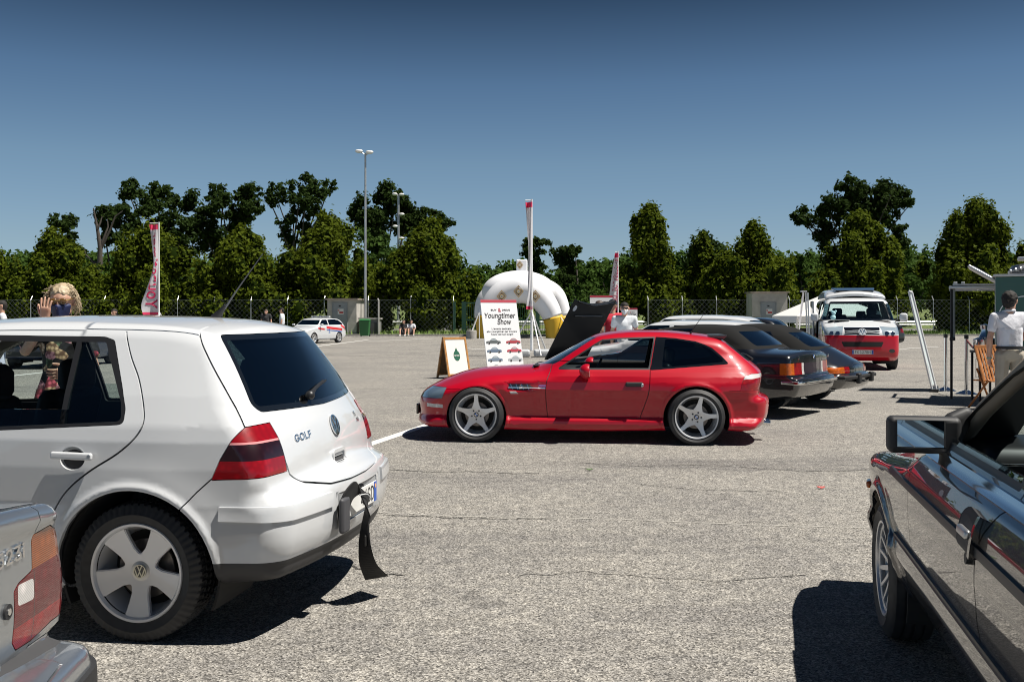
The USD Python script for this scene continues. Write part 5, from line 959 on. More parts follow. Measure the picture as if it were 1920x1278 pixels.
for i, (px, w, top) in enumerate([(-12, 46, 468), (100, 74, 438), (282, 88, 430), (455, 82, 432), (622, 93, 414), (808, 83, 417), (1217, 68, 384), (1410, 74, 424), (1615, 82, 404), (1833, 94, 380), (1318, 40, 446), (1950, 70, 470)]):
    rng = np.random.default_rng(100 + i); Y = TY + rng.uniform(-1, 1.5) + (6 if i == 10 else 0); s_ = Y / FPX; w_, h = w * s_ * 1.55, CAM_H + (HOR - top) * s_; bl = hornbeam_blobs(w_, h, rng, .8 if i == 6 else 1)
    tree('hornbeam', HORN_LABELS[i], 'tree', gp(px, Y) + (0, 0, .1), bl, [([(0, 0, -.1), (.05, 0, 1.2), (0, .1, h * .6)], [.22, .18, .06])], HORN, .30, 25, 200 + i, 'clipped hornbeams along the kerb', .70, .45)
# looser oaks beyond, each from its own clumps as (px, row, half-size px)
def oak(label, Y, clumps, base_px, seed, leaf=OAK, dens=22, size=.46, name='oak_tree', forks=True, shell=.9, group='oaks beyond the road'):
    s_ = Y / FPX; rng = np.random.default_rng(seed); o = gp(base_px, Y); B = []; L = []
    zt = CAM_H + (HOR - max(c[1] for c in clumps)) * s_
    for px, py, r in clumps:
        c = np.array([(px - base_px) * s_, rng.uniform(-1, 1) * r * s_ * 1.6, CAM_H + (HOR - py) * s_])
        for k in range(9):
            q = rng.normal(0, 1, 3); q /= np.linalg.norm(q); rr = r * s_ * rng.uniform(.28, .70); B.append((c + q * r * s_ * rng.uniform(.35, 1.25), (rr, rr, rr * rng.uniform(.65, 1.0))))
        if forks: m_ = np.array([c[0] * .35, c[1] * .35, max(zt * .55, c[2] * .55)]); L.append((spline([(0, 0, zt * .35), m_ * (.7, .7, 1) + rng.normal(0, .5, 3), c + rng.normal(0, .3, 3)], 4), np.linspace(.22, .04, 9)))
    L.append(([(0, 0, 0), (.1, 0, zt * .2), (0, 0, zt * .45)], [.34, .28, .22])); return tree(name, label, 'tree', o, B, L, leaf, size, dens, seed, group, None, shell)
oak('small oak crown rising between the two leftmost hornbeams', 104, [(112, 412, 15), (132, 428, 18), (125, 450, 16), (140, 470, 20)], 128, 1)
oak('oak clump right of the bare dead tree', 101, [(210, 402, 22), (232, 400, 16), (250, 420, 18), (200, 425, 16), (225, 440, 22)], 236, 2)
oak('tall oak behind the left feather flag', 106, [(262, 362, 22), (290, 360, 22), (312, 378, 18), (300, 400, 26), (280, 425, 24), (320, 425, 22), (345, 440, 24), (246, 358, 12)], 300, 3)
oak('wide ragged oak left of the lamp post', 108, [(352, 380, 20), (375, 402, 22), (408, 368, 18), (422, 392, 22), (450, 378, 18), (468, 360, 20), (478, 392, 20), (440, 420, 24), (395, 430, 26), (355, 418, 20), (360, 455, 26), (410, 462, 26), (455, 412, 20)], 420, 4)
oak('airy oak with gaps just left of the lamp post', 103, [(575, 336, 18), (598, 358, 18), (616, 352, 14), (560, 368, 20), (585, 388, 20), (545, 395, 18), (520, 372, 20), (505, 362, 14), (540, 425, 20), (575, 418, 18), (602, 400, 14), (548, 450, 16)], 552, 5, dens=13)
oak('broad dark oak behind the lamp post', 112, [(722, 368, 24), (700, 392, 26), (668, 402, 18), (740, 392, 26), (765, 388, 22), (725, 422, 30), (690, 428, 24), (785, 410, 20), (815, 412, 20), (838, 424, 14), (760, 430, 28), (800, 440, 22)], 735, 6)
oak('paler leafy tree low between two hornbeams', 92, [(700, 455, 24), (725, 470, 26), (705, 495, 28), (738, 505, 26), (720, 540, 30)], 716, 7, PALE, 16, .45, 'leafy_tree')
oak('lone oak above the inflatable arch', 118, [(1000, 462, 18), (1014, 462, 12), (988, 470, 12), (1000, 485, 14), (1008, 500, 12)], 1003, 8)
oak('dark upright tree right of the inflatable arch', 112, [(1052, 478, 16), (1075, 475, 17), (1065, 500, 22), (1055, 525, 20), (1080, 520, 18)], 1066, 9)
oak('round tree left of the right feather flag', 108, [(1110, 508, 22), (1128, 500, 18), (1120, 530, 26), (1145, 520, 22), (1100, 540, 24)], 1120, 10, PALE, 15, .5, 'leafy_tree')
oak('dark trees between the tall hornbeam and the kiosk hornbeam', 100, [(1300, 470, 22), (1330, 455, 20), (1345, 470, 20), (1310, 500, 28), (1340, 510, 28), (1290, 530, 26)], 1320, 11, OAK, 15)
oak('great spreading oak above the camper van', 104, [(1580, 368, 26), (1612, 362, 26), (1645, 358, 24), (1672, 362, 22), (1692, 380, 18), (1662, 390, 26), (1620, 396, 28), (1580, 398, 24), (1545, 400, 22), (1518, 408, 18), (1498, 412, 12), (1560, 425, 20), (1600, 430, 26), (1545, 440, 18), (1535, 455, 14), (1700, 448, 16), (1690, 430, 14), (1640, 425, 24)], 1605, 12)
oak('leafy trees filling the gap left of the van', 98, [(1500, 500, 24), (1530, 510, 24), (1510, 540, 28), (1535, 555, 28)], 1515, 13, PALE, 14, .5, 'leafy_tree')
oak('leafy trees filling the gap right of the van', 98, [(1705, 500, 22), (1728, 512, 22), (1712, 540, 26), (1735, 552, 26)], 1718, 14, PALE, 14, .5, 'leafy_tree')
oak('leafy trees between the first hornbeams at the left', 96, [(20, 500, 20), (40, 540, 22), (188, 520, 24), (180, 560, 24), (370, 510, 26), (362, 545, 26)], 190, 15, PALE, 12, .5, 'leafy_tree', False)
# dead tree
d = thing('dead_tree', 'bare dead tree with broken top standing left of the feather flag', 'tree', gp(186, 98)); z = lambda py: CAM_H + (HOR - py) * 98 / FPX; X = lambda px: (px - 186) * 98 / FPX
part(d, 'trunk', tube([(X(190), 0, 0), (X(188), 0, z(560)), (X(186), .1, z(500)), (X(188), 0, z(465)), (X(182), .1, z(430)), (X(175), 0, z(390))], [.42, .36, .30, .24, .16, .06], 8), BARK, True)
for p in ([(188, 465), (196, 440), (201, 425), (199, 410)], [(188, 470), (206, 430), (215, 405), (228, 395)], [(186, 505), (172, 488), (160, 478), (155, 465)], [(186, 495), (175, 490), (166, 492)], [(182, 430), (187, 418), (190, 405)], [(186, 515), (170, 505), (158, 500)]):
    part(d, 'branch', tube([(X(a), .1 * i, z(b)) for i, (a, b) in enumerate(p)], np.linspace(.14, .04, len(p)), 6), BARK, True)
# far wood: one mass
rng = np.random.default_rng(77); B = []
for px in np.arange(-120, 2060, 13):
    Y = rng.uniform(128, 150); s_ = Y / FPX; top = np.interp(px, [-100, 300, 860, 900, 960, 1040, 1100, 1160, 1290, 1500, 1700, 1760, 2000], [480, 480, 500, 505, 498, 512, 505, 488, 480, 478, 470, 480, 490]) + rng.uniform(-12, 14)
    for py in np.arange(top + 12, 585, 22): B.append((gp(px + rng.uniform(-8, 8), Y) + (0, rng.uniform(-2, 2), CAM_H + (HOR - py) * s_), rng.uniform(.9, 1.7, 3)))
P, N = crown_points(B, 6, rng, .7); V, F = leaves(P, N, .75, rng); p = put('/World', 'far_wood', V, F, None, PALE); _tag(stage.GetPrimAtPath(p), 'far belt of green woodland behind the road', 'woodland', None, 'stuff')
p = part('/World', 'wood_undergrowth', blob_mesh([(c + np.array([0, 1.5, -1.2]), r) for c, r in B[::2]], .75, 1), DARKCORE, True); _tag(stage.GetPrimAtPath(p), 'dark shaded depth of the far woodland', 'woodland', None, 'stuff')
# low shrubs along the fence
for i, (px, py, r, lab) in enumerate([(60, 590, 16, 'bright shrub by the fence left of the woman'), (225, 588, 20, 'bright shrub by the fence beside the dead tree'), (980, 575, 26, 'leafy bush behind the inflatable arch'), (1075, 572, 30, 'leafy bush right of the inflatable arch'), (1120, 560, 26, 'leafy bush left of the right feather flag')]):
    Y = 76 if i < 2 else 97; s_ = Y / FPX; rng = np.random.default_rng(300 + i); bl = [((rng.normal(0, .5) * r * s_, rng.normal(0, .4) * r * s_, max(.4, CAM_H + (HOR - py) * s_ + rng.normal(0, .3) * r * s_)), r * s_ * rng.uniform(.4, .65)) for k in range(9)]
    tree('shrub', lab, 'shrub', gp(px, Y), bl, [([(0, 0, 0), (0, 0, .8)], [.05, .03])], PALE, .3, 24, 310 + i, None, .7)
# ------------------------------------------------------------ fence, guard rail, kiosks, masts
STEEL = mat('galvanised_steel', (.42, .43, .43), .45, .7, noise=(5, .15)); GREEN_STEEL = mat('green_gate_paint', (.015, .06, .04), .45); WHITE_TUBE = mat('white_tube', (.70, .70, .70), .35, coat=.4)
WIRE = mat('fence_wire', (.25, .27, .26), .5, .6)
FY = 70.5
def fence_run(x0, x1, label, top=2.35):
    t = thing('mesh_fence', label, 'fence', (0, FY, .1)); n = max(2, int(round((x1 - x0) / 2.6)) + 1); X = np.linspace(x0, x1, n)
    for x in X: part(t, 'post', tube([(x, 0, 0), (x, 0, top), (x, .25, top + .28)], .03, 6), STEEL)
    for a, b in zip(X[:-1], X[1:]):
        m = []
        for k in np.arange(-top, b - a, .34):
            for s in (1, -1):
                u0, u1 = max(0, k), min(b - a, k + top); 
                if u1 > u0: z0, z1 = (u0 - k, u1 - k); m.append(((a + u0 if s > 0 else b - u0), z0, (a + u1 if s > 0 else b - u1), z1))
        V, F = [], []; w = .006
        for (xa, za, xb, zb) in m: i = len(V); V += [(xa, -.01, za - w), (xb, -.01, zb - w), (xb, -.01, zb + w), (xa, -.01, za + w), (xa, .01, za), (xb, .01, zb)]; F += [[i, i + 1, i + 2], [i, i + 2, i + 3], [i + 3, i + 2, i + 5], [i + 3, i + 5, i + 4], [i + 4, i + 5, i + 1], [i + 4, i + 1, i]]
        q = part(t, 'wire_mesh', trimesh.Trimesh(V, F, process=False), WIRE); _tag(stage.GetPrimAtPath(q), kind='stuff'); part(t, 'top_wire', box(((a + b) / 2, 0, top - .02), (b - a, .02, .02)), WIRE)
x_ = lambda px, Y=FY: (px - 960) / FPX * Y
fence_run(x_(-80), x_(608), 'long wire mesh fence behind the left hornbeams, from picture edge to left kiosk'); fence_run(x_(690), x_(850), 'short wire mesh fence between the left kiosk and the green gate'); fence_run(x_(1215), x_(1408), 'wire mesh fence between the tall hornbeam and the right kiosk'); fence_run(x_(1480), x_(2020), 'wire mesh fence behind the van and the green trailer')
def rail(x0, x1, label, y):
    t = thing('guard_rail', label, 'guard rail', (0, y, .1)); pr = [(0, .45), (.05, .50), (.0, .57), (.0, .62), (.05, .69), (0, .75), (.02, .75), (.07, .69), (.02, .62), (.02, .57), (.07, .50), (.02, .45)]
    m = trimesh.creation.extrude_polygon(Polygon([(a, b) for a, b in pr]), x1 - x0, engine='earcut'); part(t, 'rail_beam', orient(m, (0, -1, 0), (0, 0, 1), (-1, 0, 0), (x1, 0, 0)), STEEL)
    for x in np.arange(x0 + 1, x1, 4.0): part(t, 'rail_post', box((x, .09, .36), (.07, .06, .76)), STEEL)
rail(-90, 90, 'long double wave guard rail along the road beyond the fence', 81.5); rail(-95, 95, 'second guard rail on the far side of the road', 92.5)
def gate():
    t = thing('green_gate', 'dark green steel gate of upright bars behind the inflatable arch', 'gate', (0, 68.5, .0)); a, b = x_(852, 68.5), x_(1075, 68.5); H = 2.3
    for px in (852, 870, 1008): part(t, 'gate_post', box((x_(px, 68.5), 0, H / 2), (.30 if px != 852 else .16, .25, H)), GREEN_STEEL)
    for z in (.12, 1.05, H - .08): part(t, 'gate_rail', box(((a + b) / 2 + .3, 0, z), (b - a - .7, .07, .09)), GREEN_STEEL)
    for x in np.arange(a + .9, b, .14): part(t, 'gate_bar', box((x, 0, H / 2), (.028, .028, H - .1)), GREEN_STEEL)
gate()
PLASTER = mat('plaster', (.42, .40, .365), .85, noise=(1.4, .18), bump=(20, .2, .01)); DOORG = mat('grey_door', (.27, .29, .31), .5, noise=(2, .08)); ROOFS = mat('kiosk_roof', (.24, .20, .17), .8, noise=(3, .3))
def kiosk(label, px0, px1, top, base, doorpx, big, turn=0):
    Y = 67.5; s_ = Y / FPX; w = (px1 - px0) * s_; h = CAM_H + (HOR - top) * s_; t = thing('kiosk', label, 'kiosk', gp((px0 + px1) / 2, Y) + (0, w / 2, 0), turn)
    part(t, 'wall', tm(man(box((0, 0, h / 2), (w, w, h))) - man(box(((doorpx - (px0 + px1) / 2) * s_, -w / 2, 1.12), (1.06, .12, 2.24)))), PLASTER); part(t, 'roof_slab', box((0, -.05, h + .05), (w + .25, w + .25, .10)), ROOFS); part(t, 'plinth', box((0, 0, .10), (w + .06, w + .06, .20)), CONC)
    dx = (doorpx - (px0 + px1) / 2) * s_; d = part(t, 'door', box((dx, -w / 2 + .03, 1.14), (1.0, .05, 2.15)), DOORG)
    part(d, 'door_frame', cat_([box((dx + sg * .515, -w / 2 + .0, 1.13), (.04, .09, 2.25)) for sg in (-1, 1)] + [box((dx, -w / 2, 2.235), (1.07, .09, .04))]), DOORG); part(d, 'door_handle', box((dx - .40, -w / 2 - .03, 1.05), (.05, .06, .18)), RUBBER)
    sg = part(d, 'warning_sign', box((dx + .06, -w / 2 - .004, 1.62), (.40, .012, .38)), mat('sign_white', (.70, .70, .68), .5)); part(sg, 'sign_red_band', cat_([box((dx + .10, -w / 2 - .012, 1.56), (.28, .006, .12)), box((dx - .08, -w / 2 - .012, 1.70), (.10, .006, .08))]), mat('sign_red', (.50, .04, .04), .5)); part(d, 'door_vent', box((dx + .05, -w / 2 - .004, .42), (.26, .012, .10)), mat('sign_white', 0)); part(d, 'number_plate_small', box((dx, -w / 2 - .004, 2.0), (.14, .012, .08)), RUBBER)
    return t
kiosk('left concrete utility kiosk with grey door, behind the white rally car', 616, 672, 562, 628, 640, True, -6); kiosk('right concrete utility kiosk with grey door, left of the camper van', 1413, 1478, 549, 628, 1443, True, -4)
def lockbox():
    t = thing('service_box', 'low grey concrete meter box beside the left kiosk', 'utility box', gp(693, 67.2)); part(t, 'box_body', box((0, .4, .55), (1.35, .9, 1.1)), mat('dark_concrete', (.16, .16, .155), .8, noise=(3, .2))); part(t, 'box_lid', box((0, .4, 1.15), (1.5, 1.0, .12)), CONC); part(t, 'box_door', box((.1, -.06, .5), (.8, .03, .8)), mat('box_dark', (.05, .05, .05), .6)); part(t, 'meter_pipe', tube([(.62, -.1, 0), (.62, -.1, 2.4), (.55, -.1, 2.5)], .05, 8), PLASTER)
lockbox()
BIN = mat('bin_green', (.02, .13, .035), .4)
def bin_():
    t = thing('wheelie_bin', 'dark green wheelie bin in front of the meter box', 'bin', gp(684, 64.3)); b = tm(m3.Manifold.batch_hull([rbox((.52, .54, .04), .015).translate((0, 0, .08)), rbox((.66, .72, .04), .015).translate((0, 0, 1.0))])); part(t, 'bin_body', b, BIN, 40); part(t, 'bin_lid', tm(m3.Manifold.batch_hull([rbox((.70, .78, .04), .015).translate((0, 0, 1.05)), rbox((.5, .5, .03), .01).translate((0, .05, 1.13))])), BIN, 40)
    for s in (-1, 1): part(t, 'bin_wheel', lathe([(0, -.03), (.10, -.03), (.10, .03), (0, .03)], 16).apply_transform(trimesh.transformations.rotation_matrix(math.pi / 2, [0, 1, 0])).apply_translation((s * .28, .30, .10)), RUBBER)
bin_()
def mast(label, px, top, Y, r, heads):
    s_ = Y / FPX; h = CAM_H + (HOR - top) * s_; t = thing('lamp_post', label, 'lamp post', gp(px, Y)); part(t, 'pole', tube([(0, 0, 0), (0, 0, h)], [r, r * .6], 10), STEEL, 40)
    for dx, dz in heads:
        a = part(t, 'lamp_arm', tube([(0, 0, h + dz - .15), (dx * .8, -.05, h + dz)], .035, 6), STEEL); m = trimesh.creation.icosphere(2); m.vertices *= (.27, .20, .13); m.apply_translation((dx, -.1, h + dz + .06)); part(a, 'lamp_head', m, mat('lamp_white', (.62, .62, .60), .4), True)
mast('tall slim lamp post with twin heads beside the left kiosk', 685, 287, 68.5, .11, [(-.42, .05), (.30, -.02)]); mast('floodlight mast with several lamps behind the sixth hornbeam', 747, 365, 99.0, .17, [(-.35, 0), (.32, -.05), (.35, -2.0), (-.30, -3.2), (.35, -4.4)])
# ------------------------------------------------------------ event furniture
CLOTHW = node_mat('banner_cloth', {'d': ('principled_bsdf', {'base_color': (.78, .77, .79), 'roughness': .8}), 't': ('translucent_bsdf', {'color': (.78, .77, .79)}), 'm': ('mix_closure', {'fac': .5})}, [('d.BSDF', 'm.closure1'), ('t.BSDF', 'm.closure2')], 'm.closure')
CRIM = mat('crimson_print', (.42, .012, .07), .7); CRIMB = mat('crimson_band', (.60, .03, .10), .7)
def flag(label, px, Y, rows, txt, tripod=True, tsize=.30):
    """feather flag: rows = (picture row, left px, right px) of the cloth, pole at px"""
    s_ = Y / FPX; t = thing('feather_flag', label, 'flag', gp(px, Y)); Z = lambda py: CAM_H + (HOR - py) * s_; zt = Z(rows[0][0])
    part(t, 'pole', tube([(0, 0, .2), (0, 0, zt + .10)], [.05, .03], 8), WHITE_TUBE, 40); part(t, 'top_bar', tube([((rows[0][1] - px) * s_, 0, zt + .06), ((rows[0][2] - px) * s_, 0, zt + .06)], .02, 6), WHITE_TUBE)
    R = spline(np.array(rows, float), 8); nv, nu = len(R), 9; P = []
    for i, (py, l, r) in enumerate(R):
        for u in np.linspace(0, 1, nu): P.append((((1 - u) * l + u * r - px) * s_, .16 * math.sin(u * 5 + i * .13) * (.3 + (1 - u)) - .05, Z(py)))
    P = np.array(P).reshape(nv, nu, 3); F = []
    def grid(i0, i1):
        q = P[i0:i1].reshape(-1, 3); n = i1 - i0; f = []
        for i in range(n - 1):
            for j in range(nu - 1): a = i * nu + j; f += [[a, a + nu, a + 1], [a + 1, a + nu, a + nu + 1]]
        m = trimesh.Trimesh(np.vstack([q, q + (0, .006, 0)]), np.vstack([f, np.array(f)[:, ::-1] + len(q)]), process=False); return m
    b = max(2, int(nv * .055)); c = part(t, 'cloth', grid(b, nv - b), CLOTHW, 60); part(c, 'top_band', grid(0, b + 1), CRIMB, 60); part(c, 'bottom_band', grid(nv - b - 1, nv), CRIMB if tripod else CLOTHW, 60)
    if txt:
        m = text(txt, tsize, .006, True, center=False); v = m.vertices; L_ = v[:, 0].max(); za, zb = Z(rows[-1][0]) + .25, zt - .35; k = (zb - za) / L_; zz = za + v[:, 0] * k; ii = np.interp(zz, P[::-1, 0, 2], np.arange(nv)[::-1]).astype(int); rr = P[ii, -1]; ww = P[ii, -1, 0] - P[ii, 0, 0]
        x = rr[:, 0] - ww * .12 - (tsize - v[:, 1]) * np.minimum(1, ww * .62 / tsize); uu = np.clip(1 - (rr[:, 0] - x) / np.maximum(ww, .05), 0, 1); y = .16 * np.sin(uu * 5 + ii * .13) * (.3 + (1 - uu)) - .05
        m.vertices = np.stack([x, y - .012 - v[:, 2], zz], 1); m.fix_normals(); part(c, 'lettering', m, CRIM)
    if tripod:
        for k in range(3):
            a = math.radians(-90 + 120 * k + 20); f = np.array([math.cos(a), math.sin(a), 0]); part(t, 'stand_leg', tube([(0, 0, 1.55), f * .85 + (0, 0, .06)], .028, 6), WHITE_TUBE)
        for sx in (-1, 1): part(t, 'water_weight', box((sx * .42, -.25, .13), (.72, .62, .24), bevel=.07), mat('weight_grey', (.42, .43, .44), .4), 40)
    return t
flag('tall white feather flag on a tripod stand, centre, right of the arch tower', 997, 34.0, [(379, 985, 998), (420, 988, 998.5), (470, 991, 998.5), (520, 990, 998.5), (555, 989, 998.5), (580, 986, 998.5)], None)
flag('white feather flag with crimson lettering rising behind the white hatchback roof', 298, 42.0, [(421, 281, 297), (460, 283, 297.5), (500, 285, 298), (540, 276, 298), (570, 269, 298), (590, 272, 298)], 'Youngtimer', True, .5)
flag('white feather flag with crimson lettering beside the tall narrow hornbeam', 1159, 58.0, [(474, 1153, 1159), (510, 1148, 1159.5), (545, 1144, 1159.5), (582, 1140, 1160)], 'RUOTECLASSICHE', True, .42)
# roll-up sign boards
PRINTW = mat('print_white', (.62, .62, .63), .55); CAR_TONES = [(.07, .08, .08), (.30, .02, .03), (.08, .12, .18), (.35, .02, .04), (.12, .16, .22), (.30, .32, .34)]
def board(label, px, Y, w, h, wd, up, full):
    t = thing('sign_board', label, 'sign', gp(px, Y)); ex = np.array(wd, float); ex /= np.linalg.norm(ex); ey = np.array(up, float); ey -= ex * np.dot(ex, ey); ey /= np.linalg.norm(ey); n = np.cross(ex, ey)
    A = lambda nm, m, mm, lift, par=None: part(par or t, nm, orient(m, ex, ey, n, n * lift + (0, 0, .1)), mm)
    p = A('panel', extrude(sbox(-w / 2, 0, w / 2, h), .02), PRINTW, 0); A('top_band', extrude(sbox(-w / 2, h - .075 * h / 2, w / 2, h - .002), .004), mat('band_red', (.35, .02, .04), .5), .02, p); part(t, 'foot', box((0, 0, .05), (w * .9, .35, .08), rz=math.degrees(math.atan2(ex[1], ex[0])), bevel=.02), STEEL, 40)
    k = w / .82; T = lambda s, size, x, y, m=INK, wid=None, sh=0, bold=True: A('lettering', text(s, size * k, .003, bold, width=wid and wid * k, shear=sh).apply_translation((x * k, y, 0)), m, .021, p)
    T('BUY', .035, -.13, h - .23 * k, wid=.13); T('&', .075, .0, h - .23 * k, mat('band_red', 0)); T('DRIVE', .035, .15, h - .23 * k, wid=.18)
    T('Youngtimer', .105, 0, h - .35 * k, wid=.70, sh=.22); T('Show', .105, .08, h - .49 * k, wid=.32, sh=.22)
    if full: T("L'evento dedicato", .035, 0, h - .64 * k, wid=.44, bold=False); T('allo youngtimer per trovare', .035, 0, h - .70 * k, wid=.68, bold=False); T("l'auto dei tuoi sogni", .035, 0, h - .76 * k, wid=.50, bold=False)
    body = Polygon(spline([(-.16, 0), (-.165, .035), (-.13, .052), (-.08, .058), (-.035, .10), (.04, .105), (.09, .062), (.15, .050), (.165, .02), (.155, 0)], 3)).difference(Point(-.10, 0).buffer(.026)).difference(Point(.10, 0).buffer(.026))
    for r in range(4):
        for c in range(2):
            y = h - (.96 + .19 * r) * k
            if y < .05: continue
            m = A('car_picture', extrude(affinity.translate(affinity.scale(body, k, k, origin=(0, 0)), (-.215 if c == 0 else .235) * k, y), .003), mat(f'print_car_{(2 * r + c) % 6}', CAR_TONES[(2 * r + c) % 6], .5), .021, p)
            [A('car_picture_wheel', extrude(affinity.translate(Point(0, 0).buffer(.02 * k), (-.215 if c == 0 else .235) * k + sx * .10 * k, y), .003), INK, .022, m) for sx in (-1, 1)]; A('car_picture_window', extrude(affinity.translate(affinity.scale(Polygon([(-.06, .064), (-.03, .092), (.035, .095), (.07, .064)]), k, k, origin=(0, 0)), (-.215 if c == 0 else .235) * k, y), .002), mat('print_window', (.30, .34, .36), .5), .0242, m)
    return t
board('leaning white roll-up board reading Youngtimer Show, left of the raised bonnet', 950, 21.0, .83, 1.72, (.92, .38, 0), (-.115, .28, 1), True); board('white board with red top partly hidden behind the raised bonnet', 1128, 40.0, .92, 2.10, (1, .1, 0), (0, .05, 1), False); board('small white board between the right feather flag and the tall hornbeam', 1182, 46.0, .66, 1.62, (1, .1, 0), (0, .02, 1), False)
# A-frame board
def aframe():
    t = thing('a_frame_board', 'wooden A-frame board with green oval emblem, left of the Youngtimer board', 'sign', gp(851, 22.6), 0); WOOD = mat('varnished_wood', (.36, .17, .05), .45, noise=(12, .3)); BRN = mat('wood_back', (.16, .085, .03), .6, noise=(12, .3)); h = .92
    ex = np.array([.80, .60, 0]) ; ex /= np.linalg.norm(ex); out = np.array([ex[1], -ex[0], 0])
    for sg, nm in ((1, 'front_panel'), (-1, 'back_panel')):
        o = out * sg; foot = o * .24; ey = np.array([0, 0, h]) - foot; ey /= np.linalg.norm(ey); e = ex if sg > 0 else -ex; n = np.cross(e, ey); A = lambda name, m, mm, lift, par=t: part(par, name, orient(m, e, ey, n, foot + n * lift), mm)
        p = A(nm, extrude(sbox(-.27, .06, .27, .90), .012), mat('board_white', (.66, .64, .60), .5) if sg > 0 else BRN, 0)
        for x in (-.285, .285): A('frame_stile', extrude(sbox(x - .022, -.02, x + .022, .955), .035), WOOD, -.012, p)
        for y in (.08, .92): A('frame_rail', extrude(sbox(-.262, y - .022, .262, y + .022), .033), WOOD, -.011, p)
        if sg > 0:
            em = A('emblem', extrude(affinity.translate(affinity.scale(Point(0, 0).buffer(1, 20), .085, .12), 0, .52), .004), mat('emblem_green', (.01, .09, .05), .5), .012, p); A('emblem_letters', text('BOTTINI', .035, .003, True, width=.13).apply_translation((0, .52, 0)), mat('board_white', 0), .016, em); A('emblem_crest', extrude(Polygon([(-.03, .64), (-.012, .70), (0, .66), (.012, .70), (.03, .64)]), .004), mat('emblem_green', 0), .012, em)
    return t
aframe()
# inflatable four-legged arch
def arch():
    Y = 60.5; s_ = Y / FPX; t = thing('inflatable_arch', 'white inflatable four-legged arch with yellow feet and a square tower on top', 'inflatable arch', gp(974, Y)); Z = lambda py: CAM_H + (HOR - py) * s_; X = lambda px: (px - 974) * s_
    AW = mat('inflatable_white', (.68, .68, .70), .55, noise=(1.5, .03)); AY = mat('inflatable_yellow', (.55, .33, .015), .55)
    def leg(pxs, y0, y1, r):
        a = np.array([(X(px), 0, Z(py)) for px, py in pxs]); p = spline(a, 8); u = np.linspace(0, 1, len(p)); p[:, 1] = y0 + (y1 - y0) * u; return p
    segs = [leg([(911, 636), (911, 604), (920, 578), (942, 552), (974, 541), (1006, 552), (1028, 578), (1038, 605), (1039, 637)], -.4, -.4, .7), leg([(908, 626), (902, 592), (909, 562), (935, 542), (974, 531), (1015, 537), (1046, 552), (1060, 588), (1060, 628)], 4.6, 4.6, .7)]
    for i, p in enumerate(segs):
        r = np.interp(np.linspace(0, 1, len(p)), [0, .2, .5, .8, 1], [.50, .62, .90, .62, .50]); yel = p[:, 2] < Z(592); half = len(p) // 2
        k0 = np.argmax(~yel); k1 = len(p) - np.argmax(~yel[::-1]); part(t, 'arch_tube', tube(p[k0 - 1:k1 + 1], r[k0 - 1:k1 + 1], 20), AW, True)
        for a, b in ((0, k0), (k1, len(p))): 
            f = part(t, 'foot_sleeve', tube(p[a:b] if b - a > 1 else p[a - 1:b], (r[a:b] if b - a > 1 else r[a - 1:b]) + .012, 20), AY, True)
            q = p[(a + b) // 2]; part(f, 'sleeve_print', box((q[0] + .05, q[1] - r[0] * .99, q[2]), (.45, .03, .10)), mat('sleeve_ink', (.30, .18, .02), .6))
    c = []; 
    for i in range(4): a = segs[0][len(segs[0]) * (3 + i) // 9 if i < 2 else len(segs[0]) * (2 + i) // 9]
    dome = trimesh.creation.icosphere(3); dome.vertices *= (2.35, 2.75, 1.35); dome.apply_translation((0, 2.1, Z(546))); dm = man(dome) - m3.Manifold.sphere(1, 32).scale((2.0, 3.5, 1.12)).translate((0, 2.1, Z(556))); dm = dm ^ prism_z(sbox(-9, -9, 9, 9), Z(556), 9); part(t, 'canopy', dm, AW, 50)
    tw = part(t, 'tower', box((X(979), 2.1, Z(499)), (.70, .70, 1.0), bevel=.08), AW, 40)
    GOLD = mat('emblem_gold', (.42, .28, .10), .5)
    def diamond(o, k, par):
        sq = Polygon([(-.24, 0), (0, .30), (.24, 0), (0, -.30)]); A = lambda nm, g, lift, m: part(par, nm, orient(extrude(affinity.scale(g, k, k, origin=(0, 0)), .012), (1, 0, 0), (0, 0, 1), (0, -1, 0), np.array(o) + (0, -lift, 0)), m)
        A('diamond_emblem', sq.difference(sq.buffer(-.035)), 0, GOLD); A('diamond_core', sq.buffer(-.06).difference(Point(0, 0).buffer(.06)), 0, mat('emblem_brown', (.20, .13, .06), .5)); A('diamond_ring', Point(0, 0).buffer(.09).difference(Point(0, 0).buffer(.055)), .014, mat('emblem_cream', (.6, .5, .3), .5))
    for px, py in ((941, 556), (972, 547), (1003, 556)):
        j = np.argmin(np.hypot(segs[0][:, 0] - X(px), segs[0][:, 2] - Z(py))); diamond((X(px), -.4 - .88, Z(py)), 1.25, t)
    diamond((X(975), 2.1 - .36, Z(494)), .9, tw); part(tw, 'tower_print', box((X(979), 2.1 - .353, Z(507)), (.42, .012, .06)), INK)
    for a, b in (((897, 590), (886, 622)), ((1048, 590), (1062, 615))): part(t, 'guy_rope', tube([(X(a[0]), -.6, Z(a[1])), (X(b[0]), -1.6, Z(b[1]))], .03, 5), WHITE_TUBE)
arch()
w = thing('concrete_weight', 'round concrete weight with white prop left of the inflatable arch', 'weight', gp(884, 58.4)); part(w, 'weight_block', lathe([(0, 0), (.30, 0), (.31, .45), (.27, .5), (0, .5)], 18), CONC, 40); part(w, 'prop_pole', tube([(.05, 0, .45), (.42, .1, 1.5)], .035, 6), WHITE_TUBE); part(w, 'prop_upright', tube([(.46, .2, 0), (.45, .2, 1.55)], .03, 6), WHITE_TUBE)
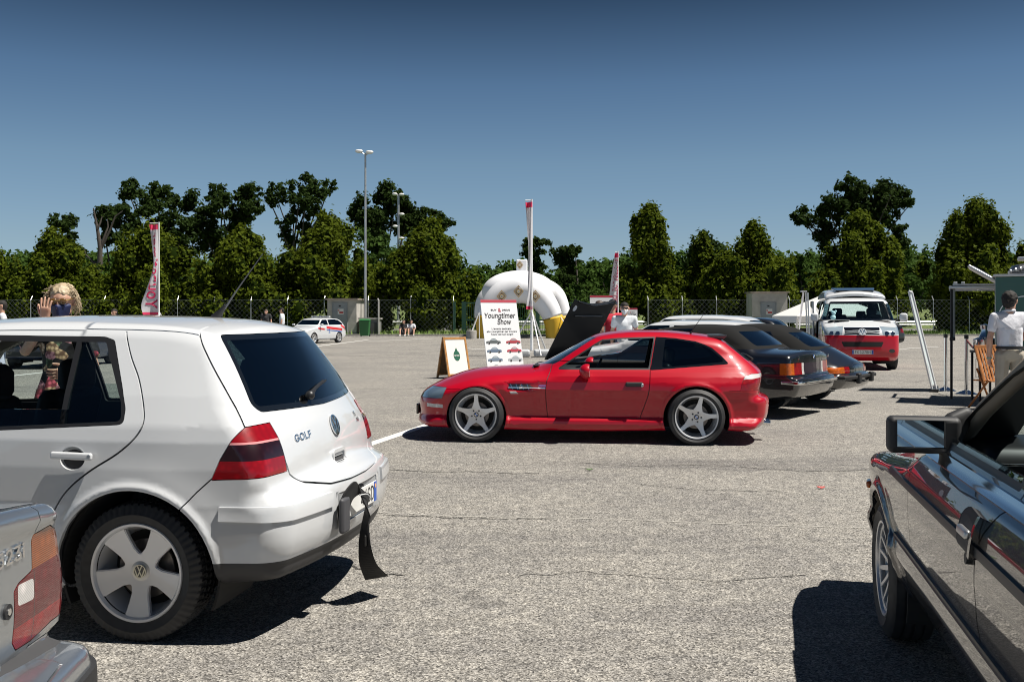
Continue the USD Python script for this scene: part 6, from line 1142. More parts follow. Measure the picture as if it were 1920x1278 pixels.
# ------------------------------------------------------------ right side: stand with awning, trailer, stanchions, frames
CHR = mat('stand_chrome', (.62, .63, .65), .12, 1.0); DARKM = mat('dark_metal', (.03, .03, .032), .4, .5); ALU = mat('aluminium', (.50, .50, .50), .35, .9)
def trailer():
    Y = 15.6; s_ = Y / FPX; Z = lambda py: CAM_H + (HOR - py) * s_; X = lambda px: (px - 960) * s_; t = thing('green_trailer', 'dark green vending trailer at the right edge with open roof hatch', 'trailer', (X(1866), Y, 0), -26); GR = mat('trailer_green', (.010, .065, .045), .4, coat=.5); zt = Z(519)
    part(t, 'trailer_body', box((1.35, 1.0, (zt + .55) / 2 + .02), (2.7, 2.0, zt - .55), bevel=.03), GR, 40); part(t, 'roof_edge', box((1.35, 1.0, zt + .02), (2.76, 2.06, .04), bevel=.01), ALU)
    part(t, 'emblem_outline', orient(extrude(affinity.scale(Point(0, 0).buffer(1, 24), .42, .30).difference(affinity.scale(Point(0, 0).buffer(1, 24), .405, .285)), .006), (1, 0, 0), (0, 0, 1), (0, -1, 0), (.47, -.004, Z(590))), mat('sign_white', 0)); part(t, 'emblem_bar', orient(text('HOT', .12, .006, False) if False else extrude(sbox(-.25, -.012, .25, .012), .006), (1, 0, 0), (0, 0, 1), (0, -1, 0), (.47, -.004, Z(586))), mat('sign_white', 0))
    m = box((0, 0, 0), (.55, 1.0, .045), bevel=.012); m.apply_transform(trimesh.transformations.rotation_matrix(math.radians(32), [0, 1, 0])); m.apply_translation((-.16, .7, zt + .05)); h = part(t, 'roof_hatch', m, ALU, 40); q = box((0, 0, .03), (.42, .8, .02)); q.apply_transform(trimesh.transformations.rotation_matrix(math.radians(32), [0, 1, 0])); q.apply_translation((-.16, .7, zt + .05)); part(h, 'hatch_pane', q, mat('hatch_pane', (.35, .36, .37), .3))
    d = part(t, 'roof_duct', lathe([(0, 0), (.22, 0), (.24, .06), (.18, .16), (0, .2)], 20).apply_translation((.42, .8, zt + .04)), ALU, 40); part(d, 'duct_ribs', cat_([tube([(.22 + i * .07, .35, zt + .10 + .02 * i), (.22 + i * .07, 1.2, zt + .10 + .02 * i)], .03, 6) for i in range(5)]), ALU, True); part(t, 'chimney_cap', box((.55, .9, zt + .32), (.45, .5, .05), bevel=.015), ALU, 40)
    for x in (.5, 2.2): part(t, 'trailer_wheel', lathe([(0, -.08), (.28, -.08), (.30, -.05), (.30, .05), (.28, .08), (0, .08)], 24, 'y').apply_translation((x, .12, .30)), mat('tyre_rubber', 0), 40)
    part(t, 'support_leg', tube([(.02, .05, 0), (.02, .05, zt)], .025, 8), ALU)
    return t
trailer()
def awning():
    Y = 17.0; s_ = Y / FPX; Z = lambda py: CAM_H + (HOR - py) * s_; X = lambda px: (px - 960) * s_; t = thing('awning_frame', 'folded metal awning frame on a tall post left of the green trailer', 'awning', (X(1784), Y, 0), -24); zt = Z(539)
    part(t, 'awning_slab', box((.42, .0, zt), (.92, .16, .05), bevel=.01), ALU, 40); part(t, 'awning_rail', box((.42, -.05, zt + .045), (.80, .05, .03)), STEEL); part(t, 'post', tube([(.0, 0, 0), (.0, 0, zt)], .022, 8), DARKM); part(t, 'post_sleeve', tube([(.035, .02, 1.0), (.035, .02, zt)], .022, 8), STEEL); part(t, 'clamp', box((.015, 0, 1.02), (.09, .07, .06), bevel=.01), DARKM)
    for x in (.06, .18): part(t, 'clip', box((x, 0, zt + .07), (.06, .05, .06), bevel=.01), STEEL)
    part(t, 'rear_beam', box((.42, .9, zt - .02), (.92, .05, .04)), ALU); part(t, 'side_arm', box((.0, .45, zt), (.04, .9, .04)), ALU); part(t, 'rear_post', tube([(.86, .9, 0), (.86, .9, zt)], .02, 8), ALU)
awning()
def stanchion(label, px, base, h):
    p = gpt(px, base); t = thing('stanchion', label, 'stanchion', p, 0, 'barrier stanchions by the awning'); part(t, 'base_plate', lathe([(0, 0), (.19, 0), (.19, .012), (.12, .045), (.04, .075), (.025, .09), (0, .09)], 28), CHR, 40); part(t, 'upright', tube([(0, 0, .08), (0, 0, h)], .032, 12), CHR, 40); part(t, 'cap', lathe([(0, h - .02), (.038, h - .02), (.040, h + .05), (0, h + .055)], 16), RUBBER, 40); return p
sa = stanchion('chrome barrier stanchion left of the awning post', 1773, 733, 1.02); sb = stanchion('chrome barrier stanchion right of the awning post', 1812, 739, 1.02)
bt = thing('barrier_belt', 'dark red barrier belt running down from the right stanchion', 'barrier belt', sb); a = np.array([0, 0, .98]); b_ = at(1840, 660, 17.0) - sb; part(bt, 'belt', tube(spline([a, (a + b_) / 2 - (0, 0, .04), b_], 6), .018, 6), mat('belt_red', (.10, .01, .012), .7)); part(bt, 'belt_clip', box(a, (.05, .05, .06), bevel=.01), RUBBER)
def frame(label, base_px, base_py, top1, top2, Y=None):
    p = gpt(base_px, base_py); Y = p[1]; t = thing('banner_frame', label, 'banner frame', p)
    for (px, py), dx in ((top1, -.04), (top2, .04)): q = at(px, py, Y) - p; part(t, 'frame_pole', tube([(dx, 0, .03), q], .02, 8), WHITE_TUBE, 40)
    q1, q2 = at(*top1, Y) - p, at(*top2, Y) - p; part(t, 'frame_head', tube([q1, q2], .025, 8), WHITE_TUBE); part(t, 'frame_foot', box((.13, .3, .03), (.14, 1.0, .05), rz=-23, bevel=.01), DARKM)
    vr = np.array([p[0] / p[1], 1, 0]) * .75; V = np.array([(-.04, .03, .1), vr + (0, 0, .1), q2 + vr - (0, 0, .03), q1 + (0, .03, -.03)]); m = trimesh.Trimesh(np.vstack([V, V + (.006, 0, 0)]), [[0, 1, 2], [0, 2, 3], [4, 6, 5], [4, 7, 6], [0, 4, 5], [0, 5, 1], [1, 5, 6], [1, 6, 2], [2, 6, 7], [2, 7, 3], [3, 7, 4], [3, 4, 0]], process=False); part(t, 'banner_sheet', m, mat('banner_grey', (.45, .50, .50), .5)); return t
frame('edge-on leaning banner frame with white poles right of the van', 1752, 734, (1704, 546), (1710, 548))
def side_flag():
    Y = 22.5; t = thing('beach_banner', 'pale translucent sail banner standing edge-on left of the van', 'banner', gp(1503, Y)); Z = lambda py: CAM_H + (HOR - py) * Y / FPX; X = lambda px: (px - 1503) * Y / FPX
    rows = [(547, 1505, 1513), (570, 1502, 1512), (600, 1499, 1508), (625, 1497, 1505), (650, 1496, 1503), (690, 1496, 1502)]; V = []; F = []
    for py, l, r in rows:
        for x, y in ((l, 0), (r, .25), (r, .262), (l, .012)): V.append((X(x), y, Z(py)))
    for i in range(len(rows) - 1):
        for j in range(4): a, b = i * 4 + j, i * 4 + (j + 1) % 4; F += [[a, b, a + 4], [b, b + 4, a + 4]]
    F += [[0, 2, 1], [0, 3, 2]]; part(t, 'sail', trimesh.Trimesh(V, F, process=False), CLOTHW)
    for px in (1515, 1519): part(t, 'pole', tube([(X(px + 3), .1, 0), (X(px - 2), .1, Z(548))], .018, 6), ALU)
    part(t, 'head_bar', box((X(1509), .1, Z(546)), (.14, .1, .04), bevel=.01), ALU); part(t, 'base', box((X(1508), .1, .04), (.5, .4, .06), bevel=.02), DARKM)
side_flag()
def gazebo():
    Y = 33.0; s_ = Y / FPX; t = thing('white_gazebo', 'white pop-up gazebo between the right kiosk and the van', 'gazebo', gp(1525, Y)); Z = lambda py: CAM_H + (HOR - py) * s_; w = 1.5; ze, za = Z(592), Z(549); GZ = mat('gazebo_white', (.66, .65, .62), .7)
    C = [(-w * .65, -w, ze), (w * 1.35, -w, ze), (w * 1.35, w, ze), (-w * .65, w, ze)]; A = (w * .3, 0, za); V = C + [A] + [(x, y, z - .22) for x, y, z in C] + [(A[0], A[1], A[2] - .05)]
    part(t, 'canopy', trimesh.Trimesh(V, [[0, 1, 4], [1, 2, 4], [2, 3, 4], [3, 0, 4]] + [f for a, b in ((0, 1), (1, 2), (2, 3), (3, 0)) for f in ([a, a + 5, b], [b, a + 5, b + 5])] + [[6, 5, 9], [7, 6, 9], [8, 7, 9], [5, 8, 9]], process=False), GZ)
    for x, y, z in C: part(t, 'leg', box((x, y, z / 2 - .05), (.05, .05, z - .05)), GZ)
gazebo()
tb = thing('display_table', 'dark covered table in the shade of the white gazebo', 'table', gp(1495, 33.5)); part(tb, 'table_top', box((0, 0, .95), (1.5, .7, .05), bevel=.01), DARKM); part(tb, 'table_cover', box((0, 0, .47), (1.46, .66, .92), bevel=.02), mat('cover_black', (.02, .02, .022), .8, noise=(4, .3)), 40)
def chair():
    p = gp(1857, 15.1); t = thing('folding_chair', 'folding chair of orange-brown wooden slats beside the man in white', 'chair', p, 18); W = mat('slat_wood', (.32, .12, .03), .5, noise=(14, .25)); h = .95
    for s in (-1, 1): part(t, 'side_rail', tube([(s * .20, -.10, .38), (s * .20, .10, h)], .017, 6), W); part(t, 'leg', tube([(s * .20, -.28, 0), (s * .20, .06, .62)], .016, 6), W); part(t, 'leg', tube([(s * .18, .26, 0), (s * .18, -.16, .46)], .016, 6), W)
    for i in range(7): x = -.17 + i * .0567; m = box((0, 0, 0), (.034, .014, .52)); m.apply_transform(trimesh.transformations.rotation_matrix(-.33, [1, 0, 0])); m.apply_translation((x, .01, .68)); part(t, 'back_slat', m, W)
    for i in range(6): part(t, 'seat_slat', box((0, -.20 + i * .062, .44), (.40, .048, .018)), W)
    part(t, 'top_rail', box((0, .10, .94), (.42, .025, .06), bevel=.008), W)
chair()
p = at(1847, 655, 16.6); ic = thing('steel_urn', 'polished steel urn on a dark stand behind the folding chair', 'urn', (p[0], p[1], 0)); part(ic, 'stand', cat_([box((.0, 0, .82), (.36, .34, .04))] + [box((sx * .15, sy * .14, .40), (.03, .03, .80)) for sx in (-1, 1) for sy in (-1, 1)]), DARKM); part(ic, 'urn_body', lathe([(0, .84), (.16, .84), (.19, .92), (.19, 1.02), (.10, 1.06), (.06, 1.16), (.08, 1.26), (0, 1.28)], 20), CHR, 40); part(ic, 'urn_tap', tube([(-.15, -.05, .92), (-.22, -.08, .92), (-.24, -.09, .87)], .014, 6), CHR); part(ic, 'tray', box((.12, -.05, .99), (.3, .3, .05), bevel=.01), mat('tray_brown', (.07, .04, .02), .5))
cr = thing('wire_basket', 'dark wire basket hanging behind the folding chair', 'basket', at(1849, 690, 16.2) - (0, 0, .15)); part(cr, 'basket_rim', cat_([tube([(a, b, .30), (c, d, .30)], .006, 5) for a, b, c, d in ((-.12, -.1, .12, -.1), (.12, -.1, .12, .1), (.12, .1, -.12, .1), (-.12, .1, -.12, -.1))]), DARKM)
for i in range(7): part(cr, 'basket_wire', tube([(-.12 + .04 * i, -.1, .30), (-.12 + .04 * i, -.1, 0), (-.12 + .04 * i, .1, 0), (-.12 + .04 * i, .1, .30)], .004, 4), DARKM)
bp = gpt(1895, 770); bx = thing('cardboard_tray', 'yellow-brown cardboard tray on the ground behind the dark sedan', 'tray', bp); part(bx, 'tray_base', tm(man(box((0, 0, .06), (.45, .3, .12))) - man(box((0, 0, .10), (.42, .27, .12)))), mat('cardboard', (.36, .22, .06), .8))
for px, py, lab, c, nm in ((1539, 916, 'small red leaf on the asphalt between the coupe and dark sedan', (.5, .03, .02), 'red_scrap'), (1105, 882, 'tiny green leaf on the asphalt below the red coupe door', (.05, .10, .02), 'green_leaf')):
    p = gpt(px, py); m = extrude(affinity.scale(Point(0, 0).buffer(1, 6), .035, .018), .003); m.vertices[:, 2] += .012 * np.abs(m.vertices[:, 0]) / .035; m.apply_translation(p + (0, 0, .006)); solo(nm, m, mat(nm, c, .6), lab, 'leaf')
# ------------------------------------------------------------ people: one continuous skin each, clothes and hair as children
SKIN = node_mat('skin', {'tc': ('texture_coordinate', {}), 'n': ('noise_texture', {'scale': 14.0, 'detail': 4.0}), 'r': ('rgb_ramp', {'ramp': [(.3, (.42, .23, .155)), (.7, (.52, .31, .22))]}), 'p': ('principled_bsdf', {'roughness': .5, 'subsurface_weight': .1, 'subsurface_scale': .01})}, [('tc.object', 'n.vector'), ('n.fac', 'r.fac'), ('r.color', 'p.base_color')], 'p.BSDF')
def hull(pr):
    return m3.Manifold.batch_hull([m3.Manifold.sphere(float(r), 10).translate(tuple(map(float, p))) for p, r in pr])
def soft(ms, h=.02, it=6):
    m = m3.Manifold.batch_boolean(ms, m3.OpType.Add).refine_to_length(h); t = tm(m); t.merge_vertices(); trimesh.smoothing.filter_taubin(t, iterations=it); return t
def limb(a, b, ra, rb, bulge=None):
    a, b = np.asarray(a, float), np.asarray(b, float); q = [(a, ra), (b, rb)]
    if bulge: q.insert(1, (a + (b - a) * .35, bulge))
    out = [hull(q[i:i + 2]) for i in range(len(q) - 1)]; return out
def hand_parts(w, d, pn, side=1, spread=.10, curl=.25, k=1.0):
    """palm plus five jointed fingers: wrist w, pointing along d, palm normal pn"""
    d = np.asarray(d, float) / np.linalg.norm(d); pn = np.asarray(pn, float); pn -= d * np.dot(pn, d); pn /= np.linalg.norm(pn); s = np.cross(d, pn) * side; w = np.asarray(w, float); P = lambda a, b, c: w + (d * a + s * b + pn * c) * k
    M = [hull([(P(.0, .012, 0), .020), (P(.0, -.012, 0), .020), (P(.085, .032, 0), .013), (P(.082, -.030, 0), .013)])]
    for i, (b, L) in enumerate(((.032, .072), (.012, .080), (-.010, .075), (-.030, .058))):
        a = (b * 6) * spread * 4; f = d * math.cos(a) + s * math.sin(a); p = [P(.082, b, 0)]; t = 0
        for seg, fr in ((L * .45, 1), (L * .32, 1.2), (L * .25, .8)): t += curl * fr; p.append(p[-1] + (f * math.cos(t) + pn * math.sin(t)) * seg * k)
        M += [hull([(p[j], .0088 - .0008 * j), (p[j + 1], .0083 - .0008 * j)]) for j in range(3)]
    q = [P(.02, .026, .004), P(.05, .058, .012), P(.080, .072, .018), P(.102, .078, .024)]
    M += [hull([(q[j], .013 - .0018 * j), (q[j + 1], .0115 - .0018 * j)]) for j in range(3)]; return M
def person(name, label, loc, rot, J, shirt, legs, hair, shoes=(.02, .02, .02), h=.022, scale=1.0, long_sleeve=False, shorts=False, hair_mesh=None, face=True, hands=None, group=None, skirt=None, cuffs=None):
    """J: joints (x right, y forward, z up): head, neck, chest, pelvis, shL/R, elL/R, wrL/R, hipL/R, knL/R, anL/R, look (direction of the face)"""
    t = thing(name, label, 'person', loc, rot, group, scale); g = {k: np.asarray(v, float) for k, v in J.items()}; H = g['head']; f = g.get('look', np.array([0, 1., 0])); f = f / np.linalg.norm(f); up = g.get('up', np.array([0, 0, 1.])); r = np.cross(f, up); r /= np.linalg.norm(r); u = np.cross(r, f); Q = lambda a, b, c: H + r * a + f * b + u * c
    S = [hull([(Q(0, -.02, .035), .088), (Q(0, .018, .03), .080)]), hull([(Q(0, .02, 0), .070), (Q(0, .045, -.075), .042), (Q(0, .058, -.098), .026), (Q(.03, .02, -.07), .034), (Q(-.03, .02, -.07), .034)]), hull([(Q(0, -.015, -.03), .056), (g['neck'], .054)]), hull([(g['neck'], .056), (g['chest'] + (0, 0, .10), .07)])]
    if face: S += [hull([(Q(0, .090, .01), .008), (Q(0, .112, -.028), .013), (Q(.013, .098, -.032), .010), (Q(-.013, .098, -.032), .010)])] + [hull([(Q(s * .082, -.01, .02), .018), (Q(s * .080, -.012, -.022), .012)]) for s in (-1, 1)] + [hull([(Q(-.02, .090, -.062), .010), (Q(.02, .090, -.062), .010)])]
    for s in 'LR':
        S += limb(g['sh' + s], g['el' + s], .050, .038) + limb(g['el' + s], g['wr' + s], .040, .026, .040)
        d = (hands or {}).get(s) or dict(d=g['wr' + s] - g['el' + s], pn=(1 if s == 'L' else -1, 0, 0), curl=.45, spread=.06); sd = -1 if s == 'L' else 1; S += hand_parts(g['wr' + s], d['d'], d['pn'], d.get('side', sd), d.get('spread', .1), d.get('curl', .25))
        S += limb(g['hip' + s], g['kn' + s], .082, .052) + limb(g['kn' + s], g['an' + s], .054, .036, .056); a = g['an' + s]; S.append(hull([(a, .036), (a + g.get('toe', np.array([0, .14, -.05])), .03)]))
    S += [hull([(g['shL'], .055), (g['shR'], .055), (g['chest'], .11)]), hull([(g['chest'], .11), (g['pelvis'] + (0, 0, .08), .105)]), hull([(g['pelvis'], .10), (g['hipL'], .085), (g['hipR'], .085)])]
    body = part(t, 'body', soft(S, h), SKIN, True)
    e = .014
    if shirt is not None:
        C = [hull([(g['shL'] * .96 + g['neck'] * .04, .055 + e), (g['shR'] * .96 + g['neck'] * .04, .055 + e), (g['chest'], .115 + e)]), hull([(g['chest'] + (.045, 0, 0), .105 + e), (g['chest'] - (.045, 0, 0), .105 + e), (g['pelvis'] + (.05, 0, .06), .095 + e), (g['pelvis'] + (-.05, 0, .06), .095 + e)]), hull([(g['neck'] - (0, 0, .03), .058), (g['chest'] + (0, 0, .1), .09)])]
        for s in 'LR':
            k = 1.0 if long_sleeve else .55; C += limb(g['sh' + s], g['sh' + s] * (1 - k) + g['el' + s] * k, .056 + e, .050 + e * .8)
            if long_sleeve: C += limb(g['el' + s], g['wr' + s] * .93 + g['el' + s] * .07, .044 + e, .032 + e)
        part(t, 'shirt', soft(C, h, 4), shirt, True)
    if legs is not None:
        C = [hull([(g['pelvis'] + (0, 0, .03), .11 + e), (g['hipL'], .088 + e), (g['hipR'], .088 + e)])]
        for s in 'LR':
            C += limb(g['hip' + s], g['kn' + s], .085 + e, .058 + e)
            if not shorts: C += limb(g['kn' + s], g['an' + s] + (0, 0, .02), .060 + e, .050 + e)
        part(t, 'trousers' if not shorts else 'shorts', soft(C, h, 4), legs, True)
    if shoes is not None:
        for s in 'LR': a = g['an' + s]; b = g.get('toe', np.array([0, .15, -.05])); part(t, 'shoe', soft([hull([(a + (0, -.03, -.04), .042), (a + b + (0, .02, -.0), .036), (a + (0, 0, 0), .043)])], h, 3), mat('shoe_%d' % int(1000 * shoes[0]), shoes, .5), True)
    if hair is not None:
        hm = hull([(Q(0, -.03, .05), .090), (Q(0, .02, .062), .075), (Q(0, -.05, -.01), .072)]) - hull([(Q(0, .10, -.03), .07), (Q(0, .07, -.09), .07), (Q(0, .115, .02), .055)]); part(t, 'hair', soft([hm], h, 2), hair, True)
    return t, Q, g
def stand(**k):
    J = dict(head=(0, .02, 1.60), neck=(0, 0, 1.46), chest=(0, 0, 1.24), pelvis=(0, 0, .94), shL=(-.185, 0, 1.40), shR=(.185, 0, 1.40), elL=(-.24, -.03, 1.11), elR=(.24, -.03, 1.11), wrL=(-.25, .05, .87), wrR=(.25, .05, .87), hipL=(-.09, 0, .90), hipR=(.09, 0, .90), knL=(-.10, .02, .49), knR=(.10, .02, .49), anL=(-.11, -.02, .085), anR=(.11, -.02, .085)); J.update(k); return J
def cloth(name, c, n=(6, .08)): return mat(name, c, .85, noise=n, sheen=.1, bump=(9, .5, .03))
HAIR_D = mat('hair_dark', (.012, .009, .007), .8, bump=(40, .6, .01)); HAIR_G = mat('hair_blond', (.36, .28, .18), .5, noise=(25, .35), bump=(60, .6, .01))
# man in white polo, seen from behind, at the right edge
Y = 13.2; J = stand(head=(.015, .03, 1.605), look=(.55, .8, -.05), elR=(.23, .10, 1.14), wrR=(.16, .30, 1.08), elL=(-.255, -.02, 1.12), wrL=(-.245, .03, .86), anR=(.14, -.20, .12), knR=(.12, .04, .50))
t, Q, g = person('person', 'dark-haired man in white polo and beige trousers, back turned, at the right edge', gpt(1893, 793), -8, J, cloth('polo_white', (.62, .62, .66)), cloth('chino_beige', (.34, .30, .24), (5, .1)), None, (.05, .035, .03), .022)
hm = hull([(Q(0, -.03, .05), .100), (Q(0, .02, .065), .086), (Q(0, -.055, -.02), .078)]) - hull([(Q(0, .11, -.03), .075), (Q(0, .08, -.10), .075)]); V = soft([hm], .012, 2); V.vertices += V.vertex_normals * (.012 * (meshkit.noise(V.vertices * 45) - .4))[:, None]; part(t, 'hair', V, HAIR_D, True)
part(t, 'belt', lathe([(.137, -.02), (.146, -.02), (.146, .02), (.137, .02)], 28).apply_transform(np.diag([1.18, .95, 1, 1])).apply_translation((0, 0, 1.0)), RUBBER, 40); part(t, 'collar', tube([(-.075, .04, 1.475), (-.05, -.045, 1.49), (.05, -.045, 1.49), (.075, .04, 1.475)], .018, 8), cloth('polo_white', 0), True); part(t, 'bracelet', lathe([(.030, -.008), (.036, -.008), (.036, .008), (.030, .008)], 16).apply_translation(g['wrL']), mat('bracelet_teal', (.2, .35, .28), .5))
# woman behind the white hatchback, hand up at her face
FLOR = node_mat('floral_print', {'tc': ('texture_coordinate', {}), 'v': ('voronoi_texture', {'scale': 15.0}), 's': ('separate_color', {}), 'c': ('rgb_ramp', {'interpolate': False, 'ramp': [(0, (.010, .009, .012)), (.36, (.60, .42, .24)), (.50, (.58, .10, .14)), (.60, (.70, .55, .42)), (.70, (.62, .30, .34)), (.78, (.010, .009, .012)), (.93, (.10, .15, .08))]}), 'e': ('voronoi_texture', {'scale': 34.0}), 'm': ('rgb_ramp', {'ramp': [(.25, (1, 1, 1)), (.6, (.25, .2, .2))]}), 'x': ('mix', {'mix_type': 'multiply', 'fac': 1.0}), 'p': ('principled_bsdf', {'roughness': .75})}, [('tc.object', 'v.vector'), ('tc.object', 'e.vector'), ('v.color', 's.color'), ('s.r', 'c.fac'), ('e.distance', 'm.fac'), ('c.color', 'x.color1'), ('m.color', 'x.color2'), ('x.color', 'p.base_color')], 'p.BSDF')
WY = 7.5; wp_ = gp(112, WY)
J = stand(head=(-.03, .05, 1.535), look=(.12, 1, -.20), neck=(0, .01, 1.40), chest=(0, 0, 1.17), shL=(-.165, 0, 1.335), shR=(.165, 0, 1.335), pelvis=(0, 0, .88), elR=(.22, .08, 1.17), wrR=(.055, .20, 1.40), elL=(-.245, .03, 1.06), wrL=(-.10, .20, 1.02), hipL=(-.09, 0, .84), hipR=(.09, 0, .84), knL=(-.10, .02, .46), knR=(.10, .02, .46))
t, Q, g = person('person', 'woman with wavy blond hair, sunglasses and blue mask in a black floral dress, hand raised', wp_, 180 + 12, J, None, None, None, (.25, .20, .16), .013, hands=dict(R=dict(d=(-.05, .10, 1), pn=(-.4, -.9, 0), curl=.10, spread=.26, side=1)))
dr = [hull([(g['shL'] * .9 + g['neck'] * .1, .066), (g['shR'] * .9 + g['neck'] * .1, .066), (g['chest'], .125)]), hull([(g['chest'], .128), (g['pelvis'] + (0, 0, .12), .118)]), hull([(g['pelvis'] + (0, 0, .12), .118), (g['pelvis'], .150), (g['pelvis'] + (.05, 0, -.1), .14), (g['pelvis'] + (-.05, 0, -.1), .14)]), hull([(g['pelvis'] + (.05, 0, -.1), .14), (g['pelvis'] + (-.05, 0, -.1), .14), ((.10, 0, .42), .16), ((-.10, 0, .42), .16)])]
for s in 'LR': dr += limb(g['sh' + s], g['sh' + s] * .35 + g['el' + s] * .65, .068, .075)
D = soft(dr, .018, 5); v = D.vertices; D.vertices += D.vertex_normals * (.014 * np.sin(np.arctan2(v[:, 1], v[:, 0]) * 9 + v[:, 2] * 4) * np.clip((1.1 - v[:, 2]) / .5, 0, 1))[:, None]; part(t, 'dress', D, FLOR, True)
part(t, 'face_mask', soft([hull([(Q(0, .108, -.02), .018), (Q(0, .095, -.095), .022), (Q(.055, .05, -.025), .022), (Q(-.055, .05, -.025), .022), (Q(.04, .05, -.085), .022), (Q(-.04, .05, -.085), .022)])], .012, 2), mat('mask_blue', (.006, .014, .07), .6, bump=(30, .3, .01)), True)
sg = part(t, 'sunglasses', cat_([tm(m3.Manifold.sphere(1, 18).scale((.029, .012, .024)).translate((0, 0, 0)).translate(tuple(Q(s * .034, .093, .018)))) for s in (-1, 1)]), mat('lens_amber', (.10, .05, .012), .08, coat=1), True); part(sg, 'spectacle_frame', tube([Q(-.085, .0, .025), Q(-.066, .075, .025), Q(0, .108, .026), Q(.066, .075, .025), Q(.085, .0, .025)], .004, 6), mat('frame_gold', (.4, .28, .1), .3, .8), True)
rng = np.random.default_rng(9); hs = []
cap = soft([hull([(Q(0, -.03, .045), .095), (Q(0, .010, .055), .078), (Q(0, -.06, -.02), .078)]) - hull([(Q(0, .11, -.04), .085), (Q(0, .08, -.12), .085), (Q(0, .125, .045), .062)])], .014, 2); v = cap.vertices; cap.vertices += cap.vertex_normals * (.016 * (meshkit.noise(v * (90, 30, 60)) - .45))[:, None]; part(t, 'hair', cap, HAIR_G, True)
for i in range(330):
    a = rng.uniform(-2.05, 2.05); el = rng.uniform(.0, 1.15); dirn = np.array([math.sin(a) * math.cos(el), -math.cos(a) * math.cos(el) * 1.0, math.sin(el)]); p0 = Q(*(np.array([0, -.015, .04]) + dirn * (.092, .10, .088)))
    L = rng.uniform(.08, .22) * (1 if dirn[1] < .15 else .45); k = 6; ph = rng.uniform(0, 6.28); out = r_ = np.array([dirn[0], 0, 0]); pts = []
    for j in range(k):
        q = j / (k - 1); off = dirn * (.008 + .028 * q) + np.array([0, 0, -1]) * L * q ** 1.3 + np.array([math.sin(ph + q * 7) * .022, math.cos(ph + q * 7) * .016, .012 * math.sin(ph * 2 + q * 9)]) * q + np.array([.03 * q * (1 if rng.random() < .5 else .3), 0, .01 * q]); pts.append(p0 + (Q(*off) - Q(0, 0, 0)))
    hs.append(tube(pts, np.linspace(.0042, .0014, k), 4))
part(t, 'hair_locks', cat_(hs), HAIR_G, True)
# photographer seen through the open window
t, Q, g = person('person', 'photographer in pale shirt bending with a black camera, seen through the white hatchback window', gp(-22, 8.2), 180 - 35, stand(head=(0, .16, 1.46), neck=(0, .10, 1.34), chest=(0, .04, 1.16), shL=(-.185, .07, 1.30), shR=(.185, .07, 1.30), elL=(-.30, .16, 1.10), wrL=(-.16, .38, 1.02), elR=(.24, .14, 1.06), wrR=(.14, .36, 1.05)), cloth('shirt_pale', (.50, .52, .62)), cloth('jeans_teal', (.10, .30, .26)), HAIR_D, h=.022)
cm = thing('photo_camera', 'black camera with long lens held by the photographer behind the white hatchback', 'camera', gp(18, 8.0) + (0, -.25, 1.02), 150); part(cm, 'camera_body', box((0, 0, 0), (.15, .08, .10), bevel=.02), TRIM, 40); part(cm, 'lens', lathe([(0, 0), (.036, 0), (.042, .05), (.042, .14), (.036, .14), (.03, .12), (0, .12)], 20, 'y').apply_translation((0, .03, 0)), TRIM, 40)
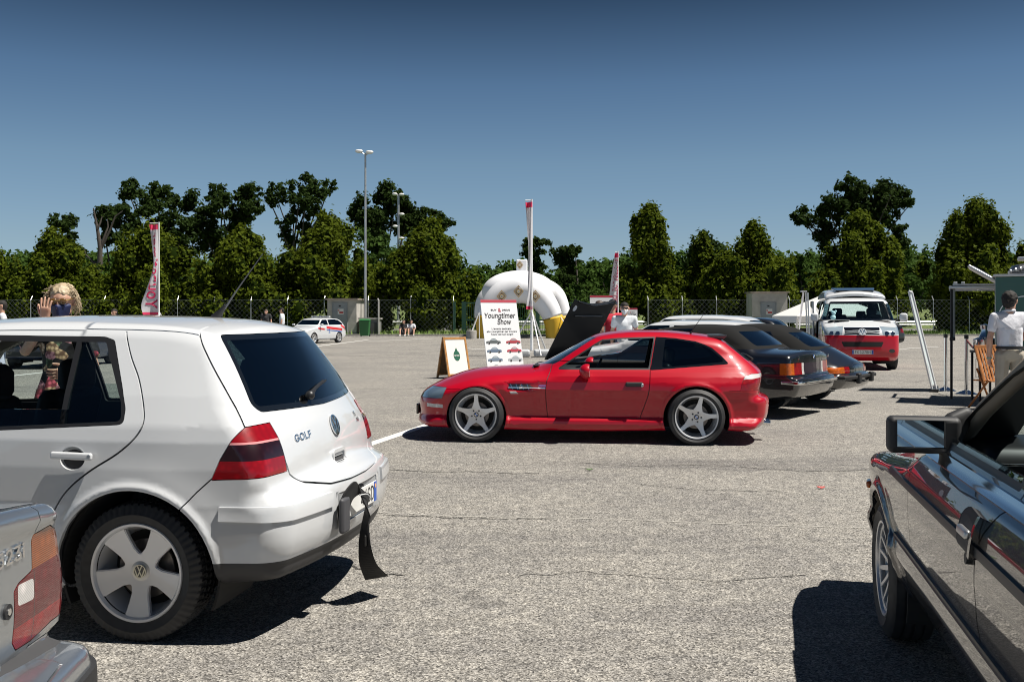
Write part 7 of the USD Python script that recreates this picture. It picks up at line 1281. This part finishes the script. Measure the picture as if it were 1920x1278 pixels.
# three people behind the raised bonnet
RSH = cloth('shirt_red', (.42, .012, .03)); WSH = cloth('shirt_white', (.58, .60, .63))
t, Q, g = person('person', 'man in red T-shirt and dark cap with his back turned, behind the raised bonnet', gp(1149, 20.5), 10, stand(), RSH, cloth('trouser_dark', (.03, .03, .035)), None, h=.034); part(t, 'cap', soft([hull([(Q(0, -.02, .06), .095), (Q(0, .02, .062), .092)]) - hull([(Q(0, 0, -.08), .12)]), hull([(Q(.04, .1, .05), .012), (Q(-.04, .1, .05), .012), (Q(0, .16, .04), .012)])], .02, 2), mat('cap_black', (.015, .012, .012), .7), True)
person('person', 'short-haired man partly hidden by the raised bonnet, left of the red shirt', gp(1124, 21.3), 25, stand(), cloth('shirt_grey', (.12, .12, .13)), cloth('trouser_dark', 0), mat('hair_brown', (.06, .04, .03), .6), h=.03)
t, Q, g = person('person', 'man in white shirt, face mask and sunglasses, right of the red T-shirt man', gp(1171, 19.8), 175, stand(head=(0, .03, 1.545), neck=(0, 0, 1.41), shL=(-.185, 0, 1.35), shR=(.185, 0, 1.35), chest=(0, 0, 1.2)), WSH, cloth('trouser_blue', (.04, .06, .12)), HAIR_D, h=.034); part(t, 'face_mask', soft([hull([(Q(0, .105, -.03), .018), (Q(0, .09, -.09), .024), (Q(.05, .05, -.03), .024), (Q(-.05, .05, -.03), .024)])], .02, 2), mat('mask_white', (.6, .62, .64), .7), True); part(t, 'sunglasses', hull([(Q(.05, .075, .022), .020), (Q(-.05, .075, .022), .020), (Q(0, .095, .02), .015)]), BLACK_GLOSS, True)
# seated pair in the shade
def sit(): return stand(head=(0, .06, .88), neck=(0, .02, .74), chest=(0, -.02, .54), pelvis=(0, -.06, .24), shL=(-.18, .0, .68), shR=(.18, .0, .68), elL=(-.25, .12, .46), elR=(.25, .12, .46), wrL=(-.16, .30, .46), wrR=(.16, .30, .46), hipL=(-.10, -.02, .20), hipR=(.10, -.02, .20), knL=(-.17, .34, .50), knR=(.17, .34, .50), anL=(-.15, .52, .09), anR=(.15, .52, .09))
SH = gp(757, 65.2); person('person', 'person in black T-shirt sitting on the kerb under the sixth hornbeam', SH, 178, sit(), cloth('shirt_black', (.02, .02, .022)), cloth('short_dark', (.05, .05, .055)), HAIR_D, (.5, .5, .5), .05, 1.08, shorts=True); person('person', 'person in white T-shirt sitting on the kerb under the sixth hornbeam', gp(771, 65.2), 185, sit(), WSH, cloth('short_dark', 0), HAIR_D, (.3, .3, .3), .05, 1.08, shorts=True)
# distant heads and figures
person('person', 'far person in white top just right of the roof aerial base', gp(529, 46.0), 90, stand(), WSH, cloth('trouser_dark', 0), HAIR_D, h=.06)
person('person', 'far dark-clothed person whose head shows left of the rally car', gp(499, 49.0), 180, stand(head=(0, .02, 1.55)), cloth('shirt_black', 0), cloth('trouser_dark', 0), mat('hair_brown', 0), h=.06)
person('person', 'person in grey top, blue jeans and red shoes, head just above the hatchback roof', gpt(215, 675), 150, stand(), cloth('shirt_grey', 0), cloth('jeans_blue', (.04, .09, .18)), HAIR_D, (.35, .05, .03), .035, .93)
person('person', 'person in white shirt and dark hair at the left picture edge beyond the hatchback roof', gp(4, 21.0), 120, stand(), WSH, cloth('trouser_blue', 0), HAIR_D, h=.03)
